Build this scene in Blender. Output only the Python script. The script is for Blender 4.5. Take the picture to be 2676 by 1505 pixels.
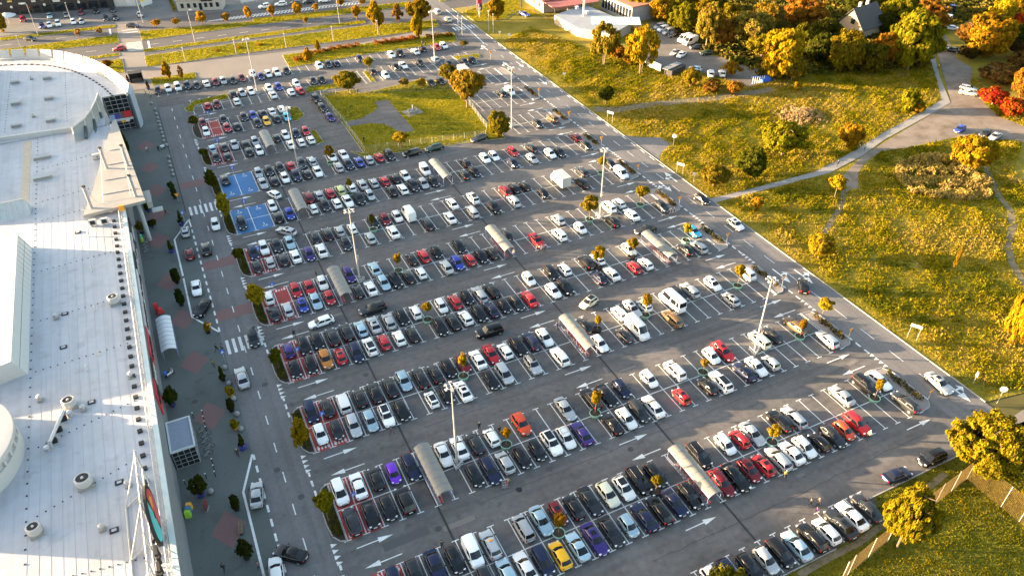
import bpy, math, random
import numpy as np
from mathutils import Matrix, Vector
for o in list(bpy.data.objects): bpy.data.objects.remove(o)
SC = bpy.context.scene
COL = SC.collection
R = math.radians
rnd = random.Random(7)

# ---------------------------------------------------------------- camera
yaw, pit, rol, CH = R(25.4637), R(37.0348), R(-0.4301), 85.705
fwd = Vector((math.sin(yaw)*math.cos(pit), math.cos(yaw)*math.cos(pit), -math.sin(pit)))
rt = Vector((math.cos(yaw), -math.sin(yaw), 0))
up = rt.cross(fwd)
r2 = rt*math.cos(rol) + up*math.sin(rol)
u2 = up*math.cos(rol) - rt*math.sin(rol)
cam = bpy.data.objects.new('camera', bpy.data.cameras.new('camera'))
cam.matrix_world = Matrix(((r2.x, u2.x, -fwd.x, 0), (r2.y, u2.y, -fwd.y, 0), (r2.z, u2.z, -fwd.z, CH), (0, 0, 0, 1)))
cam.data.sensor_width = 36; cam.data.lens = 36*2001.04/2676
cam.data.clip_end = 5000; cam.data.clip_start = 1
COL.objects.link(cam); SC.camera = cam
# ---------------------------------------------------------------- light
SUN_EL, SUN_AZ = 7.2, -60.0            # azimuth clockwise from +Y
wd = bpy.data.worlds.new('World'); SC.world = wd; wd.use_nodes = True
nt = wd.node_tree; bg = nt.nodes['Background']
sky = nt.nodes.new('ShaderNodeTexSky'); sky.sky_type = 'NISHITA'; sky.sun_disc = False
sky.sun_elevation = R(SUN_EL); sky.sun_rotation = R(SUN_AZ); sky.altitude = 100; sky.air_density = 1.0; sky.dust_density = 2.5; sky.ozone_density = 0.6
nt.links.new(sky.outputs[0], bg.inputs[0]); bg.inputs[1].default_value = 0.088
sl = bpy.data.lights.new('sun', 'SUN'); sl.energy = 4.7; sl.angle = R(0.6); sl.color = (1.0, 0.71, 0.42)
so = bpy.data.objects.new('sun', sl); COL.objects.link(so)
sdir = Vector((math.sin(R(SUN_AZ))*math.cos(R(SUN_EL)), math.cos(R(SUN_AZ))*math.cos(R(SUN_EL)), math.sin(R(SUN_EL))))
so.rotation_euler = sdir.to_track_quat('Z', 'Y').to_euler()
SC.view_settings.view_transform = 'Standard'; SC.view_settings.look = 'None'
SC.view_settings.exposure = 3.3; SC.view_settings.gamma = 1.0
SC.cycles.max_bounces = 5; SC.cycles.diffuse_bounces = 2; SC.cycles.glossy_bounces = 2; SC.cycles.transmission_bounces = 2; SC.cycles.transparent_max_bounces = 4

# ---------------------------------------------------------------- materials
MATS = {}
def mat(name, col, rough=.7, var=.12, scale=1.5, metal=0., bump=0., coat=0., detail=4, objcol=False, var2=0, scale2=.12, spec=.5, stain=0, stsc=.9, streak=0, stv=(.03, .9, 1)):
    if name in MATS: return MATS[name]
    m = bpy.data.materials.new(name); m.use_nodes = True; n = m.node_tree.nodes; l = m.node_tree.links
    b = n['Principled BSDF']; b.inputs['Roughness'].default_value = rough; b.inputs['Metallic'].default_value = metal
    b.inputs['Coat Weight'].default_value = coat; b.inputs['Specular IOR Level'].default_value = spec
    geo = n.new('ShaderNodeNewGeometry')
    def noise(sc, det):
        t = n.new('ShaderNodeTexNoise'); t.inputs['Scale'].default_value = sc; t.inputs['Detail'].default_value = det
        l.new(geo.outputs['Position'], t.inputs['Vector']); return t.outputs['Fac']
    f = noise(scale, detail)
    mr = n.new('ShaderNodeMapRange'); mr.inputs[1].default_value = .25; mr.inputs[2].default_value = .75
    mr.inputs[3].default_value = 1-var; mr.inputs[4].default_value = 1+var; l.new(f, mr.inputs[0]); v = mr.outputs[0]
    if var2:
        m2 = n.new('ShaderNodeMapRange'); m2.inputs[1].default_value = .3; m2.inputs[2].default_value = .7
        m2.inputs[3].default_value = 1-var2; m2.inputs[4].default_value = 1+var2; l.new(noise(scale2, 3), m2.inputs[0])
        mm = n.new('ShaderNodeMath'); mm.operation = 'MULTIPLY'; l.new(v, mm.inputs[0]); l.new(m2.outputs[0], mm.inputs[1]); v = mm.outputs[0]
    def mult(src, lo, hi, amt, up):
        nonlocal v
        q = n.new('ShaderNodeMapRange'); q.inputs[1].default_value = lo; q.inputs[2].default_value = hi; q.inputs[3].default_value = 1; q.inputs[4].default_value = 1+amt if up else 1-amt; q.interpolation_type = 'SMOOTHSTEP'; l.new(src, q.inputs[0])
        w_ = n.new('ShaderNodeMath'); w_.operation = 'MULTIPLY'; l.new(v, w_.inputs[0]); l.new(q.outputs[0], w_.inputs[1]); v = w_.outputs[0]
    if stain: mult(noise(stsc, 6), .60, .70, stain, False); mult(noise(stsc*.37, 5), .58, .66, stain*.6, False); mult(noise(stsc*.21, 4), .56, .66, stain*.5, True)
    if streak:
        mp = n.new('ShaderNodeMapping'); mp.inputs['Scale'].default_value = stv; l.new(geo.outputs['Position'], mp.inputs['Vector'])
        t_ = n.new('ShaderNodeTexNoise'); t_.inputs['Scale'].default_value = 1; t_.inputs['Detail'].default_value = 5; l.new(mp.outputs[0], t_.inputs['Vector']); mult(t_.outputs['Fac'], .42, .66, streak, False)
    mx = n.new('ShaderNodeVectorMath'); mx.operation = 'SCALE'
    mx.inputs[0].default_value = col
    if objcol:
        oi = n.new('ShaderNodeObjectInfo'); l.new(oi.outputs['Color'], mx.inputs[0])
    l.new(v, mx.inputs['Scale']); l.new(mx.outputs[0], b.inputs['Base Color'])
    if bump:
        bp = n.new('ShaderNodeBump'); bp.inputs['Strength'].default_value = bump; bp.inputs['Distance'].default_value = .15
        l.new(f, bp.inputs['Height']); l.new(bp.outputs[0], b.inputs['Normal'])
    MATS[name] = m; return m
def leafmat(name, transl=.45, hue=.035, val=.35):
    if name in MATS: return MATS[name]
    m = bpy.data.materials.new(name); m.use_nodes = True; n = m.node_tree.nodes; l = m.node_tree.links
    for x in list(n): n.remove(x)
    out = n.new('ShaderNodeOutputMaterial'); oi = n.new('ShaderNodeObjectInfo'); g = n.new('ShaderNodeNewGeometry')
    hs = n.new('ShaderNodeHueSaturation'); l.new(oi.outputs['Color'], hs.inputs['Color'])
    a = n.new('ShaderNodeMapRange'); a.inputs[3].default_value = .5-hue; a.inputs[4].default_value = .5+hue; l.new(g.outputs['Random Per Island'], a.inputs[0]); l.new(a.outputs[0], hs.inputs['Hue'])
    w = n.new('ShaderNodeTexWhiteNoise'); w.noise_dimensions = '1D'; l.new(g.outputs['Random Per Island'], w.inputs['W'])
    b = n.new('ShaderNodeMapRange'); b.inputs[3].default_value = 1-val; b.inputs[4].default_value = 1+val; l.new(w.outputs['Value'], b.inputs[0]); l.new(b.outputs[0], hs.inputs['Value'])
    d = n.new('ShaderNodeBsdfDiffuse'); t = n.new('ShaderNodeBsdfTranslucent'); mx = n.new('ShaderNodeMixShader'); mx.inputs[0].default_value = transl
    l.new(hs.outputs[0], d.inputs[0]); l.new(hs.outputs[0], t.inputs[0]); l.new(d.outputs[0], mx.inputs[1]); l.new(t.outputs[0], mx.inputs[2]); l.new(mx.outputs[0], out.inputs[0])
    MATS[name] = m; return m
def groundmat(name, cols, scale, bump=.0, rough=.95, fine=6.):
    if name in MATS: return MATS[name]
    m = bpy.data.materials.new(name); m.use_nodes = True; n = m.node_tree.nodes; l = m.node_tree.links
    b = n['Principled BSDF']; b.inputs['Roughness'].default_value = rough; b.inputs['Specular IOR Level'].default_value = .2
    g = n.new('ShaderNodeNewGeometry')
    t = n.new('ShaderNodeTexNoise'); t.inputs['Scale'].default_value = scale; t.inputs['Detail'].default_value = 8; t.inputs['Roughness'].default_value = .65
    l.new(g.outputs['Position'], t.inputs['Vector'])
    r = n.new('ShaderNodeValToRGB'); e = r.color_ramp.elements
    e[0].position = .32; e[0].color = (*cols[0], 1); e[1].position = .68; e[1].color = (*cols[-1], 1)
    for i, c in enumerate(cols[1:-1]):
        x = e.new(.32+.36*(i+1)/(len(cols)-1)); x.color = (*c, 1)
    l.new(t.outputs['Fac'], r.inputs[0]); l.new(r.outputs[0], b.inputs['Base Color'])
    if bump:
        t2 = n.new('ShaderNodeTexNoise'); t2.inputs['Scale'].default_value = fine; t2.inputs['Detail'].default_value = 5; l.new(g.outputs['Position'], t2.inputs['Vector'])
        bp = n.new('ShaderNodeBump'); bp.inputs['Strength'].default_value = bump; bp.inputs['Distance'].default_value = .3; l.new(t2.outputs['Fac'], bp.inputs['Height']); l.new(bp.outputs[0], b.inputs['Normal'])
    MATS[name] = m; return m

ASPH = mat('asphalt', (.118, .112, .110), .9, .16, 1.1, var2=.14, scale2=.09, detail=11, spec=.25, stain=.22, stsc=.7, streak=.16, stv=(.025, .7, 1))
ASPH_ROAD = mat('road_asphalt', (.145, .140, .140), .9, .12, 2, var2=.12, scale2=.07, spec=.25, stain=.14, stsc=.6, streak=.14, stv=(.9, .02, 1), detail=9)
PATCH = mat('asphalt_repair', (.085, .083, .085), .9, .12, 5, spec=.25)
PATCH2 = mat('asphalt_repair_pale', (.165, .150, .14), .9, .12, 5, spec=.25)
PAVE = mat('paving', (.098, .107, .101), .9, .16, 5, var2=.12, detail=6, stain=.2, stsc=.5)
PAVE_RED = mat('red_paving', (.17, .095, .09), .9, .18, 5)
PLAZA = mat('plaza_paving', (.165, .147, .134), .9, .10, 3, var2=.1)
CONC = mat('concrete', (.24, .225, .21), .85, .10, 2)
KERB = mat('kerb_stone', (.30, .29, .28), .85, .12, 2)
LINE = mat('road_paint', (.62, .62, .60), .7, .14, 6, stain=.35, stsc=2.2)
REDP = mat('red_bay_paint', (.34, .05, .042), .8, .14, 4, stain=.2, stsc=.8)
BLUEP = mat('blue_bay_paint', (.045, .15, .33), .8, .14, 4, stain=.25, stsc=.8)
DIRT = groundmat('dirt_track', [(.12, .095, .07), (.19, .155, .125), (.23, .195, .165)], .25)
SOIL = groundmat('soil', [(.03, .025, .02), (.06, .045, .03)], 2)
WHITE = mat('white_coating', (.42, .415, .40), .6, .05, .5, var2=.05)
ROOFM = mat('roof_membrane', (.385, .39, .415), .6, .05, .8, var2=.08, scale2=.1, stain=.13, stsc=.5, streak=.10, stv=(1.2, .04, 1))
GREYM = mat('grey_cladding', (.24, .235, .22), .6, .08, 1)
STEEL = mat('galvanised_steel', (.5, .5, .5), .45, .08, 3, metal=.6)
BLACK = mat('black_rubber', (.012, .012, .013), .7, .2, 4)
GLASS = mat('dark_glass', (.012, .016, .02), .06, .1, 1, spec=.8)
GLASSC = mat('car_glass', (.008, .010, .013), .10, .1, 1, spec=.42)
BLUEPOT = mat('blue_pot', (.045, .045, .24), .6, .1, 3)
MINT = mat('mint_tub', (.22, .40, .31), .6, .08, 3)
YELPOT = mat('yellow_pot', (.75, .42, .04), .6, .1, 3)
BARK = mat('bark', (.16, .11, .07), .9, .25, 3)
BARKP = mat('pale_bark', (.34, .27, .19), .9, .2, 3)
POLY = mat('polycarbonate', (.17, .165, .145), .35, .06, .7)
FRAME = mat('blue_grey_frame', (.16, .19, .32), .5, .1, 3)
REDM = mat('red_plastic', (.5, .03, .03), .5, .12, 3)
BLUES = mat('sign_blue', (.03, .12, .55), .5, .08, 3)
ORANGE = mat('sign_orange', (.85, .34, .03), .55, .08, 3)
SIGNW = mat('sign_white', (.56, .56, .55), .5, .05, 3)
LEAF = leafmat('leaves')
GRASSL = leafmat('grass_blades', .3, .03, .3)
PAINT = mat('car_paint', (.5, .5, .5), .22, .03, .5, coat=.3, objcol=True, spec=.3)
PAINTM = mat('car_paint_metallic', (.5, .5, .5), .30, .03, .5, metal=.35, coat=.22, objcol=True, spec=.3)
TRIM = mat('car_trim', (.014, .014, .015), .6, .2, 4)
RIM = mat('alloy_rim', (.42, .42, .43), .35, .1, 4, metal=.7)
TYRE = mat('tyre', (.012, .012, .012), .8, .2, 4)
HEADL = mat('lamp_glass', (.62, .64, .68), .12, .08, 4)
TAILL = mat('tail_lamp', (.38, .015, .012), .2, .1, 4)
PLATE = mat('plate', (.72, .72, .70), .5, .05, 4)

# ---------------------------------------------------------------- mesh helpers
class MB:
    def __init__(s): s.v = []; s.f = []; s.m = []
    def add(s, vs, fs, mi=0):
        o = len(s.v); s.v += [tuple(p) for p in vs]; s.f += [tuple(i+o for i in f) for f in fs]; s.m += [mi]*len(fs); return s
    def box(s, c, d, rz=0, mi=0, taper=1.):
        x, y, z = (q/2 for q in d); ca, sa = math.cos(rz), math.sin(rz); vs = []
        for k, t in ((-z, 1.), (z, taper)):
            for a, b in ((-x, -y), (x, -y), (x, y), (-x, y)):
                vs.append((c[0]+ca*a*t-sa*b*t, c[1]+sa*a*t+ca*b*t, c[2]+k))
        return s.add(vs, [(3, 2, 1, 0), (4, 5, 6, 7), (0, 1, 5, 4), (1, 2, 6, 5), (2, 3, 7, 6), (3, 0, 4, 7)], mi)
    def tube(s, p, q, r, r2=None, n=8, mi=0, cap=True):
        p, q = Vector(p), Vector(q); r2 = r if r2 is None else r2; d = (q-p)
        if d.length < 1e-6: return s
        d.normalize(); a = d.orthogonal().normalized(); b = d.cross(a)
        vs = []
        for c, rr in ((p, r), (q, r2)):
            for i in range(n):
                t = 2*math.pi*i/n; vs.append(c+(a*math.cos(t)+b*math.sin(t))*rr)
        fs = [(i, (i+1) % n, n+(i+1) % n, n+i) for i in range(n)]
        if cap: fs += [tuple(range(n-1, -1, -1)), tuple(range(n, 2*n))]
        return s.add(vs, fs, mi)
    def path(s, pts, r, n=6, mi=0):
        for a, b in zip(pts, pts[1:]): s.tube(a, b, r, n=n, mi=mi)
        return s
    def lathe(s, c, prof, n=16, mi=0):
        vs = []
        for r, z in prof:
            for i in range(n):
                t = 2*math.pi*i/n; vs.append((c[0]+r*math.cos(t), c[1]+r*math.sin(t), c[2]+z))
        fs = []
        for k in range(len(prof)-1):
            fs += [(k*n+i, k*n+(i+1) % n, (k+1)*n+(i+1) % n, (k+1)*n+i) for i in range(n)]
        if prof[-1][0] > 1e-3: fs.append(tuple((len(prof)-1)*n+i for i in range(n)))
        if prof[0][0] > 1e-3: fs.append(tuple(n-1-i for i in range(n)))
        return s.add(vs, fs, mi)
    def prism(s, poly, z0, z1, mi=0):
        n = len(poly)
        ar = sum(poly[i][0]*poly[(i+1) % n][1]-poly[(i+1) % n][0]*poly[i][1] for i in range(n))
        if ar < 0: poly = poly[::-1]
        vs = [(p[0], p[1], z0) for p in poly]+[(p[0], p[1], z1) for p in poly]
        return s.add(vs, [tuple(range(n-1, -1, -1)), tuple(range(n, 2*n))]+[(i, (i+1) % n, n+(i+1) % n, n+i) for i in range(n)], mi)
    def sheet(s, poly, z, mi=0):
        n = len(poly)
        ar = sum(poly[i][0]*poly[(i+1) % n][1]-poly[(i+1) % n][0]*poly[i][1] for i in range(n))
        if ar < 0: poly = poly[::-1]
        return s.add([(p[0], p[1], z) for p in poly], [tuple(range(n))], mi)
    def ribbon(s, pts, wdt, z, mi=0):
        L, Rr = [], []
        for i, p in enumerate(pts):
            a = Vector(pts[max(i-1, 0)][:2]); b = Vector(pts[min(i+1, len(pts)-1)][:2]); d = (b-a).normalized(); nn = Vector((-d.y, d.x))*wdt/2
            L.append((p[0]+nn.x, p[1]+nn.y, z)); Rr.append((p[0]-nn.x, p[1]-nn.y, z))
        n = len(pts)
        return s.add(L+Rr, [(i, n+i, n+i+1, i+1) for i in range(n-1)], mi)
    def mesh(s, name, mats, smooth=None):
        me = bpy.data.meshes.new(name); me.from_pydata(s.v, [], s.f)
        for m in (mats if isinstance(mats, (list, tuple)) else [mats]): me.materials.append(m)
        me.polygons.foreach_set('material_index', s.m)
        if smooth is not None:
            me.polygons.foreach_set('use_smooth', [True]*len(s.f)); me.set_sharp_from_angle(angle=R(smooth))
        me.update(); return me
    def build(s, name, mats, parent=None, smooth=None):
        return link(name, s.mesh(name, mats, smooth), parent)
def link(name, me, parent=None):
    o = bpy.data.objects.new(name, me); COL.objects.link(o)
    if parent: o.parent = parent
    return o
def tag(o, label=None, cat=None, group=None, kind=None):
    if label: o['label'] = label
    if cat: o['category'] = cat
    if group: o['group'] = group
    if kind: o['kind'] = kind
    return o
def empty(name, loc, rz=0, label=None, cat=None, group=None):
    o = bpy.data.objects.new(name, None); COL.objects.link(o); o.location = loc; o.rotation_euler = (0, 0, rz); o.empty_display_size = .1
    return tag(o, label, cat, group)
def struct(name, mb, m): return tag(mb.build(name, m), kind='structure')
def P2(*a): return [(a[i], a[i+1]) for i in range(0, len(a), 2)]
ORD = ['first', 'second', 'third', 'fourth', 'fifth', 'sixth', 'seventh', 'eighth', 'ninth', 'tenth', 'eleventh', 'twelfth', 'thirteenth', 'fourteenth', 'fifteenth', 'sixteenth', 'seventeenth', 'eighteenth', 'nineteenth', 'twentieth', 'twenty-first', 'twenty-second', 'twenty-third', 'twenty-fourth', 'twenty-fifth', 'twenty-sixth', 'twenty-seventh', 'twenty-eighth', 'twenty-ninth', 'thirtieth']

# ---------------------------------------------------------------- ground and roads
FR = [46.75, 63, 79.4, 95.45, 111.5, 127.6, 143.75, 160, 177, 193, 209.2, 226]
GRASS_G = groundmat('lawn', [(.14, .135, .006), (.20, .175, .008), (.25, .21, .010)], .35, .9, fine=5)
MEADOW_G = groundmat('meadow_ground', [(.11, .105, .010), (.20, .155, .012), (.28, .20, .03)], .12, .8, fine=2.5)
struct('ground', MB().sheet([(-900, -300), (1500, -300), (1500, 1800), (-900, 1800)], -.06), groundmat('field', [(.06, .06, .02), (.12, .10, .03)], .05))
struct('parking_lot', MB().sheet([(-2.2, -30), (101.7, -30), (101.7, 233), (-2.2, 233)], 0), ASPH)
struct('right_road', MB().sheet([(94.3, 42), (101.7, 42), (101.7, 300), (94.3, 300)], .008), ASPH_ROAD)
struct('left_road', MB().sheet([(-2.2, -30), (4.3, -30), (4.3, 218), (-2.2, 218)], .008), ASPH_ROAD)
MAINR = mat('main_road_asphalt', (.088, .085, .086), .9, .12, 7, var2=.12, scale2=.07, spec=.25)
struct('main_road', MB().sheet([(-250, 255), (-250, 330), (40, 312), (150, 300), (300, 285), (300, 262), (101.7, 262), (94.3, 262), (94.3, 233), (-60, 233)], -.01), MAINR)
struct('forecourt', MB().sheet(P2(-200, 380, -200, 310, -43.8,303.1, -8.5,298.8, -0.8,297.9, 26.8,296.8, 42.5,293.2, 60, 330, 60, 380), .004), mat('forecourt_asphalt', (.12, .12, .12), .9, .15, 3, var2=.15))
struct('mall_pavement', MB().sheet([(-40, -30), (-2.2, -30), (-2.2, 233), (-40, 233)], .012), PAVE)
struct('plaza', MB().sheet(P2(-8.2,298.2, -1.5,297.3, -1.5,277.8, -2.0,251.0, 61.1,242.4, 79.9,244.6, 89.7,245.6, 91.4,240.2, 91.8,236.5, 60.1,239.1, 41.0,241.3, 36.6,242.5, 36.3,230.8, 33, 231.5, 1, 231.5, -2.2, 233, -30, 240, -30, 262, -9.6,258.6, -8.4,277.9), .016), PLAZA)
verge = [P2(-43.7,301.1, -8.6,298.1, -8.5,295.1, -43.6,297.6), P2(-43.2,288.3, -8.4,286.7, -8.4,277.9, -43.0,282.6),
 P2(-18.5,268.3, -9.0,268.0, -8.9,265.1, -18.2,266.5), P2(-16.3,262.0, -8.5,262.1, -8.6,249.1, -12.1,250.4),
 P2(-1.6,287.1, 34.9,280.3, 35.2,283.3, 60.7,280.3, 90.3,277.2, 88.6,271.3, 59.0,273.9, 33.7,275.7, -1.6,277.0),
 P2(-1.8,268.0, 32.0,266.6, 69.8,264.0, 69.1,260.5, 31.4,262.9, -1.9,264.9),
 P2(-2.1,261.4, 30.8,260.1, 68.0,258.2, 91.9,253.4, 90.8,246.5, 85.4,244.4, 28.9,249.5, -2.3,251.1),
 P2(36.7,242.9, 65.9,241.0, 92.5,238.2, 90.9,229.8, 57.9,231.8, 36.4,231.2),
 P2(-2.3,241.3, 10.2,240.1, 10.1,234.7, -2.0,235.0), P2(4.2,214.3, 7.0,218.4, 16.2,219.5, 16.0,215.5, 7.1,215.2, 6.0,210.8, 4.5,211.9),
 P2(36.1,210.0, 37.7,214.3, 48.9,212.2, 49.1,209.5), P2(39.6,207.4, 49.6,206.2, 49.0,203.1, 40.3,205.4), P2(53.9,202.8, 69.0,205.2, 75.0,199.5, 74.1,194.0, 49.3,203.0),
 P2(39.7,206.5, 49.2,203.5, 74.1,195.7, 74.3,181.7, 74.0,167.8, 74.5,160.0, 40.1,166.8, 40.1,185.4),
 P2(37.4,169.7, 39.7,165.2, 64.4,161.2, 74.4,159.3, 74.5,160.0, 40.2,167.2),
 P2(29.5,203.2, 32.0,201.3, 32.4,195.7, 30.3,193.1, 28.7,192.8), P2(31.6,186.4, 32.7,184.8, 32.9,177.7, 31.2,177.0),
 P2(55.3,218.0, 56.6,218.6, 56.5,209.5, 55.1,209.3), P2(83.8,217.8, 92.1,216.5, 91.4,213.2, 84.4,213.5),
 P2(101.7,274.3, 111.3,273.8, 112.5,271.7, 100.8,271.9), P2(103.3,256.8, 114.7,262.0, 126.3,264.8, 129.6,263.1, 123.5,250.6, 113.6,242.5, 103.4,243.9),
 P2(122.6,255.2, 126.5,247.7, 127.7,237.9, 123.0,240.9, 121.8,252.8)]
g = MB(); k = MB()
for i, p in enumerate(verge):
    g.sheet(p, .06+.001*i)
    for a, b in zip(p, p[1:]+p[:1]): 
        d = Vector((b[0]-a[0], b[1]-a[1])); L = d.length
        if L > .1: k.box(((a[0]+b[0])/2, (a[1]+b[1])/2, .04), (L, .14, .09), math.atan2(d.y, d.x))
struct('verge_lawn', g, GRASS_G); struct('verge_kerb', k, KERB)
struct('meadow_ground', MB().sheet([(101.7, 44), (160, 34), (420, 30), (420, 262), (101.9, 262)], .02), MEADOW_G)
struct('corner_lawn', MB().sheet([(10, 34.4), (62, 34.6), (70.5, 35.2), (72.5, 38.3), (90, 38.3), (101.7, 38.8), (112, 38), (130, 20), (140, -40), (10, -40)], .03), groundmat('shaded_lawn_grass', [(.075, .08, .006), (.11, .105, .007), (.15, .13, .008)], .25, .9, fine=5))  # corner lawn greens darkened, shade put into the colour
struct('lawn_kerb', MB().box((36, 34.5, .05), (52, .16, .12)).box((86, 38.4, .05), (30, .16, .12)), KERB)
struct('road_kerb', MB().box((101.75, 153, .05), (.18, 218, .12)), KERB)
struct('driveway', MB().sheet(P2(101.2,39.9, 105.7,40.4, 150, 30, 150, 26, 95.5,32.8, 101.7, 39), .03), mat('pale_asphalt', (.17, .15, .135), .9, .12, 2))
struct('side_road', MB().sheet(P2(101.6, 157, 101.7,148.1, 104.2,145.1, 109.1,142.7, 109.5,138.6, 105.7,135.8, 103.5,134.4, 102.1,132.1, 101.3,129.5, 101.6, 126), .028), ASPH_ROAD)
struct('footpath', MB().sheet(P2(102.0,112.5, 114.1,112.0, 131.1,111.7, 147.1,115.5, 160.8,119.6, 176.2,123.4, 190.9,127.4, 205.0,141.7, 214.8,152.0, 224.3,161.9, 226.0,161.1, 203.7,138.7, 191.6,125.1, 180.2,122.1, 157.9,116.6, 146.6,112.7, 133.7,109.8, 112.7,110.4, 101.7,110.7), .09), CONC)
struct('dirt_track', MB().sheet(P2(232.2,165.8, 239.0,167.0, 220.8,147.0, 218.4,139.6, 207.5,131.6, 201.3,123.9, 195.4,113.8, 195.9,106.4, 197.0,102.5, 191.0,98.2, 184.0,103.6, 173.8,110.0, 161.9,110.7, 152.4,112.3, 145.5,110.3, 139.6,106.9, 133.9,101.5, 132.3,103.4, 135.8,107.6, 146.6,112.7, 179.9,121.9, 192.1,125.3), .05), DIRT)
t = MB()
t.ribbon(P2(168.3,96.6, 163.2,90.2, 158.7,85.1, 156.0,80.5, 150.9,76.0, 143.7,71.7, 138.8,67.2, 135.2,62.1, 132.3,58.5), 1.4, .06)
t.ribbon(P2(133.3,102.9, 130.1,101.8, 123.9,96.8, 114.0,91.1), 1.2, .061)
t.ribbon(P2(103.1,164.6, 108.1,161.4, 119.1,160.1, 137.1,155.9, 154.9,153.6), 3.2, .062)
t.ribbon(P2(55.1,33.7, 59.4,33.9, 65.0,33.9, 75.7,35.2, 80.9,36.3, 84.6,36.9), .9, .063)
struct('trampled_trail', t, groundmat('trail_earth', [(.12, .10, .06), (.19, .155, .10)], .6))
struct('gravel_yard', MB().sheet(P2(158.5,218.5, 158.0,207.8, 154.9,184.1, 159.0,178.0, 161.3,167.2, 159.6,159.0, 149.7,157.9, 147.7,166.7, 144.4,172.9, 136.6,181.5, 135.0,190.1, 146.2,199.0, 153.8,214.7), .05), mat('yard', (.125, .112, .10), .95, .2, 1.5, var2=.2))
# islands
isl = MB(); soil = MB(); kb = MB()
def ring(poly, z=.06, w=.16, h=.14):
    for a, b in zip(poly, poly[1:]+poly[:1]):
        d = Vector((b[0]-a[0], b[1]-a[1])); kb.box(((a[0]+b[0])/2, (a[1]+b[1])/2, z), (d.length+.05, w, h), math.atan2(d.y, d.x))
for i, f in enumerate(FR[:10]):
    if i < 10:
        pl = [(6.1, f+.05), (5.3, f+.35), (4.6, f+1.4), (4.35, f+3.4), (4.35, f+6.7), (4.6, f+8.7), (5.3, f+9.75), (6.1, f+10.05)]
        if i == 7: pl = [(6.1, f+.05), (5.3, f+.35), (4.6, f+1.4), (4.35, f+3.4), (4.35, f+6.7), (4.6, f+8.7), (5.3, f+9.75), (6.1, f+10.05)]
        soil.sheet(pl, .07); ring(pl)
    pr = [(91.5, f+.1), (93.1, f+.2), (94.0, f+1.2), (94.2, f+2.6), (94.15, f+8.2), (93.4, f+9.9), (91.5, f+10.1)]
    if i not in (8, 9): 
        isl.sheet(pr, .075); ring(pr)
    else:
        isl.sheet(pr, .075); ring(pr)
struct('planted_island', soil, SOIL); struct('paved_island', isl, mat('island_paving', (.24, .21, .19), .9, .12, 3)); struct('island_kerb', kb, KERB)

# ---------------------------------------------------------------- painted markings
Z1 = .016; Z2 = .02; Z3 = .024
W = MB()
def hl(x0, x1, y, w=.14, z=Z2): W.sheet([(x0, y-w/2), (x1, y-w/2), (x1, y+w/2), (x0, y+w/2)], z)
def vl(x, y0, y1, w=.14, z=Z2+.001): W.sheet([(x-w/2, y0), (x+w/2, y0), (x+w/2, y1), (x-w/2, y1)], z)
XR = {0: [(1, 34, 'ul')], 1: [(0, 34, 'ul')], 2: [(0, 34, 'ul')], 3: [(0, 34, 'ul')], 4: [(0, 34, 'ul')], 5: [(0, 34, 'ul')], 6: [(0, 34, 'ul')],
      7: [(0, 12, 'u'), (0, 17, 'l'), (29, 34, 'ul')], 8: [(0, 10, 'ul'), (28, 34, 'ul')], 9: [(0, 9, 'ul'), (27, 34, 'ul')], 10: [(0, 14, 'ul'), (19, 33, 'ul')], 11: [(-3, 33, 'l')]}
for i, f in enumerate(FR):
    for k0, k1, ul in XR[i]:
        if 'u' in ul and 'l' in ul: hl(6.2+2.5*k0, 6.2+2.5*k1, f+5.1)
        for k in range(k0, k1+1):
            x = 6.2+2.5*k
            if i in (6, 7) and k == 2: continue
            if i in (6, 7) and k == 1: x = 9.9
            if 'l' in ul:
                vl(x, f, f+5.0 if i < 11 else f+4.9)
                hl(x-.5, x+.5, f)
            if 'u' in ul:
                vl(x, f+5.2, f+10.2); hl(x-.5, x+.5, f+10.2)
for k in range(4, 31): # single row by the corner lawn
    x = 6.2+2.5*k
    if x < 72: vl(x, 34.8, 39.8); hl(x-.5, x+.5, 39.8)
def arrow(x0, x1, y):
    s = 1 if x1 > x0 else -1
    hl(min(x0, x1-s*1.6), max(x0, x1-s*1.6), y, .16)
    W.sheet([(x1, y), (x1-s*2.0, y+.42), (x1-s*2.0, y-.42)], Z2+.002)
for i in range(0, 11):
    f = FR[i]
    for j, xa in enumerate((6.9, 46.4, 86.3)):
        if i >= 7 and j == 1: continue
        arrow(xa, xa+4.9, f-1.6)
        if i: arrow(xa+5, xa+.1, FR[i-1]+11.4)
def dash(x, y0, y1, on, off, w):
    y = y0
    while y < y1:
        vl(x, y, min(y+on, y1), w); y += on+off
dash(1.05, 40, 217, 2.0, 4.0, .16)
dash(-2.1, 42, 83, 1.3, 1.2, .3); dash(-2.1, 113.6, 154.5, 1.3, 1.2, .3)
dash(97.8, 50, 160, 3.0, 3.2, .14); dash(97.8, 162, 236, 2.0, 4, .14)
dash(101.15, 129, 225, 2.0, 2.1, .25)
for i, f in enumerate(FR):
    y1 = FR[i-1]+10.2 if i else 36
    if i < 10:
        for sgn, x in ((1, 4.3), (-1, 94.3)):
            if i:
                c = (f+y1)/2; half = (f-y1)/2
                lo, hi = (c-half-.8, c) if sgn < 0 else (c, c+half+.8)
                dash(x, y1-1.5 if sgn > 0 else c+.1, c if sgn > 0 else f+1.5, 1.1, .8, .3)
                a, b = (c, c+half+.8) if sgn > 0 else (c-half-.6, c)
                y = a
                while y < b-.5:
                    W.sheet([(x-.3*sgn, y), (x+.5*sgn, y+.35), (x-.3*sgn, y+.7)], Z2+.002); y += .95
        if i < 9: dash(94.3, f+1.5, f+8.8, 1.5, 1.3, .2)
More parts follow.
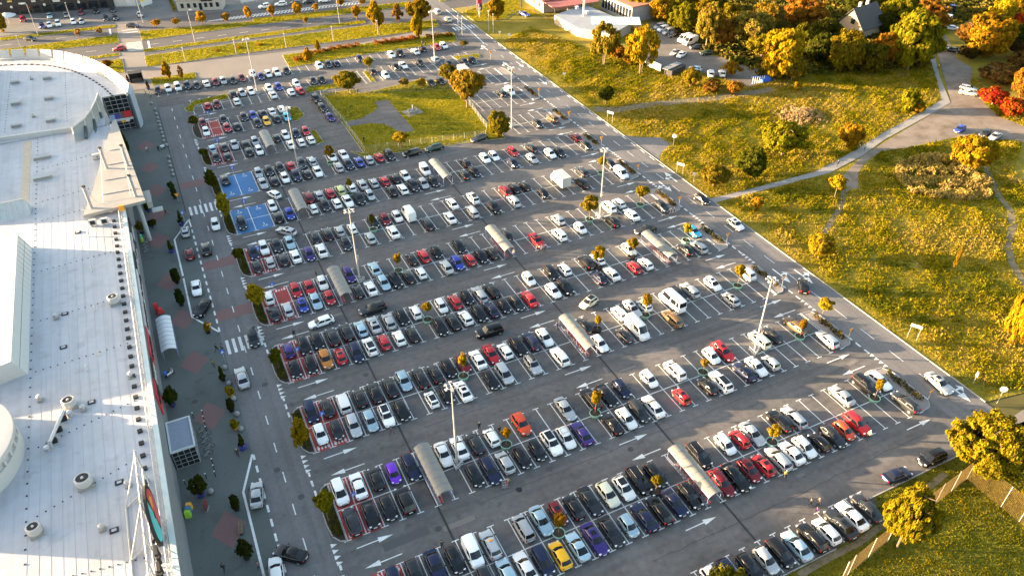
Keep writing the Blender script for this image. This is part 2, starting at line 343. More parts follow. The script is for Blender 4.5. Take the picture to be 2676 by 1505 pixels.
def pl_line(pts, w=.32):
    W.ribbon(pts, w, Z2+.003)
pl_line([(-2.2, 154.3), (-5.8, 147.6), (-5.8, 133.6)]); pl_line([(-5.8, 132.8), (-5.9, 119.9), (-2.2, 113.6)])
pl_line([(-2.2, 83.2), (-4.6, 76.9), (-4.6, 40)]); pl_line([(-2.2, 154.5), (-2.1, 152)], .3)
for k in range(6): vl(-1.35+1.06*k, 155.8, 159.6, .5, Z2+.004); vl(-1.45+1.06*k, 106.8, 110.7, .5, Z2+.004)
for k in range(8): vl(94.2+1.1*k, 239.5, 242.9, .5, Z2+.004)
for k in range(7): W.ribbon([(-6.5, 268.6+1.3*k), (-1.9, 268.0+1.3*k)], .5, Z2+.005)
W.ribbon([(-6.9, 287.6), (-2.1, 287.1)], .5, Z2+.005); W.ribbon([(-6.9, 290.5), (-2.1, 290)], .5, Z2+.005)
W.ribbon(P2(-10.5,294.2, -10.5,288.2), .6, Z2+.005); W.ribbon(P2(0.2,275.6, 0.0,268.2), .6, Z2+.005)
for a, b in ((P2(-43.4,292.7), P2(-10.6,291.0)), (P2(0.4,271.8), P2(70.5,267.5)), (P2(-33.9,276.4), P2(-10.9,272.6))):
    (x0, y0), (x1, y1) = a[0], b[0]; n = int(math.hypot(x1-x0, y1-y0)/7)
    for q in range(n): W.ribbon([(x0+(x1-x0)*q/n, y0+(y1-y0)*q/n), (x0+(x1-x0)*(q+.4)/n, y0+(y1-y0)*(q+.4)/n)], .18, Z2+.005)
ha, hb = P2(20.4,287.6)[0], P2(76.0,284.4)[0]
for q in range(46):
    t0 = q/46; wv = 1.6*min(1, q/8)
    x, y = ha[0]+(hb[0]-ha[0])*t0, ha[1]+(hb[1]-ha[1])*t0
    W.ribbon([(x-.5, y-wv), (x+.6, y), (x-.5, y+wv)], .45, Z2+.005)
W.ribbon([(ha[0], ha[1]-.2), (hb[0], hb[1]-1.7)], .2, Z2+.006); W.ribbon([(ha[0], ha[1]+.2), (hb[0], hb[1]+1.7)], .2, Z2+.006)
W.ribbon(P2(99.4,262.1, 98.7,241.3, 97.4,224.1), .3, Z2+.005)
W.ribbon(P2(96.0,246.9, 96.8,238.6), .25, Z2+.006)
def road_arrow(x, y, dirn, turn=0):
    vl(x, min(y, y+dirn*3.2), max(y, y+dirn*3.2), .3, Z2+.006)
    W.sheet([(x, y+dirn*5.0), (x-.75, y+dirn*3.1), (x+.75, y+dirn*3.1)], Z2+.006)
    if turn: W.sheet([(x+turn*1.7, y+dirn*2.2), (x+turn*.9, y+dirn*3.0), (x+turn*.9, y+dirn*1.4)], Z2+.006); hl(min(x, x+turn*.95), max(x, x+turn*.95), y+dirn*2.2, .3, Z2+.0065)
road_arrow(99.7, 205, -1); road_arrow(99.7, 190, -1); road_arrow(99.8, 122, 1, -1); road_arrow(96.2, 124, -1, -1); road_arrow(99.8, 84, -1, 1); road_arrow(96.2, 86, -1, 1); road_arrow(96, 218, 1, -1); road_arrow(96, 202, 1, -1); road_arrow(99.8, 50, -1, 1)
tag(W.build('parking_marking', LINE), kind='structure')
rd = MB(); bl = MB(); sym = MB()
def bay(mb, k0, k1, f, halves='ul'):
    x0, x1 = 6.2+2.5*k0, 6.2+2.5*k1
    if halves in ('l', 'ul'): mb.sheet([(x0, f-.1), (x1, f-.1), (x1, f+5.1), (x0, f+5.1)], Z1)
    if halves in ('u', 'ul'): mb.sheet([(x0, f+5.1), (x1, f+5.1), (x1, f+10.2), (x0, f+10.2)], Z1)
for i in range(6): bay(rd, 0, 2, FR[i])
bay(rd, 0, 2, FR[8], 'l'); bay(rd, 0, 2, FR[8], 'u'); bay(rd, 0, 2, FR[9])
bay(bl, 0, 3, FR[6]); bay(bl, 0, 3, FR[7])
def wheelchair(x, y, s=1.):
    n = 14
    arc = [(x+.45*s*math.cos(R(a)), y-.35*s+.45*s*math.sin(R(a))) for a in range(130, 391, 20)]
    sym.ribbon(arc, .12*s, Z3)
    sym.ribbon([(x-.05*s, y+.75*s), (x, y-.1*s), (x+.5*s, y-.1*s), (x+.75*s, y-.7*s)], .14*s, Z3+.001)
    sym.sheet([(x-.05*s+.17*s*math.cos(2*math.pi*q/n), y+1.0*s+.17*s*math.sin(2*math.pi*q/n)) for q in range(n)], Z3)
for i in (6, 7):
    for kx in (7.9, 11.9):
        if kx > 8 or i == 6: wheelchair(kx, FR[i]+8.9, .8)
        wheelchair(kx, FR[i]+1.5, .8)
def family(x, y):
    for j, s in enumerate((1., .7, .7, 1.)):
        px = x-.75+j*.5
        sym.sheet([(px-.14*s, y), (px+.14*s, y), (px+.2*s, y+.5*s), (px-.2*s, y+.5*s)], Z3)
        sym.sheet([(px+.13*s*math.cos(q*.7), y+.68*s+.13*s*math.sin(q*.7)) for q in range(9)], Z3)
for i in (0, 1, 2, 3, 4, 5, 8, 9):
    for kx in (.5, 1.5): family(6.2+2.5*kx, FR[i]+.25); family(6.2+2.5*kx, FR[i]+9.2)
tag(rd.build('red_bay', REDP), kind='structure'); tag(bl.build('blue_bay', BLUEP), kind='structure'); tag(sym.build('bay_symbol', LINE), kind='structure')
dm = MB()
for px, py in P2(-7.3,195.1, -7.4,182.6, -7.1,170.5, -7.7,159.5, -8.8,148.6, -8.4,132.8, -7.4,120.0, -7.1,107.3, -6.6,93.8, -7.4,71.6):
    dm.sheet([(px-2.3, py), (px, py-3.2), (px+2.3, py), (px, py+3.2)], .018)
for y in (170, 135, 118): dm.sheet([(-2.2, y-1.6), (4.3, y-1.6), (4.3, y+1.6), (-2.2, y+1.6)], .014)
tag(dm.build('red_paving', PAVE_RED), kind='structure')
# drain channels, repairs, manholes and cracks
dr = MB()
dr.ribbon([(18.6, 40), (18.6, 170)], .32, .012); dr.ribbon([(53.6, 40), (53.6, 175)], .32, .012)
dr.ribbon(P2(49.3,212.4, 49.2,203.5), .4, .012); dr.ribbon([(-2.35, 158), (-2.35, 216)], .25, .022)
tag(dr.build('drain_channel', mat('drain', (.02, .02, .022), .7)), kind='structure')
pt = MB(); pt.sheet(P2(10.0,60.6, 16.2,60.8, 16.3,59.4, 10.0,59.3), .011); pt.sheet(P2(65.7,76.8, 84.3,76.3, 84.4,75.6, 65.6,76.1), .011); pt.sheet(P2(81.8,59.2, 88.8,59.8, 88.7,59.2, 82.0,59.0), .011)
pt.sheet(P2(16.8,108.8, 19.1,108.0, 19.1,106.8, 16.7,107.0), .011); pt.sheet(P2(16.8,174.1, 18.2,174.0, 18.1,172.2, 16.7,172.4), .011)
tag(pt.build('asphalt_repair', PATCH), kind='structure')
pq = MB(); pq.sheet(P2(18.0,59.6, 22.4,59.6, 22.4,58.8, 18.0,58.8), .011); pq.sheet(P2(54.8,74.8, 57.8,74.8, 57.8,74.4, 54.6,74.4), .011); pq.sheet(P2(52.7,76.6, 53.1,76.6, 53.0,75.1, 52.5,75.1), .011); pq.sheet(P2(80.5,76.6, 84.3,76.5, 84.4,75.9, 80.4,76.1), .013)
pq.sheet(P2(88.9,59.9, 91.0,60.1, 91.4,59.5, 89.1,59.2), .013); pq.sheet(P2(65.5,45.8, 66.7,45.8, 66.9,45.4, 65.7,45.3), .013); pq.sheet(P2(16.7,109.5, 18.2,109.6, 18.5,108.9, 17.0,108.9), .013)
tag(pq.build('pale_repair', PATCH2), kind='structure')
mh = MB()
for px, py in P2(2.4,96.9, 17.5,92.0, 0.4,78.7, 2.4,72.6, 47.4,60.0, 29.7,60.6, 49.6,101.7, -8.3,97.9, -8.6,78.7, 49.5,101.5, 17.4,59.6, 98.5,43.4, 2.3,96.9, 29.7,60.6):
    mh.lathe((px, py, 0), [(.45, .012), (.45, .02), (.36, .022), (.36, .018), (.01, .019)], 14)
tag(mh.build('manhole_cover', mat('cast_iron', (.045, .04, .04), .6, .2, 8)), kind='structure')
ck = MB(); cr = random.Random(3)
for (x0, y0, x1, y1) in ((22, 77.2, 88, 77.0), (24, 60.9, 92, 61.2), (40, 43.2, 88, 43.6), (30, 93, 80, 92.4), (40, 109, 90, 108.6), (50, 60, 50.5, 79), (10, 125, 70, 124.6)):
    n = 60; pts = []; dy = 0
    for q in range(n+1): 
        dy += cr.uniform(-.16, .16); dy *= .93; pts.append((x0+(x1-x0)*q/n + (dy if x1-x0 < 5 else 0), y0+(y1-y0)*q/n+dy))
    ck.ribbon(pts, .06, .013)
tag(ck.build('asphalt_crack', mat('crack', (.03, .03, .03), .9)), kind='structure')

# ---------------------------------------------------------------- cars
# L, W, H, belt, hood, x windscreen base, x roof front, x roof rear, x rear glass base, tail height, side window splits
CT = {'h': (4.05, 1.76, 1.48, .94, .80, .98, .28, -1.42, -1.86, .96, 2), 's': (4.62, 1.80, 1.44, .94, .80, .95, .22, -1.02, -1.68, .98, 2), 'e': (4.66, 1.80, 1.48, .95, .81, 1.0, .28, -1.72, -2.14, .98, 3),
      'u': (4.46, 1.86, 1.66, 1.03, .95, .98, .32, -1.62, -2.04, 1.05, 3), 'm': (4.45, 1.82, 1.68, 1.0, .90, 1.35, .50, -1.78, -2.08, 1.0, 3), 'c': (4.45, 1.80, 1.36, .90, .78, .85, .15, -.62, -1.62, .95, 1),
      'v': (4.45, 1.82, 1.84, 1.05, .92, 1.30, .58, -2.02, -2.16, 1.05, 1), 'p': (5.4, 2.0, 2.40, 1.25, 1.08, 1.95, 1.15, -2.55, -2.66, 1.2, 1), 'B': (6.3, 2.04, 2.65, 1.30, 1.10, 2.45, 1.7, -3.0, -3.1, 1.25, 5)}
CT.update({'i': (3.62, 1.66, 1.49, .93, .82, .98, .36, -1.36, -1.66, .95, 2), 'j': (4.32, 1.81, 1.45, .93, .80, 1.0, .26, -1.40, -1.96, .97, 2), 't': (4.86, 1.86, 1.46, .96, .83, .98, .24, -1.10, -1.80, 1.0, 2), 'w': (4.72, 1.92, 1.74, 1.08, 1.0, 1.02, .40, -1.85, -2.22, 1.08, 3), 'f': (4.80, 1.84, 1.50, .97, .84, 1.05, .32, -1.80, -2.22, 1.0, 3)})
VAR = {'h': 'hhij', 's': 'sst', 'u': 'uuw', 'e': 'eef'}
def bil(q, u, v):
    a, b, c, d = (Vector(p) for p in q)
    return (a*(1-u)+b*u)*(1-v)+(d*(1-u)+c*u)*v
def car_meshes(t):
    L, Wd, H, bz, hz, xw, xf, xr, xb, tz, ns = CT[t]; w = Wd/2; h2 = L/2; P = {}
    m = MB()
    st = [(-h2, .60, .40, tz-.32), (-h2+.05, .78, .32, tz-.12), (-h2+.16, .88, .27, tz-.02), (-h2+.36, .945, .24, tz), (max(xb+.15, -h2+.5), .98, .2, bz), (-h2*.45, 1., .19, bz), (0, 1., .19, bz), (xw-.1, 1., .19, bz-.01),
          (xw+.25*(h2-xw), .985, .2, hz+.07), (xw+.60*(h2-xw), .945, .22, hz), (h2-.26, .87, .25, hz-.07), (h2-.10, .76, .29, hz-.17), (h2, .52, .36, hz-.32)]
    rings = []
    for x, ww, z0, z1 in st:
        a = w*ww; dz = z1-z0
        rings.append([(x, -a*.90, z0), (x, -a, z0+dz*.35), (x, -a*.995, z0+dz*.70), (x, -a*.90, z1-.015), (x, -a*.62, z1+.015), (x, 0, z1+.03), (x, a*.62, z1+.015), (x, a*.90, z1-.015), (x, a*.995, z0+dz*.70), (x, a, z0+dz*.35), (x, a*.90, z0)])
    vs = [p for r in rings for p in r]; n = 11; fs = []
    for i in range(len(rings)-1):
        for j in range(n-1): fs.append((i*n+j, i*n+j+1, (i+1)*n+j+1, (i+1)*n+j))
        fs.append((i*n+n-1, i*n, (i+1)*n, (i+1)*n+n-1))
    fs.append(tuple(range(n))); fs.append(tuple((len(rings)-1)*n+j for j in range(n-1, -1, -1)))
    fs = [tuple(reversed(f)) for f in fs]
    m.add(vs, fs, 0)
    # greenhouse: belt ring -> shoulder -> roof
    wb, wr = w*.905, w*(.72 if t not in 'vpB' else .84)
    def gr(xa, xc, hw, z, bulge): return [(xa, -hw*.94, z), ((xa+xc)/2, -hw, z), (xc, -hw*.92, z), (xc+bulge, 0, z+(.0)), (xc, hw*.92, z), ((xa+xc)/2, hw, z), (xa, hw*.94, z), (xa-bulge*.7, 0, z)]
    g0 = gr(xb, xw, wb, bz-.03, .16); g1 = gr(xr, xf, wr, H-.07, .10); g2 = gr(xr+.18, xf-.16, wr*.86, H-.012, .06)
    vs = g0+g1+g2+[((xr+xf)/2, 0, H+.012)]; fs = []
    for k in (0, 8): fs += [(k+j, k+(j+1) % 8, k+8+(j+1) % 8, k+8+j) for j in range(8)]
    fs += [(16+j, 16+(j+1) % 8, 24) for j in range(8)]
    m.add(vs, fs, 0)
    # wheel arches, sills and bumper inserts in black trim
    wx = (h2-.80, -h2+.78) if t not in 'pB' else (h2-.95, -h2+1.15)
    for x in wx:
        for s in (-1, 1):
            a = [(x+.39*math.cos(q), s*(w*1.002+.004), .33+.39*math.sin(q)) for q in np.linspace(-.35, math.pi+.35, 14)]
            m.add(a, [tuple(range(14)) if s < 0 else tuple(range(13, -1, -1))], 1)
    m.box((0, 0, .235), (L*.62, Wd*1.0, .09), 0, 1)
    m.box((h2-.07, 0, .34), (.17, Wd*.52, .14), 0, 1); m.box((-h2+.07, 0, .38), (.17, Wd*.56, .12), 0, 1)
    m.box((h2-.05, 0, hz-.36), (.13, Wd*.36, .09), 0, 1)
    for s in (-1, 1): m.path([(xb+.1, s*wb*.955, bz+.02), ((xb+xw)/2, s*wb*1.008, bz+.03), (xw-.1, s*wb*.94, bz+.02)], .016, 4, 2)  # chrome belt strips, their bright line stands in for sky glints
    P['body'] = m.mesh('body', [PAINT, TRIM, RIM], 38)
    def pane(q, u0, u1, v0, v1, off):
        mm = [bil(q, u, v) for u, v in ((u0, v0), (u1, v0), (u1, v1), (u0, v1))]
        nn = (mm[1]-mm[0]).cross(mm[3]-mm[0]).normalized()*off
        return [p+nn for p in mm]
    wf = MB()
    # windscreen (two halves bulging with the surface)
    for s in (-1, 1):
        q = [g0[2] if s < 0 else g0[3], g0[3] if s < 0 else g0[4], g1[3] if s < 0 else g1[4], g1[2] if s < 0 else g1[3]]
        wf.add(pane(q, .07 if s < 0 else 0, 1 if s < 0 else .93, .10, .95, .012), [(0, 1, 2, 3)])
    P['windscreen'] = wf.mesh('windscreen', GLASSC, 60)
    rw = MB()
    for s in (-1, 1):
        q = [g0[6] if s > 0 else g0[7], g0[7] if s > 0 else g0[0], g1[7] if s > 0 else g1[0], g1[6] if s > 0 else g1[7]]
        rw.add(pane(q, .09 if s > 0 else 0, 1 if s > 0 else .91, .22 if t not in 'sct' else .12, .92, .012), [(0, 1, 2, 3)])
    if t not in 'p': P['rear_window'] = rw.mesh('rear_window', GLASSC, 60)
    def side(s):
        mm = MB()
        if s < 0: qa, qb = [g0[0], g0[1], g1[1], g1[0]], [g0[1], g0[2], g1[2], g1[1]]
        else: qa, qb = [g0[5], g0[6], g1[6], g1[5]], [g0[4], g0[5], g1[5], g1[4]]
        if t in 'vp':
            lo, hi = ((.28, .93) if s < 0 else (.07, .72)); mm.add(pane(qb, lo, hi, .12, .86, .012), [(0, 1, 2, 3)])
        else:
            lo, hi = (.0, .93) if s < 0 else (.07, 1.)
            mid = .06 if s < 0 else .94
            mm.add(pane(qb, mid if s < 0 else lo, hi if s < 0 else mid, .10, .88, .012), [(0, 1, 2, 3)])
            if ns >= 3:
                for a, b in ((.10, .36), (.40, .97)) if s < 0 else ((.03, .60), (.64, .90)): mm.add(pane(qa, a, b, .10, .88, .012), [(0, 1, 2, 3)])
            else:
                mm.add(pane(qa, .16 if s < 0 else .03, .97 if s < 0 else .84, .10, .86, .012), [(0, 1, 2, 3)])
        return mm.mesh('side_window', GLASSC)
    P['side_window'] = side(-1); P['side_window.'] = side(1)
    wm = MB()
    wm.tube((0, -.11, 0), (0, .11, 0), .315, n=18); 
    for s in (-1, 1): wm.tube((0, s*.10, 0), (0, s*.118, 0), .215, n=10, mi=1)
    P['wheel'] = wm.mesh('wheel', [TYRE, RIM], 40)
    P['_wheels'] = [(x, s*(w-.095), .315) for x in wx for s in (-1, 1)]
    hm = lambda s: MB().box((h2-.21, s*w*.66, hz-.13), (.26, w*.30, .12), -s*.55).mesh('headlight', HEADL)
    P['headlight'] = hm(-1); P['headlight.'] = hm(1)
    tm = lambda s: MB().box((-h2+.15, s*w*.70, tz-.16), (.20, w*.24, .18 if t in 'schtij' else .30), s*.5).mesh('tail_light', TAILL)
    P['tail_light'] = tm(-1); P['tail_light.'] = tm(1)
    P['number_plate'] = MB().box((h2+.008, 0, .46), (.03, .46, .115)).mesh('number_plate', PLATE)
    P['number_plate.'] = MB().box((-h2-.008, 0, tz-.38 if t not in 'sct' else tz-.24), (.03, .52, .125)).mesh('number_plate', PLATE)
    mi = lambda s: MB().box((xw-.16, s*(w+.09), bz+.10), (.14, .22, .15), 0).mesh('mirror', TRIM)
    P['mirror'] = mi(-1); P['mirror.'] = mi(1)
    # optional parts
    P['_roof'] = [(xr+.24, -wr*.8), (xf-.2, -wr*.78), (xf-.2, wr*.78), (xr+.24, wr*.8)]; P['_H'] = H
    return P
CM = {k: car_meshes(k) for k in CT}
COLS = {'W': ('white', (.78, .78, .77), 0), 'S': ('silver', (.40, .415, .43), 1), 'G': ('grey', (.22, .23, .24), 1), 'D': ('dark grey', (.030, .033, .038), 1), 'K': ('black', (.006, .006, .007), 0), 'N': ('navy blue', (.016, .022, .055), 1),
        'B': ('blue', (.035, .06, .36), 1), 'P': ('dark purple', (.045, .028, .16), 1), 'V': ('bright violet', (.16, .035, .50), 1), 'R': ('red', (.42, .014, .02), 0), 'M': ('maroon', (.17, .014, .02), 1), 'O': ('orange red', (.62, .07, .02), 0),
        'Z': ('bronze orange', (.46, .17, .03), 1), 'Y': ('yellow', (.82, .44, .01), 0), 'C': ('cream', (.66, .64, .50), 0), 'L': ('pale blue', (.34, .48, .56), 1), 'E': ('dark green', (.012, .04, .025), 1), 'F': ('lime green', (.52, .56, .24), 1),
        'A': ('bright cyan', (.05, .45, .62), 1), 'T': ('bronze brown', (.16, .10, .045), 1)}
KIND = {'h': 'hatchback', 's': 'saloon', 'e': 'estate car', 'u': 'off-roader', 'm': 'people carrier', 'c': 'coupe', 'v': 'small van', 'p': 'panel van', 'B': 'minibus', 'T': 'box truck'}
KNAME = {'h': 'hatchback_car', 's': 'saloon_car', 'e': 'estate_car', 'u': 'off_road_car', 'm': 'people_carrier', 'c': 'coupe_car', 'v': 'small_van', 'p': 'panel_van', 'B': 'minibus'}
CAT = {'v': 'van', 'p': 'van', 'B': 'minibus', 'T': 'truck'}
paint2 = {}
def paint_part(par, me, col, metal):
    o = link('body', me, par); o.color = (*col, 1)
    if metal: o.material_slots[0].link = 'OBJECT'; o.material_slots[0].material = PAINTM
    return o
def make_car(x, y, head, c, t, ex, label, group, detail=True, cat='car'):
    P = CM[VAR[t][int(abs(x*13+y*7)) % len(VAR[t])]] if t in VAR else CM[t]; cn, col, metal = COLS[c]
    j = rnd.uniform(.88, 1.1); col = tuple(min(.85, v*j) for v in col)
    root = empty(KNAME[t], (x, y, .024), R(head), label, cat, group)
    root.scale = (rnd.uniform(.95, 1.05), rnd.uniform(.975, 1.02), rnd.uniform(.96, 1.05))
    if not ex and t in 'hseu' and c not in 'K' and rnd.random() < .16: ex = 'sunroof'
    paint_part(root, P['body'], col, metal)
    for nm, me in P.items():
        if nm[0] == '_' or nm in ('body', 'wheel'): continue
        if not detail and nm.rstrip('.') in ('mirror',): continue
        o = link(nm.rstrip('.'), me, root)
        if nm.rstrip('.') == 'mirror' and detail and c not in 'KDN':
            pass
    for p in P['_wheels']: o = link('wheel', P['wheel'], root); o.location = p
    H = P['_H']
    if 'blackroof' in ex: MB().prism(P['_roof'], H-.01, H+.022).build('roof_panel', GLASSC, root)
    if 'sunroof' in ex:
        a, b = P['_roof'][0], P['_roof'][1]; MB().prism([(b[0]-.75, -.36), (b[0]-.1, -.36), (b[0]-.1, .36), (b[0]-.75, .36)], H-.02, H+.02).build('sunroof', GLASSC, root)
    if 'rack' in ex:
        r = MB()
        for xx in (-.2, -1.1): r.box((xx, 0, H+.07), (.06, 1.2, .04), 0); 
        for s in (-.55, .55): r.box((-.65, s, H+.06), (1.5, .05, .05))
        r.build('roof_rack', STEEL, root)
    if 'roofbox' in ex: MB().box((-.6, .15, H+.17), (1.7, .62, .28), 0, taper=.86).build('roof_box', TRIM, root)
    if 'taxi' in ex: MB().box((-.1, 0, H+.10), (.2, .5, .16)).build('roof_sign', ORANGE, root)
    if t in 'um' and detail and c in 'KSG' and int(x*3) % 2:
        r = MB()
        for s in (-1, 1): r.tube((-1.5, s*.58, H+.02), (.15, s*.58, H+.02), .018, n=5)
        r.build('roof_rail', mat('rail_grey', (.12, .12, .125), .5), root)
    return root
def make_truck(x, y, head, label, group):
    root = empty('box_truck', (x, y, .02), R(head), label, 'truck', group)
    MB().box((-.75, 0, 1.95), (4.3, 2.2, 2.3)).build('cargo_box', WHITE, root)
    m = MB(); m.add([(1.45, -.98, .5), (1.45, .98, .5), (1.45, .98, 2.3), (1.45, -.98, 2.3), (3.1, -.9, .45), (3.1, .9, .45), (3.05, .92, 1.15), (3.05, -.92, 1.15), (2.15, .88, 2.2), (2.15, -.88, 2.2)],
        [(0, 3, 2, 1), (4, 5, 6, 7), (7, 6, 8, 9), (9, 8, 2, 3), (0, 1, 5, 4), (0, 4, 7, 9, 3), (1, 2, 8, 6, 5)]); m.build('cab', WHITE, root)
    MB().add([(2.98, -.8, 1.25), (2.98, .8, 1.25), (2.24, .76, 2.13), (2.24, -.76, 2.13)], [(0, 1, 2, 3)]).build('windscreen', GLASSC, root).location.z = .012
    MB().box((0, 0, .62), (5.4, .9, .22)).build('chassis', TRIM, root)
    for s in (-1, 1):
        for xx in (2.35, -1.8):
            o = link('wheel', CM['p']['wheel'], root); o.location = (xx, s*.88, .36); o.scale = (1.14, 1.1, 1.14)
        MB().box((3.06, s*.7, .75), (.1, .3, .2)).build('headlight', HEADL, root)
    return root
ROWN = ['first', 'second', 'third', 'fourth', 'fifth', 'sixth', 'seventh', 'eighth', 'ninth', 'tenth', 'eleventh']
BAY = []
def ROW(r, h, s):
    L = [(x, y, 'WSGDKNBPVRMOZYCLEFAT'[c], 'hsuemcvpBT'[t], 'f' if d else 'b', ('', 'roofbox', 'rack', 'taxi', 'blackroof', '')[e]) for x, y, c, t, d, e in s]
    L.sort()
    if r < 0: where = 'in the single row beside the corner lawn'; grp = 'cars parked in single row by lawn'
    elif r == 11: where = 'in the far single row under the verge'; grp = 'cars parked in the far single row'
    else: where = '%s side of %s double row from bottom' % ('upper' if h else 'lower', ROWN[r]); grp = 'cars parked in %s double row from the bottom' % ROWN[r]
    cnt = {}
    for a in L: cnt[(a[2], a[3])] = cnt.get((a[2], a[3]), 0)+1
    seen = {}
    for a in L:
        k = (a[2], a[3]); seen[k] = seen.get(k, 0)+1
        d = COLS[k[0]][0]+' '+KIND[k[1]]
        pre = 'only ' if cnt[k] == 1 else ORD[seen[k]-1]+' '
        extra = {'roofbox': ' with roof box', 'rack': ' with roof rack', 'taxi': ' with roof sign', 'blackroof': ' with black roof'}.get(a[5], '')
        if cnt[k] == 1: lab = 'only %s%s, %s' % (d, extra, where)
        else: lab = '%s %s%s from left, %s' % (ORD[seen[k]-1], d, extra if len(d.split()) < 3 else '', where)
        BAY.append((a, r, lab, grp))
ROW(-1, 0, [(44.8, 37.7, 0, 0, 1, 0), (47.3, 37.4, 5, 0, 1, 0), (50.0, 37.0, 4, 0, 1, 0), (52.5, 36.9, 1, 0, 1, 0), (54.8, 36.9, 4, 4, 1, 0), (57.4, 36.8, 15, 1, 0, 0), (60.0, 36.9, 4, 3, 0, 0), (62.4, 36.8, 0, 0, 0, 0), (64.8, 36.8, 3, 1, 0, 0), (67.0, 37.1, 0, 1, 0, 0), (69.8, 37.2, 3, 1, 0, 0), ])
ROW(0, 0, [(19.9, 49.6, 3, 0, 1, 0), (22.6, 49.4, 15, 0, 0, 0), (25.0, 49.2, 0, 1, 0, 0), (27.3, 49.0, 5, 4, 1, 0), (29.7, 48.8, 13, 0, 0, 0), (32.3, 48.9, 15, 5, 0, 0), (34.8, 48.9, 7, 1, 1, 0), (37.3, 49.0, 3, 1, 1, 0), (39.8, 48.7, 15, 0, 1, 0), (42.4, 48.9, 5, 1, 0, 0), (44.8, 49.0, 4, 3, 0, 0), (47.3, 49.0, 5, 1, 1, 0), (49.8, 49.1, 4, 2, 1, 0), (55.1, 49.0, 10, 3, 1, 0), (57.4, 48.9, 4, 1, 1, 0), (59.9, 49.0, 10, 0, 1, 0), (62.3, 48.9, 9, 0, 0, 0), (65.0, 48.9, 1, 3, 0, 0), (67.4, 48.9, 0, 1, 0, 0), (69.8, 48.9, 0, 0, 1, 0), (72.4, 48.7, 4, 0, 0, 0), (75.0, 48.7, 3, 0, 1, 0), (77.3, 48.8, 11, 0, 1, 0), (80.0, 49.0, 9, 2, 1, 0), (90.0, 49.0, 3, 3, 0, 0), ])
ROW(0, 1, [(9.8, 54.7, 5, 0, 1, 0), (12.3, 54.4, 3, 0, 1, 0), (15.0, 54.3, 5, 1, 1, 0), (17.5, 54.0, 4, 0, 1, 0), (19.9, 53.9, 0, 6, 1, 0), (22.4, 54.0, 1, 2, 0, 3), (27.3, 54.4, 1, 4, 0, 0), (29.9, 54.4, 15, 1, 1, 0), (32.4, 54.4, 10, 0, 1, 0), (34.8, 54.4, 4, 0, 0, 0), (37.3, 54.3, 3, 1, 1, 0), (40.0, 54.2, 14, 0, 1, 0), (42.5, 54.1, 0, 0, 1, 4), (45.0, 54.3, 4, 2, 1, 0), (47.6, 54.1, 4, 0, 1, 0), (55.2, 54.3, 4, 2, 1, 0), (59.9, 54.3, 0, 0, 1, 0), (62.4, 54.2, 9, 0, 0, 0), (64.8, 54.2, 1, 1, 1, 0), (70.0, 54.4, 4, 2, 0, 0), (72.5, 54.0, 1, 3, 0, 0), (82.3, 54.3, 1, 1, 0, 0), (87.4, 54.4, 4, 2, 1, 0), (90.1, 54.3, 0, 0, 1, 0), ])
ROW(1, 0, [(7.5, 65.2, 3, 3, 0, 0), (10.0, 65.2, 4, 1, 1, 0), (12.4, 65.1, 4, 0, 1, 0), (14.9, 65.3, 4, 2, 0, 0), (25.0, 65.1, 4, 0, 1, 0), (27.3, 65.0, 5, 3, 1, 0), (29.8, 65.3, 1, 0, 0, 0), (32.3, 65.0, 4, 0, 1, 0), (34.9, 65.2, 4, 0, 1, 0), (37.4, 65.6, 0, 2, 1, 4), (39.8, 65.6, 0, 0, 1, 2), (42.3, 65.3, 7, 1, 0, 0), (47.3, 64.9, 4, 1, 0, 0), (49.8, 64.9, 0, 0, 1, 0), (52.2, 65.3, 3, 4, 1, 0), (54.8, 65.2, 0, 1, 0, 0), (59.9, 65.1, 9, 0, 0, 0), (65.0, 65.2, 4, 0, 0, 0), (67.4, 65.0, 0, 2, 0, 4), (72.3, 65.2, 5, 1, 0, 0), (74.8, 65.3, 0, 1, 1, 0), (77.5, 65.0, 1, 0, 0, 0), (90.0, 65.4, 1, 3, 0, 0), ])
ROW(1, 1, [(7.3, 70.5, 0, 4, 1, 0), (9.9, 70.5, 0, 1, 0, 0), (12.5, 70.6, 4, 0, 0, 0), (14.9, 70.4, 8, 0, 1, 0), (17.5, 70.4, 5, 3, 1, 0), (22.5, 70.5, 0, 1, 1, 0), (25.0, 70.6, 0, 1, 0, 0), (27.4, 70.4, 3, 0, 0, 0), (30.0, 70.4, 0, 0, 0, 0), (35.1, 70.8, 11, 2, 1, 0), (42.5, 70.7, 1, 1, 1, 0), (47.1, 70.8, 4, 2, 0, 0), (49.7, 70.4, 4, 1, 1, 0), (52.5, 70.6, 5, 0, 1, 0), (57.6, 70.5, 0, 0, 1, 0), (62.4, 70.3, 0, 4, 0, 0), (69.9, 70.6, 0, 0, 1, 0), (72.4, 70.7, 9, 3, 1, 0), (79.6, 70.2, 14, 4, 0, 0), (82.4, 70.4, 3, 0, 0, 0), (87.7, 70.6, 19, 3, 0, 0), ])
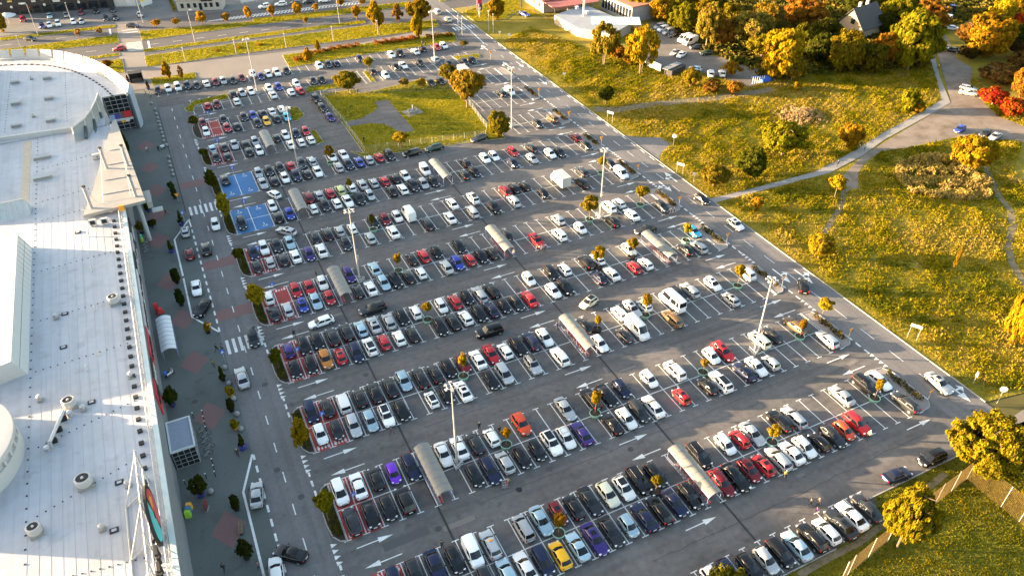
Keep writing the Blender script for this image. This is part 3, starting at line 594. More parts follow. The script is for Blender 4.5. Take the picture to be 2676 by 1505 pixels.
ROW(2, 0, [(7.6, 82.1, 0, 0, 1, 0), (10.0, 81.8, 3, 0, 1, 0), (12.5, 81.6, 1, 3, 1, 0), (15.0, 81.4, 15, 0, 1, 0), (17.5, 81.3, 0, 2, 1, 4), (20.0, 81.3, 4, 0, 1, 0), (24.9, 81.5, 0, 0, 0, 4), (27.4, 81.4, 4, 0, 1, 0), (30.0, 81.1, 0, 1, 0, 0), (34.9, 81.5, 4, 0, 1, 0), (37.4, 81.7, 1, 4, 1, 0), (42.5, 81.6, 1, 2, 1, 1), (47.4, 81.4, 0, 2, 0, 0), (55.0, 81.4, 0, 0, 1, 0), (59.8, 81.3, 3, 0, 0, 0), (62.6, 81.6, 0, 7, 1, 0), (69.7, 81.3, 19, 2, 0, 0), (82.4, 81.4, 1, 0, 0, 0), ])
ROW(2, 1, [(7.4, 87.0, 5, 4, 1, 0), (9.9, 86.9, 3, 0, 0, 1), (12.4, 86.7, 0, 6, 0, 0), (15.0, 86.7, 4, 0, 0, 0), (17.5, 86.8, 4, 1, 0, 0), (20.0, 86.8, 4, 1, 0, 0), (22.4, 87.4, 15, 0, 1, 0), (25.0, 86.7, 4, 3, 0, 0), (27.5, 86.5, 4, 3, 0, 0), (29.9, 86.9, 4, 0, 1, 0), (32.4, 86.8, 10, 0, 1, 0), (35.0, 86.7, 0, 1, 0, 0), (37.5, 86.9, 9, 1, 1, 0), (39.9, 86.7, 0, 0, 0, 0), (42.4, 86.7, 4, 3, 1, 0), (44.9, 86.8, 5, 2, 0, 0), (47.4, 86.8, 0, 0, 1, 0), (55.0, 86.6, 4, 0, 0, 0), (62.3, 86.8, 0, 0, 0, 0), (65.0, 86.9, 1, 3, 1, 0), (67.4, 86.6, 0, 0, 0, 0), (72.4, 85.2, 0, 8, 0, 0), (74.9, 86.9, 3, 1, 1, 0), (77.5, 86.8, 1, 3, 0, 0), (82.4, 86.5, 0, 0, 1, 0), (90.1, 86.5, 0, 2, 0, 0), ])
ROW(3, 0, [(7.4, 97.7, 4, 0, 1, 0), (10.0, 97.6, 4, 0, 1, 0), (12.5, 97.8, 12, 2, 1, 0), (14.9, 97.5, 9, 0, 0, 0), (17.5, 97.3, 5, 3, 1, 0), (20.0, 97.6, 0, 2, 0, 4), (22.5, 97.7, 9, 0, 0, 0), (25.1, 97.6, 0, 0, 0, 0), (27.5, 97.5, 4, 0, 0, 0), (32.5, 97.3, 4, 3, 1, 0), (35.0, 97.6, 4, 1, 0, 0), (37.4, 97.6, 0, 0, 0, 0), (40.0, 97.7, 4, 0, 1, 0), (42.4, 97.6, 5, 1, 0, 0), (44.9, 97.6, 4, 0, 1, 0), (47.3, 97.4, 3, 0, 1, 0), (49.9, 97.5, 9, 1, 0, 0), (54.9, 97.7, 0, 0, 1, 0), (57.4, 97.6, 4, 2, 1, 0), (64.6, 97.6, 5, 0, 0, 0), (67.3, 97.5, 0, 1, 0, 0), (72.2, 97.4, 9, 0, 0, 0), (74.8, 97.4, 0, 0, 0, 0), (84.7, 98.1, 4, 0, 0, 0), (87.5, 97.5, 1, 0, 0, 0), ])
ROW(3, 1, [(7.5, 102.8, 7, 0, 0, 0), (10.1, 102.8, 4, 3, 1, 0), (12.4, 102.9, 4, 0, 1, 0), (15.0, 102.7, 4, 2, 0, 0), (17.5, 102.9, 4, 2, 0, 0), (20.0, 102.8, 15, 0, 0, 0), (22.4, 102.8, 1, 1, 0, 0), (25.0, 102.6, 1, 0, 0, 0), (27.5, 102.7, 4, 0, 1, 0), (30.0, 102.9, 0, 0, 0, 0), (34.8, 102.6, 0, 0, 1, 0), (37.5, 102.6, 9, 0, 0, 0), (39.9, 102.8, 4, 0, 1, 0), (42.3, 102.6, 1, 3, 0, 0), (44.8, 102.6, 4, 2, 0, 0), (52.5, 102.9, 0, 0, 1, 0), (57.3, 102.9, 4, 3, 1, 0), (60.0, 102.7, 0, 0, 0, 0), (64.9, 102.8, 4, 2, 0, 0), (67.4, 102.9, 0, 0, 0, 0), (74.7, 103.0, 14, 0, 1, 0), (90.0, 102.8, 18, 0, 1, 0), ])
ROW(4, 0, [(7.4, 113.7, 3, 1, 0, 0), (9.8, 113.8, 1, 0, 0, 0), (12.5, 113.7, 6, 0, 1, 0), (14.9, 113.9, 15, 0, 1, 0), (17.4, 113.7, 9, 0, 1, 0), (22.6, 113.3, 4, 0, 0, 0), (25.0, 113.2, 0, 1, 0, 0), (27.7, 113.8, 15, 0, 1, 0), (29.9, 113.6, 4, 2, 1, 0), (32.5, 113.6, 4, 0, 0, 0), (35.0, 113.7, 0, 0, 0, 0), (40.1, 113.3, 1, 1, 0, 0), (42.5, 113.7, 6, 0, 1, 0), (45.1, 113.7, 9, 0, 0, 0), (47.5, 113.7, 4, 0, 1, 0), (49.8, 113.6, 4, 0, 0, 0), (59.8, 113.8, 9, 1, 1, 0), (64.9, 113.7, 0, 4, 0, 0), (69.9, 113.9, 0, 0, 1, 0), (77.1, 113.3, 4, 2, 0, 0), (82.2, 113.8, 0, 1, 0, 0), (89.9, 113.9, 3, 1, 1, 0), ])
ROW(4, 1, [(7.5, 118.7, 0, 0, 0, 0), (12.4, 118.8, 9, 0, 1, 0), (14.9, 118.5, 9, 0, 1, 0), (17.4, 118.8, 0, 0, 1, 0), (22.6, 119.2, 7, 3, 1, 0), (27.5, 118.8, 15, 1, 0, 0), (35.0, 118.8, 4, 0, 0, 0), (37.5, 118.8, 9, 0, 0, 0), (40.2, 118.8, 4, 0, 1, 0), (45.0, 118.8, 4, 3, 1, 0), (55.1, 118.4, 4, 0, 0, 0), (67.4, 118.9, 1, 0, 0, 0), (79.5, 118.6, 0, 4, 0, 0), (82.3, 118.9, 0, 0, 0, 0), ])
ROW(5, 0, [(7.4, 129.7, 3, 0, 0, 0), (10.0, 130.0, 1, 0, 0, 0), (12.5, 129.9, 3, 0, 0, 0), (14.9, 129.8, 0, 1, 0, 5), (17.5, 129.3, 7, 0, 1, 0), (20.0, 129.5, 0, 1, 0, 0), (25.0, 129.6, 3, 0, 1, 0), (30.0, 129.6, 1, 0, 0, 0), (34.9, 129.7, 0, 1, 0, 0), (42.3, 129.6, 3, 3, 0, 0), (47.4, 129.7, 0, 1, 0, 0), (52.6, 129.8, 1, 3, 0, 0), (57.4, 129.3, 4, 2, 1, 0), (62.3, 129.7, 1, 2, 0, 0), (69.7, 129.8, 4, 0, 1, 0), (75.4, 132.6, 0, 9, 0, 0), (79.6, 130.1, 4, 4, 0, 0), (89.9, 130.0, 0, 6, 1, 0), ])
ROW(5, 1, [(7.7, 134.7, 5, 3, 1, 0), (9.9, 135.3, 0, 2, 1, 0), (12.4, 135.2, 3, 0, 1, 0), (15.0, 135.2, 15, 1, 1, 0), (20.0, 134.8, 3, 0, 0, 0), (22.6, 134.8, 4, 3, 0, 0), (25.1, 134.8, 1, 0, 0, 0), (27.7, 134.7, 0, 0, 0, 0), (32.4, 135.2, 4, 0, 1, 0), (35.0, 135.1, 10, 0, 1, 0), (37.6, 135.0, 0, 0, 1, 0), (40.0, 134.5, 0, 7, 0, 0), (50.0, 134.8, 0, 1, 0, 0), (54.9, 134.7, 0, 2, 0, 4), (62.6, 134.6, 10, 2, 0, 0), (64.9, 134.9, 4, 0, 0, 0), (67.4, 134.6, 4, 0, 0, 0), (82.2, 134.8, 3, 3, 0, 0), (90.1, 134.9, 4, 0, 1, 0), ])
ROW(6, 0, [(7.6, 146.7, 3, 4, 1, 0), (14.9, 145.9, 4, 0, 0, 0), (17.4, 146.1, 6, 0, 1, 0), (22.5, 146.0, 0, 0, 0, 0), (25.1, 146.2, 3, 0, 1, 0), (27.6, 146.0, 0, 0, 0, 0), (30.0, 145.8, 0, 1, 1, 0), (32.6, 145.6, 3, 2, 1, 0), (35.1, 146.0, 1, 0, 1, 0), (40.0, 145.8, 4, 1, 0, 0), (42.5, 145.6, 0, 0, 0, 0), (45.1, 145.7, 3, 2, 1, 0), (47.5, 145.8, 1, 0, 1, 0), (49.9, 145.7, 4, 0, 1, 0), (57.4, 145.5, 4, 0, 0, 0), (60.1, 145.8, 4, 0, 1, 0), (69.9, 145.7, 5, 0, 1, 0), (74.9, 145.6, 1, 0, 1, 0), (79.9, 145.9, 0, 0, 1, 0), (82.3, 145.6, 4, 0, 1, 0), (89.9, 145.9, 4, 0, 1, 0), ])
ROW(6, 1, [(14.8, 151.1, 0, 0, 1, 0), (22.7, 151.1, 10, 2, 0, 0), (25.0, 151.2, 1, 0, 0, 0), (27.5, 151.1, 9, 0, 0, 0), (29.8, 151.0, 17, 4, 0, 0), (32.4, 151.2, 0, 0, 0, 4), (35.0, 151.5, 1, 1, 0, 0), (37.5, 151.1, 1, 0, 0, 0), (40.0, 150.9, 9, 0, 0, 0), (42.5, 151.0, 4, 0, 0, 0), (45.0, 150.9, 0, 0, 1, 0), (50.0, 151.4, 0, 6, 1, 0), (59.8, 150.7, 4, 0, 0, 0), (64.9, 150.7, 0, 0, 1, 0), (67.3, 150.8, 0, 0, 1, 0), (72.4, 150.8, 9, 0, 1, 0), (77.2, 150.8, 4, 3, 0, 0), (89.7, 150.9, 10, 0, 0, 0), ])
ROW(7, 0, [(15.0, 162.0, 1, 1, 1, 0), (17.5, 162.1, 3, 0, 0, 0), (20.0, 162.3, 0, 0, 1, 0), (22.5, 162.1, 5, 2, 1, 0), (25.0, 161.9, 3, 0, 0, 0), (27.5, 162.0, 0, 1, 1, 0), (32.4, 162.0, 1, 3, 0, 0), (34.9, 162.4, 5, 1, 1, 0), (37.5, 162.4, 6, 1, 0, 0), (39.9, 162.4, 1, 0, 0, 0), (42.5, 162.5, 9, 0, 0, 0), (45.1, 162.6, 4, 3, 1, 0), (85.0, 162.3, 3, 0, 1, 0), (89.8, 163.1, 19, 2, 0, 0), ])
ROW(7, 1, [(7.5, 167.6, 3, 1, 0, 0), (15.0, 167.4, 1, 0, 1, 0), (17.4, 167.4, 3, 0, 1, 0), (20.0, 167.6, 3, 3, 1, 0), (22.5, 167.7, 9, 0, 0, 0), (25.1, 167.8, 3, 3, 1, 0), (27.5, 167.7, 1, 3, 0, 0), (32.4, 167.7, 0, 0, 1, 0), (35.2, 167.4, 0, 1, 1, 0), ])
ROW(8, 0, [(7.4, 179.6, 3, 0, 1, 0), (9.9, 179.1, 3, 0, 0, 0), (15.0, 179.4, 3, 0, 0, 0), (17.4, 178.9, 0, 0, 1, 0), (25.0, 178.8, 0, 1, 0, 0), (27.6, 178.8, 0, 0, 0, 0), (30.1, 179.1, 0, 0, 0, 0), ])
ROW(8, 1, [(7.3, 184.9, 15, 0, 0, 0), (10.0, 184.5, 3, 1, 0, 0), (12.5, 184.8, 1, 1, 1, 0), (15.0, 183.8, 3, 0, 0, 0), (17.4, 184.3, 1, 0, 1, 0), (22.6, 183.9, 3, 0, 0, 0), (25.0, 184.5, 0, 0, 1, 0), (27.6, 184.2, 5, 0, 1, 0), (30.1, 184.4, 9, 0, 1, 0), (84.9, 183.9, 4, 0, 0, 0), (87.4, 184.0, 0, 6, 1, 0), ])
ROW(9, 0, [(7.3, 195.5, 0, 0, 1, 0), (12.5, 195.4, 9, 0, 1, 0), (14.9, 195.3, 3, 0, 0, 0), (20.0, 194.9, 3, 0, 1, 0), (22.4, 194.9, 13, 0, 1, 0), (25.1, 195.4, 3, 0, 0, 0), (27.7, 195.1, 18, 0, 1, 0), ])
ROW(9, 1, [(7.3, 201.2, 10, 0, 1, 0), (12.4, 200.8, 3, 0, 1, 0), (17.5, 200.2, 3, 0, 1, 0), (19.9, 200.0, 6, 0, 1, 0), (22.5, 200.2, 5, 1, 0, 0), (24.9, 200.4, 0, 1, 0, 0), (27.6, 201.0, 0, 0, 0, 0), (70.0, 199.9, 3, 0, 1, 0), (72.9, 199.7, 4, 0, 1, 0), (80.6, 200.3, 0, 9, 1, 0), ])
ROW(10, 0, [(10.0, 212.0, 9, 0, 0, 0), (12.4, 211.9, 10, 0, 1, 0), (17.6, 211.5, 0, 0, 0, 0), (27.5, 211.5, 0, 1, 0, 0), (32.5, 211.2, 0, 0, 0, 0), (35.1, 211.2, 9, 1, 0, 0), (60.1, 211.1, 0, 0, 1, 0), (80.0, 211.2, 4, 0, 1, 0), (85.0, 210.8, 4, 0, 1, 0), (87.6, 211.0, 4, 0, 1, 0), ])
ROW(10, 1, [(17.6, 216.8, 3, 2, 0, 0), (20.0, 216.8, 1, 0, 1, 0), (22.5, 216.8, 0, 0, 1, 0), (27.5, 216.8, 0, 0, 1, 0), (30.1, 216.6, 6, 0, 1, 0), (35.2, 216.6, 0, 0, 1, 0), (40.0, 216.5, 3, 0, 1, 0), (42.5, 216.2, 4, 0, 1, 0), (57.6, 215.8, 4, 0, 0, 0), (64.9, 216.1, 4, 0, 1, 0), (67.4, 216.3, 0, 1, 1, 0), (72.5, 216.0, 4, 3, 1, 0), (77.8, 216.6, 1, 0, 0, 0), ])
ROW(11, 0, [(-1.1, 229.3, 4, 0, 1, 0), (1.7, 229.4, 0, 0, 1, 0), (4.3, 229.2, 0, 4, 1, 0), (6.8, 229.0, 3, 2, 1, 0), (9.3, 228.0, 3, 0, 1, 0), (12.0, 228.4, 0, 1, 0, 0), (14.5, 228.2, 10, 0, 1, 0), (16.7, 228.2, 1, 0, 1, 0), (19.2, 227.2, 3, 0, 1, 0), (21.9, 228.0, 10, 0, 1, 0), (25.4, 229.7, 0, 0, 1, 0), (27.1, 226.6, 7, 0, 1, 0), (29.5, 227.5, 0, 0, 1, 0), (32.0, 227.5, 0, 2, 1, 0), (34.8, 227.8, 3, 0, 1, 0), (44.6, 227.5, 0, 0, 1, 0), (47.3, 227.3, 3, 0, 1, 0), (49.6, 226.9, 5, 0, 0, 0), (57.2, 227.8, 5, 0, 1, 0), (67.0, 226.4, 0, 0, 1, 0), (69.8, 226.2, 4, 2, 1, 0), (74.6, 225.7, 0, 1, 0, 0), (77.4, 226.9, 4, 0, 0, 0), (82.0, 226.1, 9, 0, 1, 0), (84.5, 226.5, 0, 0, 1, 0), ])
OTHER = [
 (-3.0,75.1,79, 'S', 's', '', 'silver saloon waiting in the pick-up bay beside the thick white line'),
 (-0.9,63.9,138, 'K', 's', '', 'black saloon turning across the left road at the bottom'),
 (-3.1,62.0,84, 'W', 's', '', 'white saloon cut by the bottom edge on the left road'),
 (-4.0,127.6,-93, 'W', 's', '', 'white saloon in the pick-up bay above the black one'),
 (-3.9,120.8,-120, 'K', 's', '', 'black saloon standing aslant by the yellow flower tub'),
 (2.8,108.5,-92, 'D', 'm', '', 'dark grey people carrier driving over the lower zebra crossing'),
 (-0.7,99.4,91, 'S', 's', '', 'silver saloon driving away below the lower zebra crossing'),
 (-3.4,148.7,88, 'S', 'h', '', 'silver hatchback at the corner of the white bay line'),
 (-3.7,139.8,89, 'M', 'h', '', 'maroon hatchback beside a black saloon on the left road'),
 (-0.5,140.2,87, 'K', 's', '', 'black saloon beside the maroon hatchback on the left road'),
 (2.6,148.9,-93, 'W', 'h', '', 'white hatchback driving towards the camera beside the blue bays'),
 (16.2,155.9,112, 'W', 'h', '', 'white hatchback pulling out aslant between the two blue bay blocks'),
 (15.3,139.6,128, 'S', 'e', '', 'silver estate car driving left below the lower blue bays'),
 (14.3,107.7,-176, 'W', 'h', '', 'white hatchback driving left down an aisle near the red bays'),
 (23.5,107.2,-179, 'D', 'e', '', 'dark grey estate car driving left behind a white hatchback'),
 (39.6,92.3,178, 'K', 'u', '', 'black off-roader driving in the aisle of the middle rows'),
 (59.0,91.8,-162, 'C', 'h', 'blackroof', 'cream hatchback with black roof turning in a sunny aisle'),
 (81.6,107.6,179, 'D', 's', '', 'dark grey saloon turning beside the right-hand trolley shelter'),
 (99.4,112.5,-87, 'K', 'h', '', 'black hatchback on the right road where the footpath starts'),
 (99.4,101.1,-89, 'W', 'h', '', 'white hatchback on the right road next to the meadow'),
 (96.9,78.5,53, 'K', 'u', '', 'black off-roader driving up the right road'),
 (98.1,49.7,-97, 'S', 's', '', 'silver saloon driving down the right road by the last arrow'),
 (77.7,39.4,-5, 'N', 's', '', 'navy saloon parked parallel to the corner lawn'),
 (84.6,39.4,178, 'K', 'm', '', 'black people carrier parked under the large corner tree'),
 (37.5,203.1,-86, 'K', 'u', '', 'black off-roader parked along the fence, uppermost of three'),
 (37.6,196.6,-84, 'K', 'e', '', 'black estate car parked along the fence, middle of three'),
 (37.8,189.8,-84, 'P', 'h', '', 'dark purple hatchback along the fence, lowest of three'),
 (68.0,161.1,-169, 'D', 'e', '', 'dark grey estate car parked below the fenced lawn by round tree'),
 (56.1,161.2,-175, 'E', 'e', '', 'dark green estate car parked below the fenced lawn, middle of three'),
 (50.3,161.1,-176, 'K', 'e', '', 'black estate car parked below the fenced lawn, left of three'),
 (95.0,259.3,87, 'S', 'v', '', 'silver small van waiting at the far junction'),
 (95.3,250.0,88, 'C', 'h', '', 'pale hatchback leaving over the far zebra crossing'),
 (-34.4,293.5,-38, 'K', 'h', '', 'black hatchback on the far main road at left'),
 (-3.2,292.5,-32, 'K', 's', '', 'black saloon on the far main road before the paved crossing'),
 (-8.7,270.3,-178, 'R', 'h', '', 'red hatchback on the near main road by the white stripes'),
 (41.5,293.5,-170, 'W', 'u', '', 'white off-roader on the top road beside the young trees, leftmost'),
 (47.3,293.4,168, 'W', 'u', '', 'white off-roader second in the line on the top road'),
 (52.5,292.5,147, 'K', 'h', '', 'black hatchback behind a golden street tree on the top road'),
 (57.1,292.2,179, 'D', 'h', '', 'dark grey hatchback near the top edge on the top road'),
 (62.7,290.7,171, 'W', 'v', '', 'white small van at the top edge on the top road'),
 (-37.2,317.2,-90, 'R', 'h', '', 'red hatchback before the dark shop front'),
 (-28.7,317.1,-89, 'L', 's', '', 'pale blue saloon in the forecourt under the shops'),
 (-28.8,306.1,-87, 'W', 'h', 'blackroof', 'white hatchback with black roof in the forecourt'),
 (-26.1,306.3,-88, 'W', 'u', '', 'white off-roader in the forecourt beside a white hatchback'),
 (-31.1,306.1,-85, 'P', 'h', '', 'dark purple hatchback in the forecourt, leftmost of its line'),
 (-23.5,315.6,-82, 'G', 'h', '', 'grey hatchback in the forecourt by the lamp'),
 (-21.3,306.1,-89, 'W', 'h', '', 'white hatchback right of the forecourt lamp post'),
 (-18.7,305.2,-89, 'S', 'h', '', 'silver hatchback rightmost in the forecourt line'),
 (-18.6,316.0,-91, 'M', 'h', '', 'maroon hatchback close to the dark shop front'),
 (-13.8,315.5,-87, 'K', 'u', '', 'black off-roader close to the dark shop front'),
 (-11.0,305.1,-91, 'K', 'h', '', 'black hatchback in the forecourt by the white building'),
 (-8.0,304.4,-86, 'D', 'h', '', 'dark grey hatchback in the forecourt by the white building'),
 (-8.3,314.5,-85, 'D', 'h', '', 'dark grey hatchback at the corner of the white building'),
 (0.0,304.1,-84, 'S', 'h', '', 'silver hatchback by the tall lamp right of the forecourt'),
 (41.5,294.2,174, 'W', 'h', '', 'white hatchback leaving the lot of the pale kiosk building'),
 (121.4,243.3,-71, 'B', 's', '', 'blue saloon on the lane by the red roofed building'),
 (155.9,210.9,-170, 'S', 'v', '', 'silver van at the upper end of the parked vans'),
 (155.4,208.2,-170, 'W', 'v', '', 'white van second from the top among the parked vans'),
 (155.3,205.0,-169, 'S', 'v', '', 'silver van third from the top among the parked vans'),
 (155.8,202.2,-174, 'K', 'v', '', 'black van in the line of parked vans'),
 (156.0,196.8,-172, 'W', 'p', '', 'white tall van, upper of a pair in the yard'),
 (156.0,193.9,-171, 'W', 'p', '', 'white tall van, lower of a pair in the yard'),
 (155.1,189.5,160, 'D', 'h', '', 'dark grey hatchback below the white vans in the yard'),
 (155.1,184.0,177, 'E', 's', '', 'dark green saloon at the end of the line in the yard'),
 (146.4,188.6,-153, 'S', 's', '', 'silver saloon parked in the middle of the yard'),
 (147.0,186.1,-152, 'W', 's', '', 'white saloon parked in the middle of the yard'),
 (145.5,169.6,55, 'W', 'v', '', 'white van at the lower edge of the yard'),
 (148.7,168.4,55, 'W', 'v', '', 'white van behind an orange bush at the yard edge'),
 (144.0,174.9,128, 'L', 'h', '', 'pale blue hatchback behind the yard wall'),
 (224.4,152.0,120, 'K', 's', '', 'black saloon on the dirt road under golden trees'),
 (203.1,129.0,-59, 'S', 'e', '', 'silver estate car on the dirt road by red bushes'),
 (200.4,126.8,-53, 'C', 's', '', 'cream saloon on the dirt road beside a silver estate'),
 (178.7,111.8,-166, 'B', 'h', '', 'blue hatchback alone on the dirt road'),
 (182.3,107.4,-166, 'D', 'h', '', 'dark grey hatchback partly hidden by the yellow tree'),
 (183.0,105.1,-167, 'S', 's', '', 'silver saloon behind the yellow tree on the dirt road'),
 (241.3,166.5,130, 'W', 's', '', 'white saloon in the shade at the end of the dirt road'),
 (246.9,174.3,116, 'W', 'p', '', 'white panel van at the end of the dirt road'),
]
ALL = []
for (x, y, c, t, d, ex), r, lab, grp in BAY:
    ALL.append((x, y, (-90 if d == 'f' else 90)+rnd.uniform(-1.2, 1.2), c, t, ex, lab, grp, r))
for x, y, hd, c, t, ex, lab in OTHER: ALL.append((x, y, hd, c, t, ex, lab, None, -2))
def cdist(a): return math.hypot(a[0], a[1])
cars_only = sorted([a for a in ALL if a[4] not in 'vpBT'], key=cdist)
near = set(id(a) for a in cars_only[:296])
rest = []
for a in ALL:
    x, y, hd, c, t, ex, lab, grp, r = a
    if t == 'T': make_truck(x, y, hd, lab, grp)
    elif t in 'vpB' or id(a) in near: make_car(x, y, hd, c, t, ex, lab, grp, y < 140, CAT.get(t, 'car'))
    else: rest.append(a)
# the cars farthest away, beyond the 296 nearest, as one mass
fm = MB(); fmats = [TRIM, GLASSC, TYRE, RIM, HEADL, TAILL, PLATE]; fidx = {}
for x, y, hd, c, t, ex, lab, grp, r in rest:
    if c not in fidx:
        cn, col, metal = COLS[c]; fidx[c] = len(fmats)
        fmats.append(mat('car_paint_'+cn.replace(' ', '_'), col, .24, .03, .5, metal=.35*metal, coat=.3))
    P = CM[t]; ca, sa = math.cos(R(hd)), math.sin(R(hd))
    def put(me, off, mm):
        vs = [(x+ca*(v.co.x+off[0])-sa*(v.co.y+off[1]), y+sa*(v.co.x+off[0])+ca*(v.co.y+off[1]), .024+v.co.z+off[2]) for v in me.vertices]
        o = len(fm.v); fm.v += vs
        for p in me.polygons: fm.f.append(tuple(i+o for i in p.vertices)); fm.m.append(mm[p.material_index])
    put(P['body'], (0, 0, 0), [fidx[c], 0, 3])
    for nm, q in (('windscreen', 1), ('rear_window', 1), ('side_window', 1), ('side_window.', 1), ('headlight', 4), ('headlight.', 4), ('tail_light', 5), ('tail_light.', 5), ('number_plate', 6), ('number_plate.', 6)):
        if nm in P: put(P[nm], (0, 0, 0), [q])
    for p in P['_wheels']: put(P['wheel'], p, [2, 3])
tag(fm.build('distant_parked_cars', fmats, smooth=38), 'many small parked cars of all colours at the far end', 'cars', kind='stuff')

# ---------------------------------------------------------------- plants
def rng_dirs(g, n):
    v = g.normal(size=(n, 3)); return v/np.linalg.norm(v, axis=1)[:, None]
def leaf_mesh(name, centres, dirs, size, g, m, aspect=.7, up=.25):
    n = len(centres); nrm = dirs+g.normal(size=(n, 3))*.55; nrm[:, 2] += up; nrm /= np.linalg.norm(nrm, axis=1)[:, None]
    a = np.cross(nrm, g.normal(size=(n, 3))); a /= np.linalg.norm(a, axis=1)[:, None]+1e-9; b = np.cross(nrm, a)
    s = size*g.uniform(.6, 1.35, n)[:, None]
    q = np.empty((n, 4, 3)); q[:, 0] = centres-a*s; q[:, 1] = centres-b*s*aspect; q[:, 2] = centres+a*s; q[:, 3] = centres+b*s*aspect
    return quads(name, q, m)
def quads(name, q, m):
    n = len(q); me = bpy.data.meshes.new(name); me.vertices.add(n*4); me.vertices.foreach_set('co', q.reshape(-1).astype(np.float32))
    me.loops.add(n*4); me.loops.foreach_set('vertex_index', np.arange(n*4, dtype=np.int32)); me.polygons.add(n)
    me.polygons.foreach_set('loop_start', np.arange(0, n*4, 4, dtype=np.int32)); me.polygons.foreach_set('loop_total', np.full(n, 4, dtype=np.int32))
    me.materials.append(m); me.update(calc_edges=True); return me
def crown_mesh(kind, seed):
    # unit crown: radius 1 horizontally, z from 0 to 1 (scaled on the object)
    g = np.random.default_rng(seed)
    spec = {'round': (150, 90, .050, .20), 'great': (300, 95, .032, .14), 'ball': (34, 60, .11, .32), 'column': (80, 60, .08, .22), 'loose': (58, 60, .055, .19), 'bush': (60, 75, .075, .27), 'fine': (150, 70, .046, .18), 'cone': (40, 36, .12, .22)}[kind]
    nc, nl, ls, cs = spec
    d = rng_dirs(g, nc); rad = g.uniform(.35, 1, nc)**.5
    lob = 1+.22*np.sin(d[:, 0]*3.1+seed)*np.cos(d[:, 1]*2.7+seed*2)+.16*np.sin(d[:, 2]*4+seed)
    c = d*rad[:, None]*lob[:, None]
    z = (c[:, 2]*.5+.5)
    if kind == 'column': f = np.interp(z, [0, .25, .6, 1], [.62, 1., .75, .12]); c[:, 0] *= f; c[:, 1] *= f
    if kind == 'cone': z = g.uniform(0, 1, nc); f = (1-z)*.95+.05; c[:, 0] *= f; c[:, 1] *= f
    if kind == 'loose': f = np.interp(z, [0, .3, .7, 1], [.55, 1., .95, .35]); c[:, 0] *= f; c[:, 1] *= f
    if kind == 'bush': z = np.clip(z, .05, 1)**.8
    c = c*np.array([.8, .8, 1]); 
    cz = z*.86+.07
    cen = np.stack([c[:, 0], c[:, 1], cz], 1)
    csz = cs*g.uniform(.6, 1.25, nc)
    k = np.repeat(np.arange(nc), nl); dd = rng_dirs(g, len(k)); rr = g.uniform(.25, 1, len(k))**.5
    off = dd*(csz[k]*rr)[:, None]*np.array([1, 1, .42])
    pos = cen[k]+off
    out = pos-np.array([0, 0, .45]); out[:, 2] *= 2; out /= np.linalg.norm(out, axis=1)[:, None]+1e-9
    m = leaf_mesh('crown', pos*np.array([1, 1, 1]), (dd*.7+out*.6), ls, g, LEAF)
    v = np.empty(len(m.vertices)*3, np.float32); m.vertices.foreach_get('co', v); v = v.reshape(-1, 3)
    return m
CR = {k: [crown_mesh(k, 11*i+len(k)) for i in range(3)] for k in ('round', 'great', 'ball', 'column', 'loose', 'bush', 'fine', 'cone')}
def trunk_mesh(h, r, hc, rc, seed, multi=1, m=None):
    g = random.Random(seed); t = MB()
    for q in range(multi):
        ax, ay = (g.uniform(-.35, .35), g.uniform(-.35, .35)) if multi > 1 else (0, 0)
        px, py, pz = ax, ay, -.05; n = 5; pts = []
        for i in range(n+1):
            f = i/n; pts.append((ax*(1+3*f)+g.uniform(-.1, .1)*r*2, ay*(1+3*f)+g.uniform(-.1, .1)*r*2, h*.92*f-.05))
        for i in range(n): t.tube(pts[i], pts[i+1], r*(1-.75*i/n), r*(1-.75*(i+1)/n), n=7)
        for b in range(7):
            a = g.uniform(0, 6.28); i = g.randint(2, n); p = pts[i]; L = rc*g.uniform(.4, .8)
            t.tube(p, (p[0]+math.cos(a)*L, p[1]+math.sin(a)*L, min(h*.95, p[2]+L*g.uniform(.4, .9))), r*.28, r*.08, n=5)
    return t.mesh('trunk', m or BARK, 50)
LF = .48
YEL = (.56, .37, .02); GOLD = (.52, .29, .02); OLIVE = (.24, .20, .025); LEMON = (.66, .46, .03); GREEN = (.14, .15, .02); DKGRN = (.09, .10, .018); ORNG = (.54, .25, .04); RUST = (.36, .18, .04); REDF = (.55, .07, .02); YGRN = (.30, .27, .02); BROWN = (.20, .12, .05); PALE = (.42, .30, .10)
def tree(x, y, h, r, kind, col, label, group=None, z=0, multi=1, cbase=None, name=None, trunk=True, pale=False):
    cat = {'bush': 'bush'}.get(kind, 'tree'); s = int(x*7+y*13) & 1023
    root = empty(name or {'bush': 'bush', 'column': 'columnar_tree', 'cone': 'conifer'}.get(kind, 'autumn_tree'), (x, y, z), (s % 63)/10, label, cat, group)
    cb = {'great': .10, 'round': .12, 'ball': .45, 'column': .08, 'loose': .12, 'bush': 0., 'fine': .2, 'cone': .05}[kind] if cbase is None else cbase
    o = link('crown', CR[kind][s % 3], root); o.location = (0, 0, h*cb); o.scale = (r, r, h*(1-cb)); j = .88+.24*((s*37) % 100)/100
    o.color = (min(.9, col[0]*j*LF), min(.9, col[1]*j*LF), col[2]*LF*.7, 1)
    if trunk: link('trunk', trunk_mesh(h*.9, max(.06, r*(.055 if multi == 1 else .02)), h*cb, r*.9, s, multi, BARKP if pale else BARK), root)
    return root
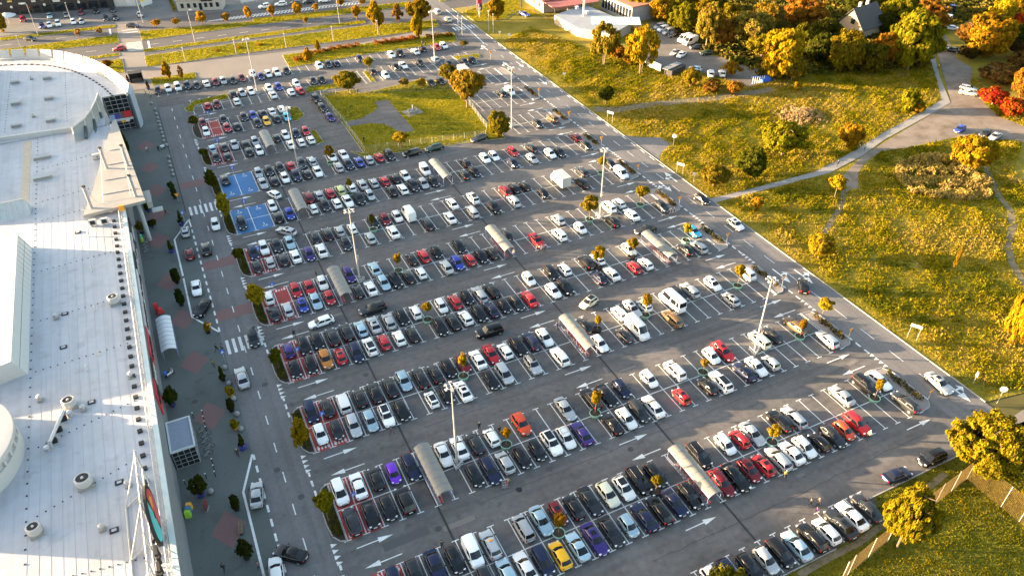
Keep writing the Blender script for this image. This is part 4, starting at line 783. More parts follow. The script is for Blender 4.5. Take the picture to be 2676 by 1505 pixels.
TR = [
 # woods, upper right: x, y, height, crown radius, kind, colour, label
 (122.1,191.1,14.4,4.8, 'loose', (.40, .30, .04), 'tall pale olive tree with several trunks below the flat white roof', 4),
 (127.8,179.9,15.9,5.0, 'loose', YEL, 'bright yellow tree with several trunks left of the gravel yard', 4),
 (107.7,166.2,5.6,2.0, 'round', GREEN, 'small dark green tree alone on the meadow by the bend', 1),
 (128.4,193.4,4.3,2.9, 'bush', ORNG, 'orange bush between the olive and the yellow tree', 1),
 (128.7,187.3,4.6,2.2, 'bush', GOLD, 'golden bush at the foot of the bright yellow tree', 1),
 (156.8,225.8,7.6,5.5, 'round', YEL, 'yellow tree behind the brown roofed hall', 1),
 (160.8,216.7,8.0,4.7, 'round', GOLD, 'golden tree above the parked silver van', 1),
 (160.3,204.3,9.6,4.2, 'round', YGRN, 'yellow green tree above the white tall vans', 1),
 (157.7,187.9,14.3,4.6, 'fine', (.46, .33, .06), 'pale willow at the right end of the gravel yard', 1),
 (161.8,185.8,9.9,3.5, 'round', ORNG, 'orange tree between two pale willows', 1),
 (169.5,181.9,12.8,6.6, 'fine', (.42, .32, .07), 'broad pale willow at the wood edge', 1),
 (150.4,166.3,5.1,2.9, 'loose', GOLD, 'small golden tree at the lower edge of the yard', 1),
 (135.0,165.2,5.6,2.5, 'bush', (.40, .28, .03), 'yellow brown bush below the gravel yard', 1),
 (138.5,160.1,3.1,2.5, 'bush', RUST, 'rust brown bush below the white vans', 1),
 (143.3,156.0,3.7,2.3, 'bush', ORNG, 'orange bush right of the rust brown bush', 1),
 (163.7,215.9,10.9,4.3, 'round', YGRN, 'yellow green tree at the top edge behind the vans', 1),
 (175.7,220.2,7.6,5.6, 'round', YEL, 'yellow tree at the top edge above the willow', 1),
 (178.3,209.8,8.9,5.4, 'fine', OLIVE, 'olive tree at the top edge left of the dark thicket', 1),
 (181.1,199.7,6.0,5.3, 'bush', DKGRN, 'dark green thicket between willow and top road', 1),
 (161.5,159.3,14.5,6.5, 'round', YEL, 'large bright yellow tree at the wood edge, right of the yard', 3),
 (184.9,189.6,9.6,3.8, 'fine', PALE, 'pale tree in front of the orange crown left of the house', 1),
 (197.8,188.9,11.7,7.0, 'fine', ORNG, 'big orange tree left of the dark roofed house', 1),
 (189.1,171.1,10.8,4.6, 'round', (.16, .15, .02), 'dark green tree with yellow top left of the house', 1),
 (181.7,155.1,11.3,5.9, 'round', (.30, .22, .02), 'broad dark tree with yellow top below the house', 1),
 (178.7,162.3,9.2,4.7, 'bush', DKGRN, 'dark green thicket under the yellow topped trees', 1),
 (188.5,153.6,5.7,4.7, 'bush', GREEN, 'dark green bush before the big wood edge trees', 1),
 (200.8,147.9,16.8,8.1, 'round', YGRN, 'huge yellow green tree beside the dirt road', 1),
 (195.7,151.9,11.3,4.4, 'round', (.50, .24, .03), 'orange tinted tree in front of the huge green one', 1),
 (233.7,169.6,9.9,5.6, 'fine', ORNG, 'orange tree behind the huge yellow green tree', 1),
 (227.5,176.3,11.0,5.3, 'round', YGRN, 'yellow green tree right of the house roof', 1),
 (217.2,173.3,7.2,3.1, 'bush', DKGRN, 'dark bush against the right wall of the house', 1),
 (243.3,183.3,7.9,4.4, 'round', OLIVE, 'olive tree at the top edge behind the house', 1),
 (229.7,144.5,11.9,8.3, 'round', GOLD, 'large golden tree right of the dirt road', 1),
 (230.6,151.3,8.9,4.6, 'fine', RUST, 'rust coloured tree left in front of the large golden tree', 1),
 (257.6,161.2,9.0,4.2, 'round', LEMON, 'lemon yellow tree behind the large golden tree', 1),
 (259.7,155.4,5.9,4.1, 'round', REDF, 'red tree at the right edge of the wood', 1),
 (243.5,144.8,7.6,4.6, 'bush', DKGRN, 'dark green bush mass right of the golden tree', 1),
 (227.0,131.5,6.6,4.3, 'fine', BROWN, 'brown tree at the right edge above the red bushes', 1),
 (211.9,119.4,7.5,3.7, 'round', ORNG, 'orange tree at the right edge by the red bushes', 1),
 (200.0,119.0,4.5,4.2, 'bush', REDF, 'bright red bush beside the dirt road', 1),
 (198.2,111.7,5.3,3.8, 'bush', (.50, .10, .02), 'red brown bush at the right picture edge', 1),
 (215.1,128.6,5.3,5.7, 'bush', BROWN, 'brown thicket above the bright red bush', 1),
 (237.3,138.8,5.2,4.1, 'bush', (.13, .08, .03), 'dark brown thicket under the red tree', 1),
 (223.6,145.6,3.9,3.5, 'bush', (.10, .07, .02), 'dark thicket under the large golden tree', 1),
 (162.1,96.3,9.8,4.6, 'round', YEL, 'bright yellow tree beside the narrow trail', 2),
 (146.6,117.1,6.9,2.8, 'bush', GOLD, 'glowing orange yellow bush beside the footpath', 1),
 (129.9,121.7,8.8,5.3, 'round', YGRN, 'broad yellow green tree in the middle of the meadow', 1),
 (177.3,126.5,5.9,2.8, 'bush', YGRN, 'yellow green bush left of the footpath bend', 1),
 (179.1,124.9,2.7,1.9, 'bush', GOLD, 'small golden bush left of the footpath bend', 1),
 (160.2,150.1,2.2,1.2, 'bush', YEL, 'small yellow bush below the large bright yellow tree', 1),
 (116.1,116.8,6.7,3.9, 'round', GREEN, 'dark green tree leaning over the meadow above the footpath', 1),
 (105.8,116.7,5.7,3.1, 'round', (.34, .25, .03), 'olive yellow tree behind the double post sign', 1),
 (126.1,100.7,5.5,1.8, 'ball', YEL, 'round yellow tree where trail and footpath meet', 1),
 (106.4,84.7,5.9,2.4, 'round', (.50, .34, .03), 'yellow tree on the meadow near the right road', 1),
 (107.6,104.4,3.4,1.2, 'bush', GOLD, 'small golden bush below the footpath', 1),
 (116.8,51.0,12.7,2.6, 'round', YEL, 'bright yellow tree at the right edge of the meadow', 1),
 (127.9,54.9,7.0,2.2, 'round', GOLD, 'golden tree cut by the right picture edge', 1),
 (94.2,70.9,3.9,1.4, 'ball', LEMON, 'lemon yellow tree on the hedge island by the road', 1),
 (126.3,70.3,5.6,0.5, 'loose', (.5, .3, .03), 'slim young tree with support poles on the meadow', 1),
 (164.4,227.2,8.4,4.1, 'round', OLIVE, 'olive tree between the brown hall and the golden tree at the top edge', 1),
 (172.4,223.1,8.7,4.1, 'round', (.40, .28, .02), 'amber tree at the top edge above the parked vans', 1),
 (170.1,206.5,9.4,4.3, 'round', (.36, .25, .02), 'amber tree between the yellow trees and the pale willow', 1),
 (172.9,195.6,9.9,4.1, 'round', (.30, .22, .02), 'brownish tree behind the broad pale willow', 1),
 (183.1,190.5,10.9,4.8, 'fine', (.46, .28, .04), 'sandy orange tree right of the broad pale willow', 1),
 (167.6,173.7,8.4,4.2, 'round', (.34, .27, .03), 'olive yellow tree in front of the broad pale willow', 1),
 (171.8,179.8,9.2,4.0, 'round', (.28, .21, .02), 'brown olive tree left behind the large bright yellow tree', 1),
 (178.4,168.3,10.0,4.2, 'round', (.22, .19, .02), 'olive tree between the bright yellow and the dark tree', 1),
 (163.7,156.1,7.8,3.6, 'round', (.40, .28, .03), 'rusty yellow tree joined to the large bright yellow one', 1),
 (223.0,191.0,7.9,4.7, 'round', DKGRN, 'dark tree behind the chimneys of the house', 1),
 (233.0,191.2,7.6,4.4, 'round', (.20, .17, .02), 'dark olive tree at the top edge right of the house', 1),
 (188.2,150.0,8.8,4.0, 'round', (.20, .17, .02), 'dark olive tree between the two wood edge giants', 1),
 (207.1,150.0,7.1,3.8, 'round', (.16, .15, .02), 'dark green tree right half of the wood edge giant', 1),
 (268.2,165.6,8.5,4.3, 'round', (.50, .30, .02), 'golden tree at the top edge right of the lemon one', 1),
 # bottom right
 (89.1,34.9,10.7,5.2, 'great', (.36, .29, .02), 'largest golden tree at the corner of the parking lot', 1),
 (69.1,31.3,12.6,2.9, 'great', (.38, .31, .02), 'golden tree hiding the end of the lawn side row', 1),
 (90.4,28.3,7.0,1.7, 'great', (.52, .36, .02), 'golden tree cut by the right edge above the fence', 1),
 (44.7,35.3,5.0,2.7, 'round', (.30, .28, .03), 'tree top just showing at the bottom edge', 1),
 # parking lot and far lawns
 (47.2,205.7,6.3,3.4, 'round', (.34, .26, .03), 'round tree at the upper left corner of the fenced lawn', 1),
 (56.7,216.8,4.5,1.6, 'ball', (.36, .27, .03), 'small round tree on the narrow island in the far rows', 1),
 (73.9,195.8,6.2,2.8, 'ball', (.30, .23, .03), 'round olive tree beside the white truck', 1),
 (73.1,180.7,11.2,4.7, 'fine', (.46, .30, .04), 'large golden tree at the right corner of the fenced lawn', 1),
 (73.2,160.6,6.7,3.0, 'round', (.36, .28, .025), 'round yellow green tree at the lower right fence corner', 1),
 (48.8,164.7,4.8,1.9, 'ball', (.52, .34, .03), 'round golden tree before the front fence of the lawn', 1),
 (62.5,201.4,3.1,1.4, 'loose', PALE, 'small thin tree above the fenced lawn', 1),
 (67.1,200.0,2.4,1.4, 'bush', (.45, .32, .04), 'small pale bush above the fenced lawn', 1),
 (70.7,253.6,9.6,3.3, 'column', YEL, 'tall golden cone shaped tree on the far lawn', 1),
 (79.7,237.5,8.7,2.5, 'column', YEL, 'slim golden tree at the end of the red hedge', 1),
 (85.7,252.2,8.7,4.0, 'round', (.46, .28, .02), 'broad golden tree near the far junction', 1),
 (78.7,253.8,7.8,2.0, 'loose', (.36, .20, .06), 'half bare brown tree between the golden trees', 1),
 (42.7,232.9,4.8,1.6, 'column', GOLD, 'small golden tree at the left end of the red hedge', 1),
 (47.6,240.9,3.9,1.0, 'column', YEL, 'slim yellow tree behind the red hedge', 1),
 (110.9,243.8,7.5,3.2, 'round', (.55, .32, .02), 'golden tree right of the red advertising post', 1),
 (89.5,222.2,2.7,1.4, 'ball', (.22, .17, .05), 'small brown tree at the lot entrance', 1),
 (2.5,238.9,5.1,1.6, 'column', GOLD, 'golden tree beside the mall plaza', 1),
 (6.2,236.2,4.2,1.1, 'loose', (.55, .26, .06), 'thin orange tree beside the mall plaza', 1),
 (-12.7,255.8,2.5,1.5, 'bush', (.36, .15, .03), 'orange brown bush behind the white roof screens', 1),
 # planted islands at the left ends of the rows
 (5.0,198.6,4.2,1.2, 'ball', (0.189, 0.182, 0.020), 'green tree in a blue pot on the tenth left island', 1),
 (5.1,181.7,2.5,1.1, 'ball', (0.162, 0.168, 0.020), 'green tree in a blue pot on the ninth left island', 1),
 (4.5,166.1,4.6,1.3, 'round', (0.135, 0.140, 0.015), 'dark green tree on the island beside the upper blue bays', 1),
 (5.2,151.2,6.2,1.6, 'fine', (0.459, 0.392, 0.040), 'yellow green willow on the island beside the lower blue bays', 1),
 (5.3,117.1,5.7,1.7, 'fine', (0.567, 0.434, 0.030), 'yellow tree on the fifth left island beside a sign', 1),
 (5.0,132.3,4.0,1.1, 'ball', (0.162, 0.168, 0.015), 'green tree in a blue pot on the sixth left island', 1),
 (5.1,99.6,3.9,1.0, 'ball', (0.203, 0.196, 0.015), 'round green tree in a blue pot on the fourth left island', 1),
 (4.7,81.1,5.7,1.5, 'fine', (0.594, 0.406, 0.030), 'golden bushy tree on the third left island', 1),
 (4.7,66.9,5.7,1.3, 'ball', (0.351, 0.308, 0.020), 'yellow green tree in a blue pot on the second left island', 1),
]
for x, y, h, r, k, c, lab, mu in TR:
    grp = 'trees and bushes of the wood' if y > 150 and x > 115 else None
    tree(x, y, h, max(r, .5)*(1.12 if x > 115 and y > 150 else 1.05), k, c, lab, grp, 0.05, mu, pale=False)
for i, (x, y, h, r) in enumerate([(4.0,288.5,2.7,1.6), (10.6,287.5,2.7,1.4), (18.5,284.8,4.1,1.9), (26.3,282.1,3.6,1.4), (33.8,282.1,4.5,1.4), (41.7,280.3,4.7,1.4), (49.7,277.1,5.3,1.8), (50.4,268.7,2.5,0.9), (56.7,279.7,3.2,1.2), (67.0,264.1,5.4,1.5), (66.4,281.5,3.6,1.5), (73.8,279.9,3.0,1.5), (-20.0,290.3,2.5,1.0), (-13.5,288.9,2.5,1.0)]):
    tree(x, y, h, max(r, .5), 'ball', (.68, .36, .04) if i < 12 else (.6, .33, .16), '%s small golden street tree from left along the main road' % ORD[i], 'street trees along the main road', .06, cbase=.25, name='street_tree')
# hedges
def hedge(name, pts, wd, h, col, label, cat='hedge', group=None, dens=26, ls=.16):
    g = np.random.default_rng(int(abs(pts[0][0]*10+pts[0][1])))
    cs = []
    for a, b in zip(pts, pts[1:]):
        L = math.hypot(b[0]-a[0], b[1]-a[1]); n = int(L*wd*dens*2)
        t0 = g.uniform(0, 1, n); u = g.uniform(-.5, .5, n); zz = g.uniform(.05, 1, n)**.6; dx, dy = (b[0]-a[0])/L, (b[1]-a[1])/L
        und = .75+.35*np.sin(t0*L*2.1+u*3)
        cs.append(np.stack([a[0]+dx*L*t0-dy*u*wd, a[1]+dy*L*t0+dx*u*wd, zz*h*und*(1-.8*np.abs(u)**2)], 1))
    c = np.concatenate(cs); d = g.normal(size=c.shape)*.5; d[:, 2] += .5
    o = link(name, leaf_mesh(name, c, d, ls, g, LEAF)); o.color = (col[0]*LF*1.4, col[1]*LF*1.4, col[2]*LF, 1); o.location.z = .07
    return tag(o, label, cat, group)
for i, f in enumerate(FR[:9]):
    hedge('low_hedge', [(93.0, f+1.6), (93.15, f+4.5), (93.0, f+8.6)], 1.15, .8, [(.10, .085, .015), (.12, .09, .015), (.17, .11, .02)][i % 3], 'low clipped hedge on the %s right-hand island from the bottom' % ORD[i], group='hedges on the road side islands')
for i, f in enumerate(FR[:9]):
    hedge('island_shrubs', [(5.3, f+1.2), (5.2, f+5), (5.3, f+9)], 1.35, .6, (.13, .125, .02), 'low shrubs covering the %s left-hand island from the bottom' % ORD[i], 'shrubs', 'shrubs on the left-hand islands', dens=20)
hedge('red_hedge', P2(38.9,235.3, 45.1,239.2, 53.5,240.2, 60.8,239.8), 1.6, 1.3, (.34, .13, .03), 'rust red hedge, left length, below the far lawn', ls=.2)
hedge('red_hedge', P2(65.4,239.1, 73.9,238.1, 79.7,238.0), 2.0, 1.4, (.36, .12, .03), 'rust red hedge, middle length, left of the slim golden tree', ls=.2)
hedge('red_hedge', P2(82.4,237.2, 86.3,236.9, 91.2,235.1), 1.8, 1.2, (.22, .13, .03), 'brown hedge, right length, near the lot entrance', ls=.2)
for i, (a, b, c, d, e) in enumerate([(18.2,255.9, 19.4,255.6, .6), (24.8,255.7, 26.4,255.2, .5), (31.6,255.3, 33.2,255.0, .5), (31.4,255.7, 33.1,255.0, .5)]):
    hedge('flower_bed', [(a, b), (c, d)], 1.6, e, (.35, .20, .03), '%s small flower bed from left on the far lawn' % ORD[i], 'flower bed', 'flower beds on the far lawn', ls=.18)
# grass: meadow tufts and short lawn blades, too many to count
def tri_in(poly, n, g):
    p = np.array(poly); lo, hi = p.min(0), p.max(0); out = []
    tot = 0
    while tot < n:
        q = g.uniform(lo, hi, size=(n*2, 2)); ins = np.zeros(len(q), bool); j = len(p)-1
        for i in range(len(p)):
            c = (p[i, 1] > q[:, 1]) != (p[j, 1] > q[:, 1]); xx = (p[j, 0]-p[i, 0])*(q[:, 1]-p[i, 1])/(p[j, 1]-p[i, 1]+1e-12)+p[i, 0]; ins ^= c & (q[:, 0] < xx); j = i
        q = q[ins]; out.append(q); tot += len(q)
    return np.concatenate(out)[:n]
def inside(q, poly):
    p = np.array(poly); ins = np.zeros(len(q), bool); j = len(p)-1
    for i in range(len(p)):
        c = (p[i, 1] > q[:, 1]) != (p[j, 1] > q[:, 1]); xx = (p[j, 0]-p[i, 0])*(q[:, 1]-p[i, 1])/(p[j, 1]-p[i, 1]+1e-12)+p[i, 0]; ins ^= c & (q[:, 0] < xx); j = i
    return ins
def sn(q, s, seed):
    g = np.random.default_rng(seed); v = 0
    for k in range(5):
        a = g.normal(size=2)*s*(1+.7*k); v = v+np.sin(q@a+g.uniform(0, 6.28))
    return v/5
def near_path(q, pts, wd):
    d = np.full(len(q), 1e9)
    for a, b in zip(pts, pts[1:]):
        a = np.array(a); b = np.array(b); t0 = np.clip(((q-a)@(b-a))/((b-a)@(b-a)), 0, 1); d = np.minimum(d, np.linalg.norm(q-(a+t0[:, None]*(b-a)), axis=1))
    return d < wd
def gmat(name, stops, scale, transl=.3, broad=0):
    m = bpy.data.materials.new(name); m.use_nodes = True; n = m.node_tree.nodes; l = m.node_tree.links
    for x in list(n): n.remove(x)
    out = n.new('ShaderNodeOutputMaterial'); g = n.new('ShaderNodeNewGeometry'); t = n.new('ShaderNodeTexNoise'); t.inputs['Scale'].default_value = scale; t.inputs['Detail'].default_value = 5; l.new(g.outputs['Position'], t.inputs['Vector'])
    a = n.new('ShaderNodeMath'); a.operation = 'MULTIPLY_ADD'; a.inputs[1].default_value = .22; l.new(g.outputs['Random Per Island'], a.inputs[0]); l.new(t.outputs['Fac'], a.inputs[2])
    if broad:
        t3 = n.new('ShaderNodeTexNoise'); t3.inputs['Scale'].default_value = broad; t3.inputs['Detail'].default_value = 3; l.new(g.outputs['Position'], t3.inputs['Vector'])
        mxn = n.new('ShaderNodeMath'); mxn.operation = 'MULTIPLY_ADD'; mxn.inputs[1].default_value = 1.1; l.new(t3.outputs['Fac'], mxn.inputs[0]); sb = n.new('ShaderNodeMath'); sb.operation = 'ADD'; sb.inputs[1].default_value = -.55; l.new(mxn.outputs[0], sb.inputs[0]); l.new(t.outputs['Fac'], mxn.inputs[2]); l.new(sb.outputs[0], a.inputs[2])
    r = n.new('ShaderNodeValToRGB'); e = r.color_ramp.elements; e[0].position = .40; e[0].color = (*stops[0], 1); e[1].position = .78; e[1].color = (*stops[-1], 1)
    for i, c in enumerate(stops[1:-1]):
        x = e.new(.40+.38*(i+1)/(len(stops)-1)); x.color = (*c, 1)
    l.new(a.outputs[0], r.inputs[0]); d = n.new('ShaderNodeBsdfDiffuse'); tr = n.new('ShaderNodeBsdfTranslucent'); mx = n.new('ShaderNodeMixShader'); mx.inputs[0].default_value = transl
    l.new(r.outputs[0], d.inputs[0]); l.new(r.outputs[0], tr.inputs[0]); l.new(d.outputs[0], mx.inputs[1]); l.new(tr.outputs[0], mx.inputs[2]); l.new(mx.outputs[0], out.inputs[0]); return m
MEADOW_L = gmat('meadow_blades', [(.095, .11, .005), (.175, .155, .005), (.255, .205, .006), (.31, .235, .015), (.34, .25, .05)], .30, .45, .035)
LAWN_L = gmat('lawn_blades', [(.15, .155, .004), (.25, .215, .004), (.34, .27, .006)], .25, .4, .05)
REED_L = gmat('reed_blades', [(.26, .21, .04), (.36, .26, .07), (.40, .28, .09)], .3, .45)
def tufts(name, q, hgt, wid, per, m, g, lean=.35):
    n = len(q); k = np.repeat(np.arange(n), per); N = len(k); a = g.uniform(0, 6.28, N); h = hgt[k]*g.uniform(.5, 1.15, N); w = wid*g.uniform(.6, 1.3, N)*(.5+h)
    base = np.stack([q[k, 0]+g.normal(size=N)*wid*.9, q[k, 1]+g.normal(size=N)*wid*.9, np.full(N, .04)], 1)
    t = np.stack([np.cos(a), np.sin(a), np.zeros(N)], 1)*w[:, None]; ln = g.normal(size=(N, 3))*lean; ln[:, 2] = 1; tip = base+ln*h[:, None]
    Q = np.empty((N, 4, 3)); Q[:, 0] = base-t*.7; Q[:, 1] = base+t*.7; Q[:, 2] = tip+t*.6; Q[:, 3] = tip-t*.6
    o = link(name, quads(name, Q, m)); return tag(o, kind='stuff')
g = np.random.default_rng(5)
trails = [P2(168.3,96.6, 163.2,90.2, 158.7,85.1, 156.0,80.5, 150.9,76.0, 143.7,71.7, 138.8,67.2, 135.2,62.1), P2(133.3,102.9, 130.1,101.8, 123.9,96.8, 114.0,91.1), P2(103.1,164.6, 108.1,161.4, 119.1,160.1, 137.1,155.9, 154.9,153.6)]
mea = [(101.9, 222), (101.9, 45), (118, 42), (140, 40), (150, 48), (155, 62), (170, 90), (205, 112), (215, 145), (212, 165), (150, 176), (125, 205), (118, 232)]
q = tri_in(mea, 120000, g)
fp = P2(102.0,112.5, 114.1,112.0, 131.1,111.7, 147.1,115.5, 160.8,119.6, 176.2,123.4, 190.9,127.4, 205.0,141.7, 214.8,152.0, 224.3,161.9, 239.0,167.0, 220.8,147.0, 218.4,139.6, 207.5,131.6, 201.3,123.9, 195.4,113.8, 195.9,106.4, 191.0,98.2, 184.0,103.6, 173.8,110.0, 161.9,110.7, 152.4,112.3, 139.6,106.9, 133.9,101.5, 132.3,103.4, 133.4,109.4, 112.4,110.0, 101.6,110.4)
yard = P2(158.5,218.5, 158.0,207.8, 154.9,184.1, 159.0,178.0, 161.3,167.2, 159.6,159.0, 149.7,157.9, 147.7,166.7, 144.4,172.9, 136.6,181.5, 135.0,190.1, 146.2,199.0, 153.8,214.7)
sroad = [(101, 157.5), (106, 153), (113, 148.5), (120, 143), (112, 134), (107, 131), (101, 125)]
keep = ~inside(q, fp) & ~inside(q, yard) & ~inside(q, P2(101.6, 157, 101.7,148.1, 104.2,145.1, 109.1,142.7, 109.5,138.6, 105.7,135.8, 103.5,134.4, 102.1,132.1, 101.3,129.5, 101.6, 126))
for tr_, wd_ in zip(trails, (.8, .7, 1.6)): keep &= ~(near_path(q, tr_, wd_) & (g.uniform(size=len(q)) < .9))
q = q[keep]
s1 = sn(q, .35, 1); s2 = sn(q, 1.6, 2)
mow = np.clip((q[:, 0]-101.7)/5, .25, 1)
hg = np.clip(.30+.26*s1+.22*s2, .10, .85)*mow
tufts('meadow_grass', q, hg, .13, 3, MEADOW_L, g, .5)
reed_zone = P2(151.9,106.5, 162.8,105.3, 164.1,100.5, 161.9,90.3, 156.0,84.9, 147.2,89.3, 142.3,94.8, 145.6,102.2)
q = tri_in(reed_zone, 2400, g); q = q[sn(q, .35, 12)+g.uniform(-.5, .5, len(q)) > -.15]; tufts('tall_reeds', q, np.clip(1.0+.6*sn(q, .5, 4), .4, 1.7), .12, 6, REED_L, g, .22)
pc = np.array(P2(149.5,136.7)[0]); q = pc+g.normal(size=(420, 2))*np.array([4.2, 3.0]); tufts('pale_reeds', q, np.clip(1.3-.13*np.linalg.norm(q-pc, axis=1), .3, 1.5), .12, 6, gmat('pale_reed_blades', [(.34, .23, .11), (.42, .30, .16)], .4, .45), g, .3)
q = tri_in([(50, -10), (52, 34.4), (62, 34.4), (70.5, 35.0), (72.5, 38.1), (101, 38.4), (112, 36), (125, 10), (125, -10)], 45000, g); trk = P2(55.1,33.7, 59.4,33.9, 65.0,33.9, 75.7,35.2, 80.9,36.3, 84.6,36.9)
q = q[~(near_path(q, trk, .5) & (g.uniform(size=len(q)) < .8))]
tufts('lawn_grass', q, np.clip(.12+.06*sn(q, .8, 6), .06, .24), .14, 3, gmat('shaded_lawn_blades', [(.085, .095, .004), (.15, .135, .004), (.22, .175, .005)], .2, .4, .06), g)  # blade colours darkened too, to carry the shade on this lawn
qs = []
for p in verge:
    a = np.array(p); area = abs(np.sum(a[:, 0]*np.roll(a[:, 1], -1)-np.roll(a[:, 0], -1)*a[:, 1]))/2
    qs.append(tri_in(p, max(20, int(min(area, 2500)*9.0)), g))
q = np.concatenate(qs); pav = P2(51.5,195.4, 55.5,195.2, 55.4,173.5, 51.4,173.8, 51.0,177.5, 49.5,180.7, 46.2,183.0, 40.6,183.3, 40.9,186.4, 45.0,186.5, 49.6,189.4, 51.5,191.5)
q = q[~inside(q, pav)]
o = tufts('verge_grass', q, np.clip(.12+.05*sn(q, .8, 8), .06, .2), .16, 3, LAWN_L, g); o.location.z = .04
struct('dog_park_path', MB().sheet(pav, .09), ASPH)
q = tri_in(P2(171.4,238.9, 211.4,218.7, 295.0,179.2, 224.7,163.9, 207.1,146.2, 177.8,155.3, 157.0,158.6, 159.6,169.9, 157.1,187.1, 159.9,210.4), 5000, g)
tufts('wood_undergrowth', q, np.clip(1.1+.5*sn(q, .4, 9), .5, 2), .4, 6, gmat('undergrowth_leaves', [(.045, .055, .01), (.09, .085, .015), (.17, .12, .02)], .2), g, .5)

# ---------------------------------------------------------------- shopping mall
mall = empty('shopping_mall', (-13, 120, 0), 0, 'long white roofed shopping mall with curved end filling the left side', 'building')
def pm(name, mb, m, par=None, smooth=None):   # part of the mall, built in world coordinates
    o = mb.build(name, m, par or mall, smooth)
    if not par: o.location = (13, -120, 0)
    return o
WALLM = mat('mall_wall', (.17, .18, .195), .7, .08, .6)
arc = P2(-8.2,206.7, -9.8,213.8, -12.5,222.0, -16.1,229.9, -19.9,235.6, -25.1,241.5, -31.7,245.5, -38.2,247.6)
arc2 = []
for i in range(len(arc)-1):   # finer arc by Catmull-Rom
    p0, p1, p2, p3 = (np.array(arc[max(0, min(len(arc)-1, i+k))]) for k in (-1, 0, 1, 2))
    for t0 in (0, .5):
        arc2.append(tuple(.5*((2*p1)+(-p0+p2)*t0+(2*p0-5*p1+4*p2-p3)*t0*t0+(-p0+3*p1-3*p2+p3)*t0**3)))
arc2.append(arc[-1])
north = [(-8.5, 208)]+arc2+[(-75, arc[-1][1]-4), (-75, 190), (-14, 190), (-14, 208)]
pm('north_wall', MB().prism(north, 0, 8.9), WALLM)
pm('north_roof', MB().prism(north, 8.905, 9.3), ROOFM)
main = [(-12.5, -30), (-12.5, 189.9), (-75, 189.9), (-75, -30)]
pm('east_wall', MB().prism(main, 0, 8.6), WALLM)
rf = pm('main_roof', MB().prism([(-12.55, -30), (-12.55, 189.8), (-75, 189.8), (-75, -30)], 8.605, 9.0), ROOFM)
pm('roof_shade_block', MB().prism([(-62, 168), (-44, 168), (-44, 203.9), (-62, 203.9)], 9.005, 13.3), WALLM)  # unseen block added to shade the main roof
pm('curved_roof_shade_block', MB().prism([(-66, 204), (-44, 204), (-44, 243), (-66, 243)], 9.2, 14.4), WALLM)  # out-of-view block added to throw shade over the curved roof
ps = MB(); ps.box((-12.75, 79.9, 9.2), (.62, 219, .44)); pm('parapet', ps, mat('parapet_cap', (.52, .58, .56), .5, .08, 1))
st = MB(); 
for a, b in ((P2(-35.9,191.5)[0], P2(-21.0,190.1)[0]),):
    d = math.hypot(b[0]-a[0], b[1]-a[1]); st.box(((a[0]+b[0])/2, (a[1]+b[1])/2, 9.55), (d, .7, 1.1), math.atan2(b[1]-a[1], b[0]-a[0]))
pm('roof_step', st, WHITE)
# leaning white screens round the curved end
for i in range(len(arc2)-1):
    a, b = Vector(arc2[i]), Vector(arc2[i+1]); d = (b-a); L = d.length; d.normalize(); nn = Vector((d.y, -d.x)) if i >= 0 else None
    if nn.dot(a-Vector((-40, 200))) < 0: nn = -nn
    m = MB(); q = a+d*.28; e = b-d*.28; z0, z1 = 9.3, 11.7; lo, hi = nn*.15, nn*1.15; th = nn*.12
    vs = []
    for pnt in (q, e):
        for off, z in ((lo, z0), (hi, z1), (hi+th, z1), (lo+th, z0)): vs.append((pnt.x+off.x, pnt.y+off.y, z))
    m.add(vs, [(0, 1, 2, 3), (7, 6, 5, 4), (0, 4, 5, 1), (1, 5, 6, 2), (2, 6, 7, 3), (3, 7, 4, 0)])
    s = pm('roof_screen', m, WHITE)
cb = MB()
for a, b in zip(arc2, arc2[1:]):
    d = math.hypot(b[0]-a[0], b[1]-a[1]); cb.box(((a[0]+b[0])/2, (a[1]+b[1])/2, 9.5), (d, .5, .45), math.atan2(b[1]-a[1], b[0]-a[0]))
    cb.tube((a[0], a[1], 9.3), (a[0]*1.0, a[1]-1.4, 9.4), .05, n=5)
pm('curved_kerb', cb, WHITE)
blm = MB().box((0, 0, 0), (.75, .42, .16)).mesh('ballast_block', BLACK)
for a, b in zip(arc2, arc2[1:]):
    for f in (.2, .7):
        x, y = a[0]+(b[0]-a[0])*f, a[1]+(b[1]-a[1])*f; dx, dy = -45-x, 205-y; L = math.hypot(dx, dy); x += dx/L*3.0; y += dy/L*3.0-1.2
        o = link('ballast_block', blm, mall); o.location = (x+13, y-120, 9.38); o.rotation_euler.z = math.atan2(b[1]-a[1], b[0]-a[0])
# end fin and grey curved wall at the entrance
fin = MB(); fin.prism([(-8.45, 207.9), (-8.45, 216), (-7.2, 214), (-6.6, 211), (-6.8, 208.5), (-7.5, 206.6)], 0, 9.2); pm('end_fin', fin, mat('fin_cladding', (.30, .34, .40), .5, .06, 1))
vt = MB(); top = P2(-20.5,186.6, -17.9,189.6, -16.1,193.5, -14.8,197.9, -14.1,201.5); bot = P2(-20.5,183.2, -18.3,184.3, -16.3,186.8, -14.4,189.4, -13.0,195.0)
zt = [11.2, 11.6, 12., 12.4, 12.6]; zb = [9.3, 9.2, 8.6, 8, 8]
N = 9; V = []
for i in range(5):
    for j in range(N):
        f = j/(N-1); s = f; zz = zt[i]+(zb[i]-zt[i])*(1-(1-s)**1.8) ; V.append((top[i][0]+(bot[i][0]-top[i][0])*s**1.5, top[i][1]+(bot[i][1]-top[i][1])*s**1.5, zz))
F = [(i*N+j, i*N+j+1, (i+1)*N+j+1, (i+1)*N+j) for i in range(4) for j in range(N-1)]
vt.add(V, F); pm('curved_wall', vt, GREYM, smooth=60)
rb = MB()
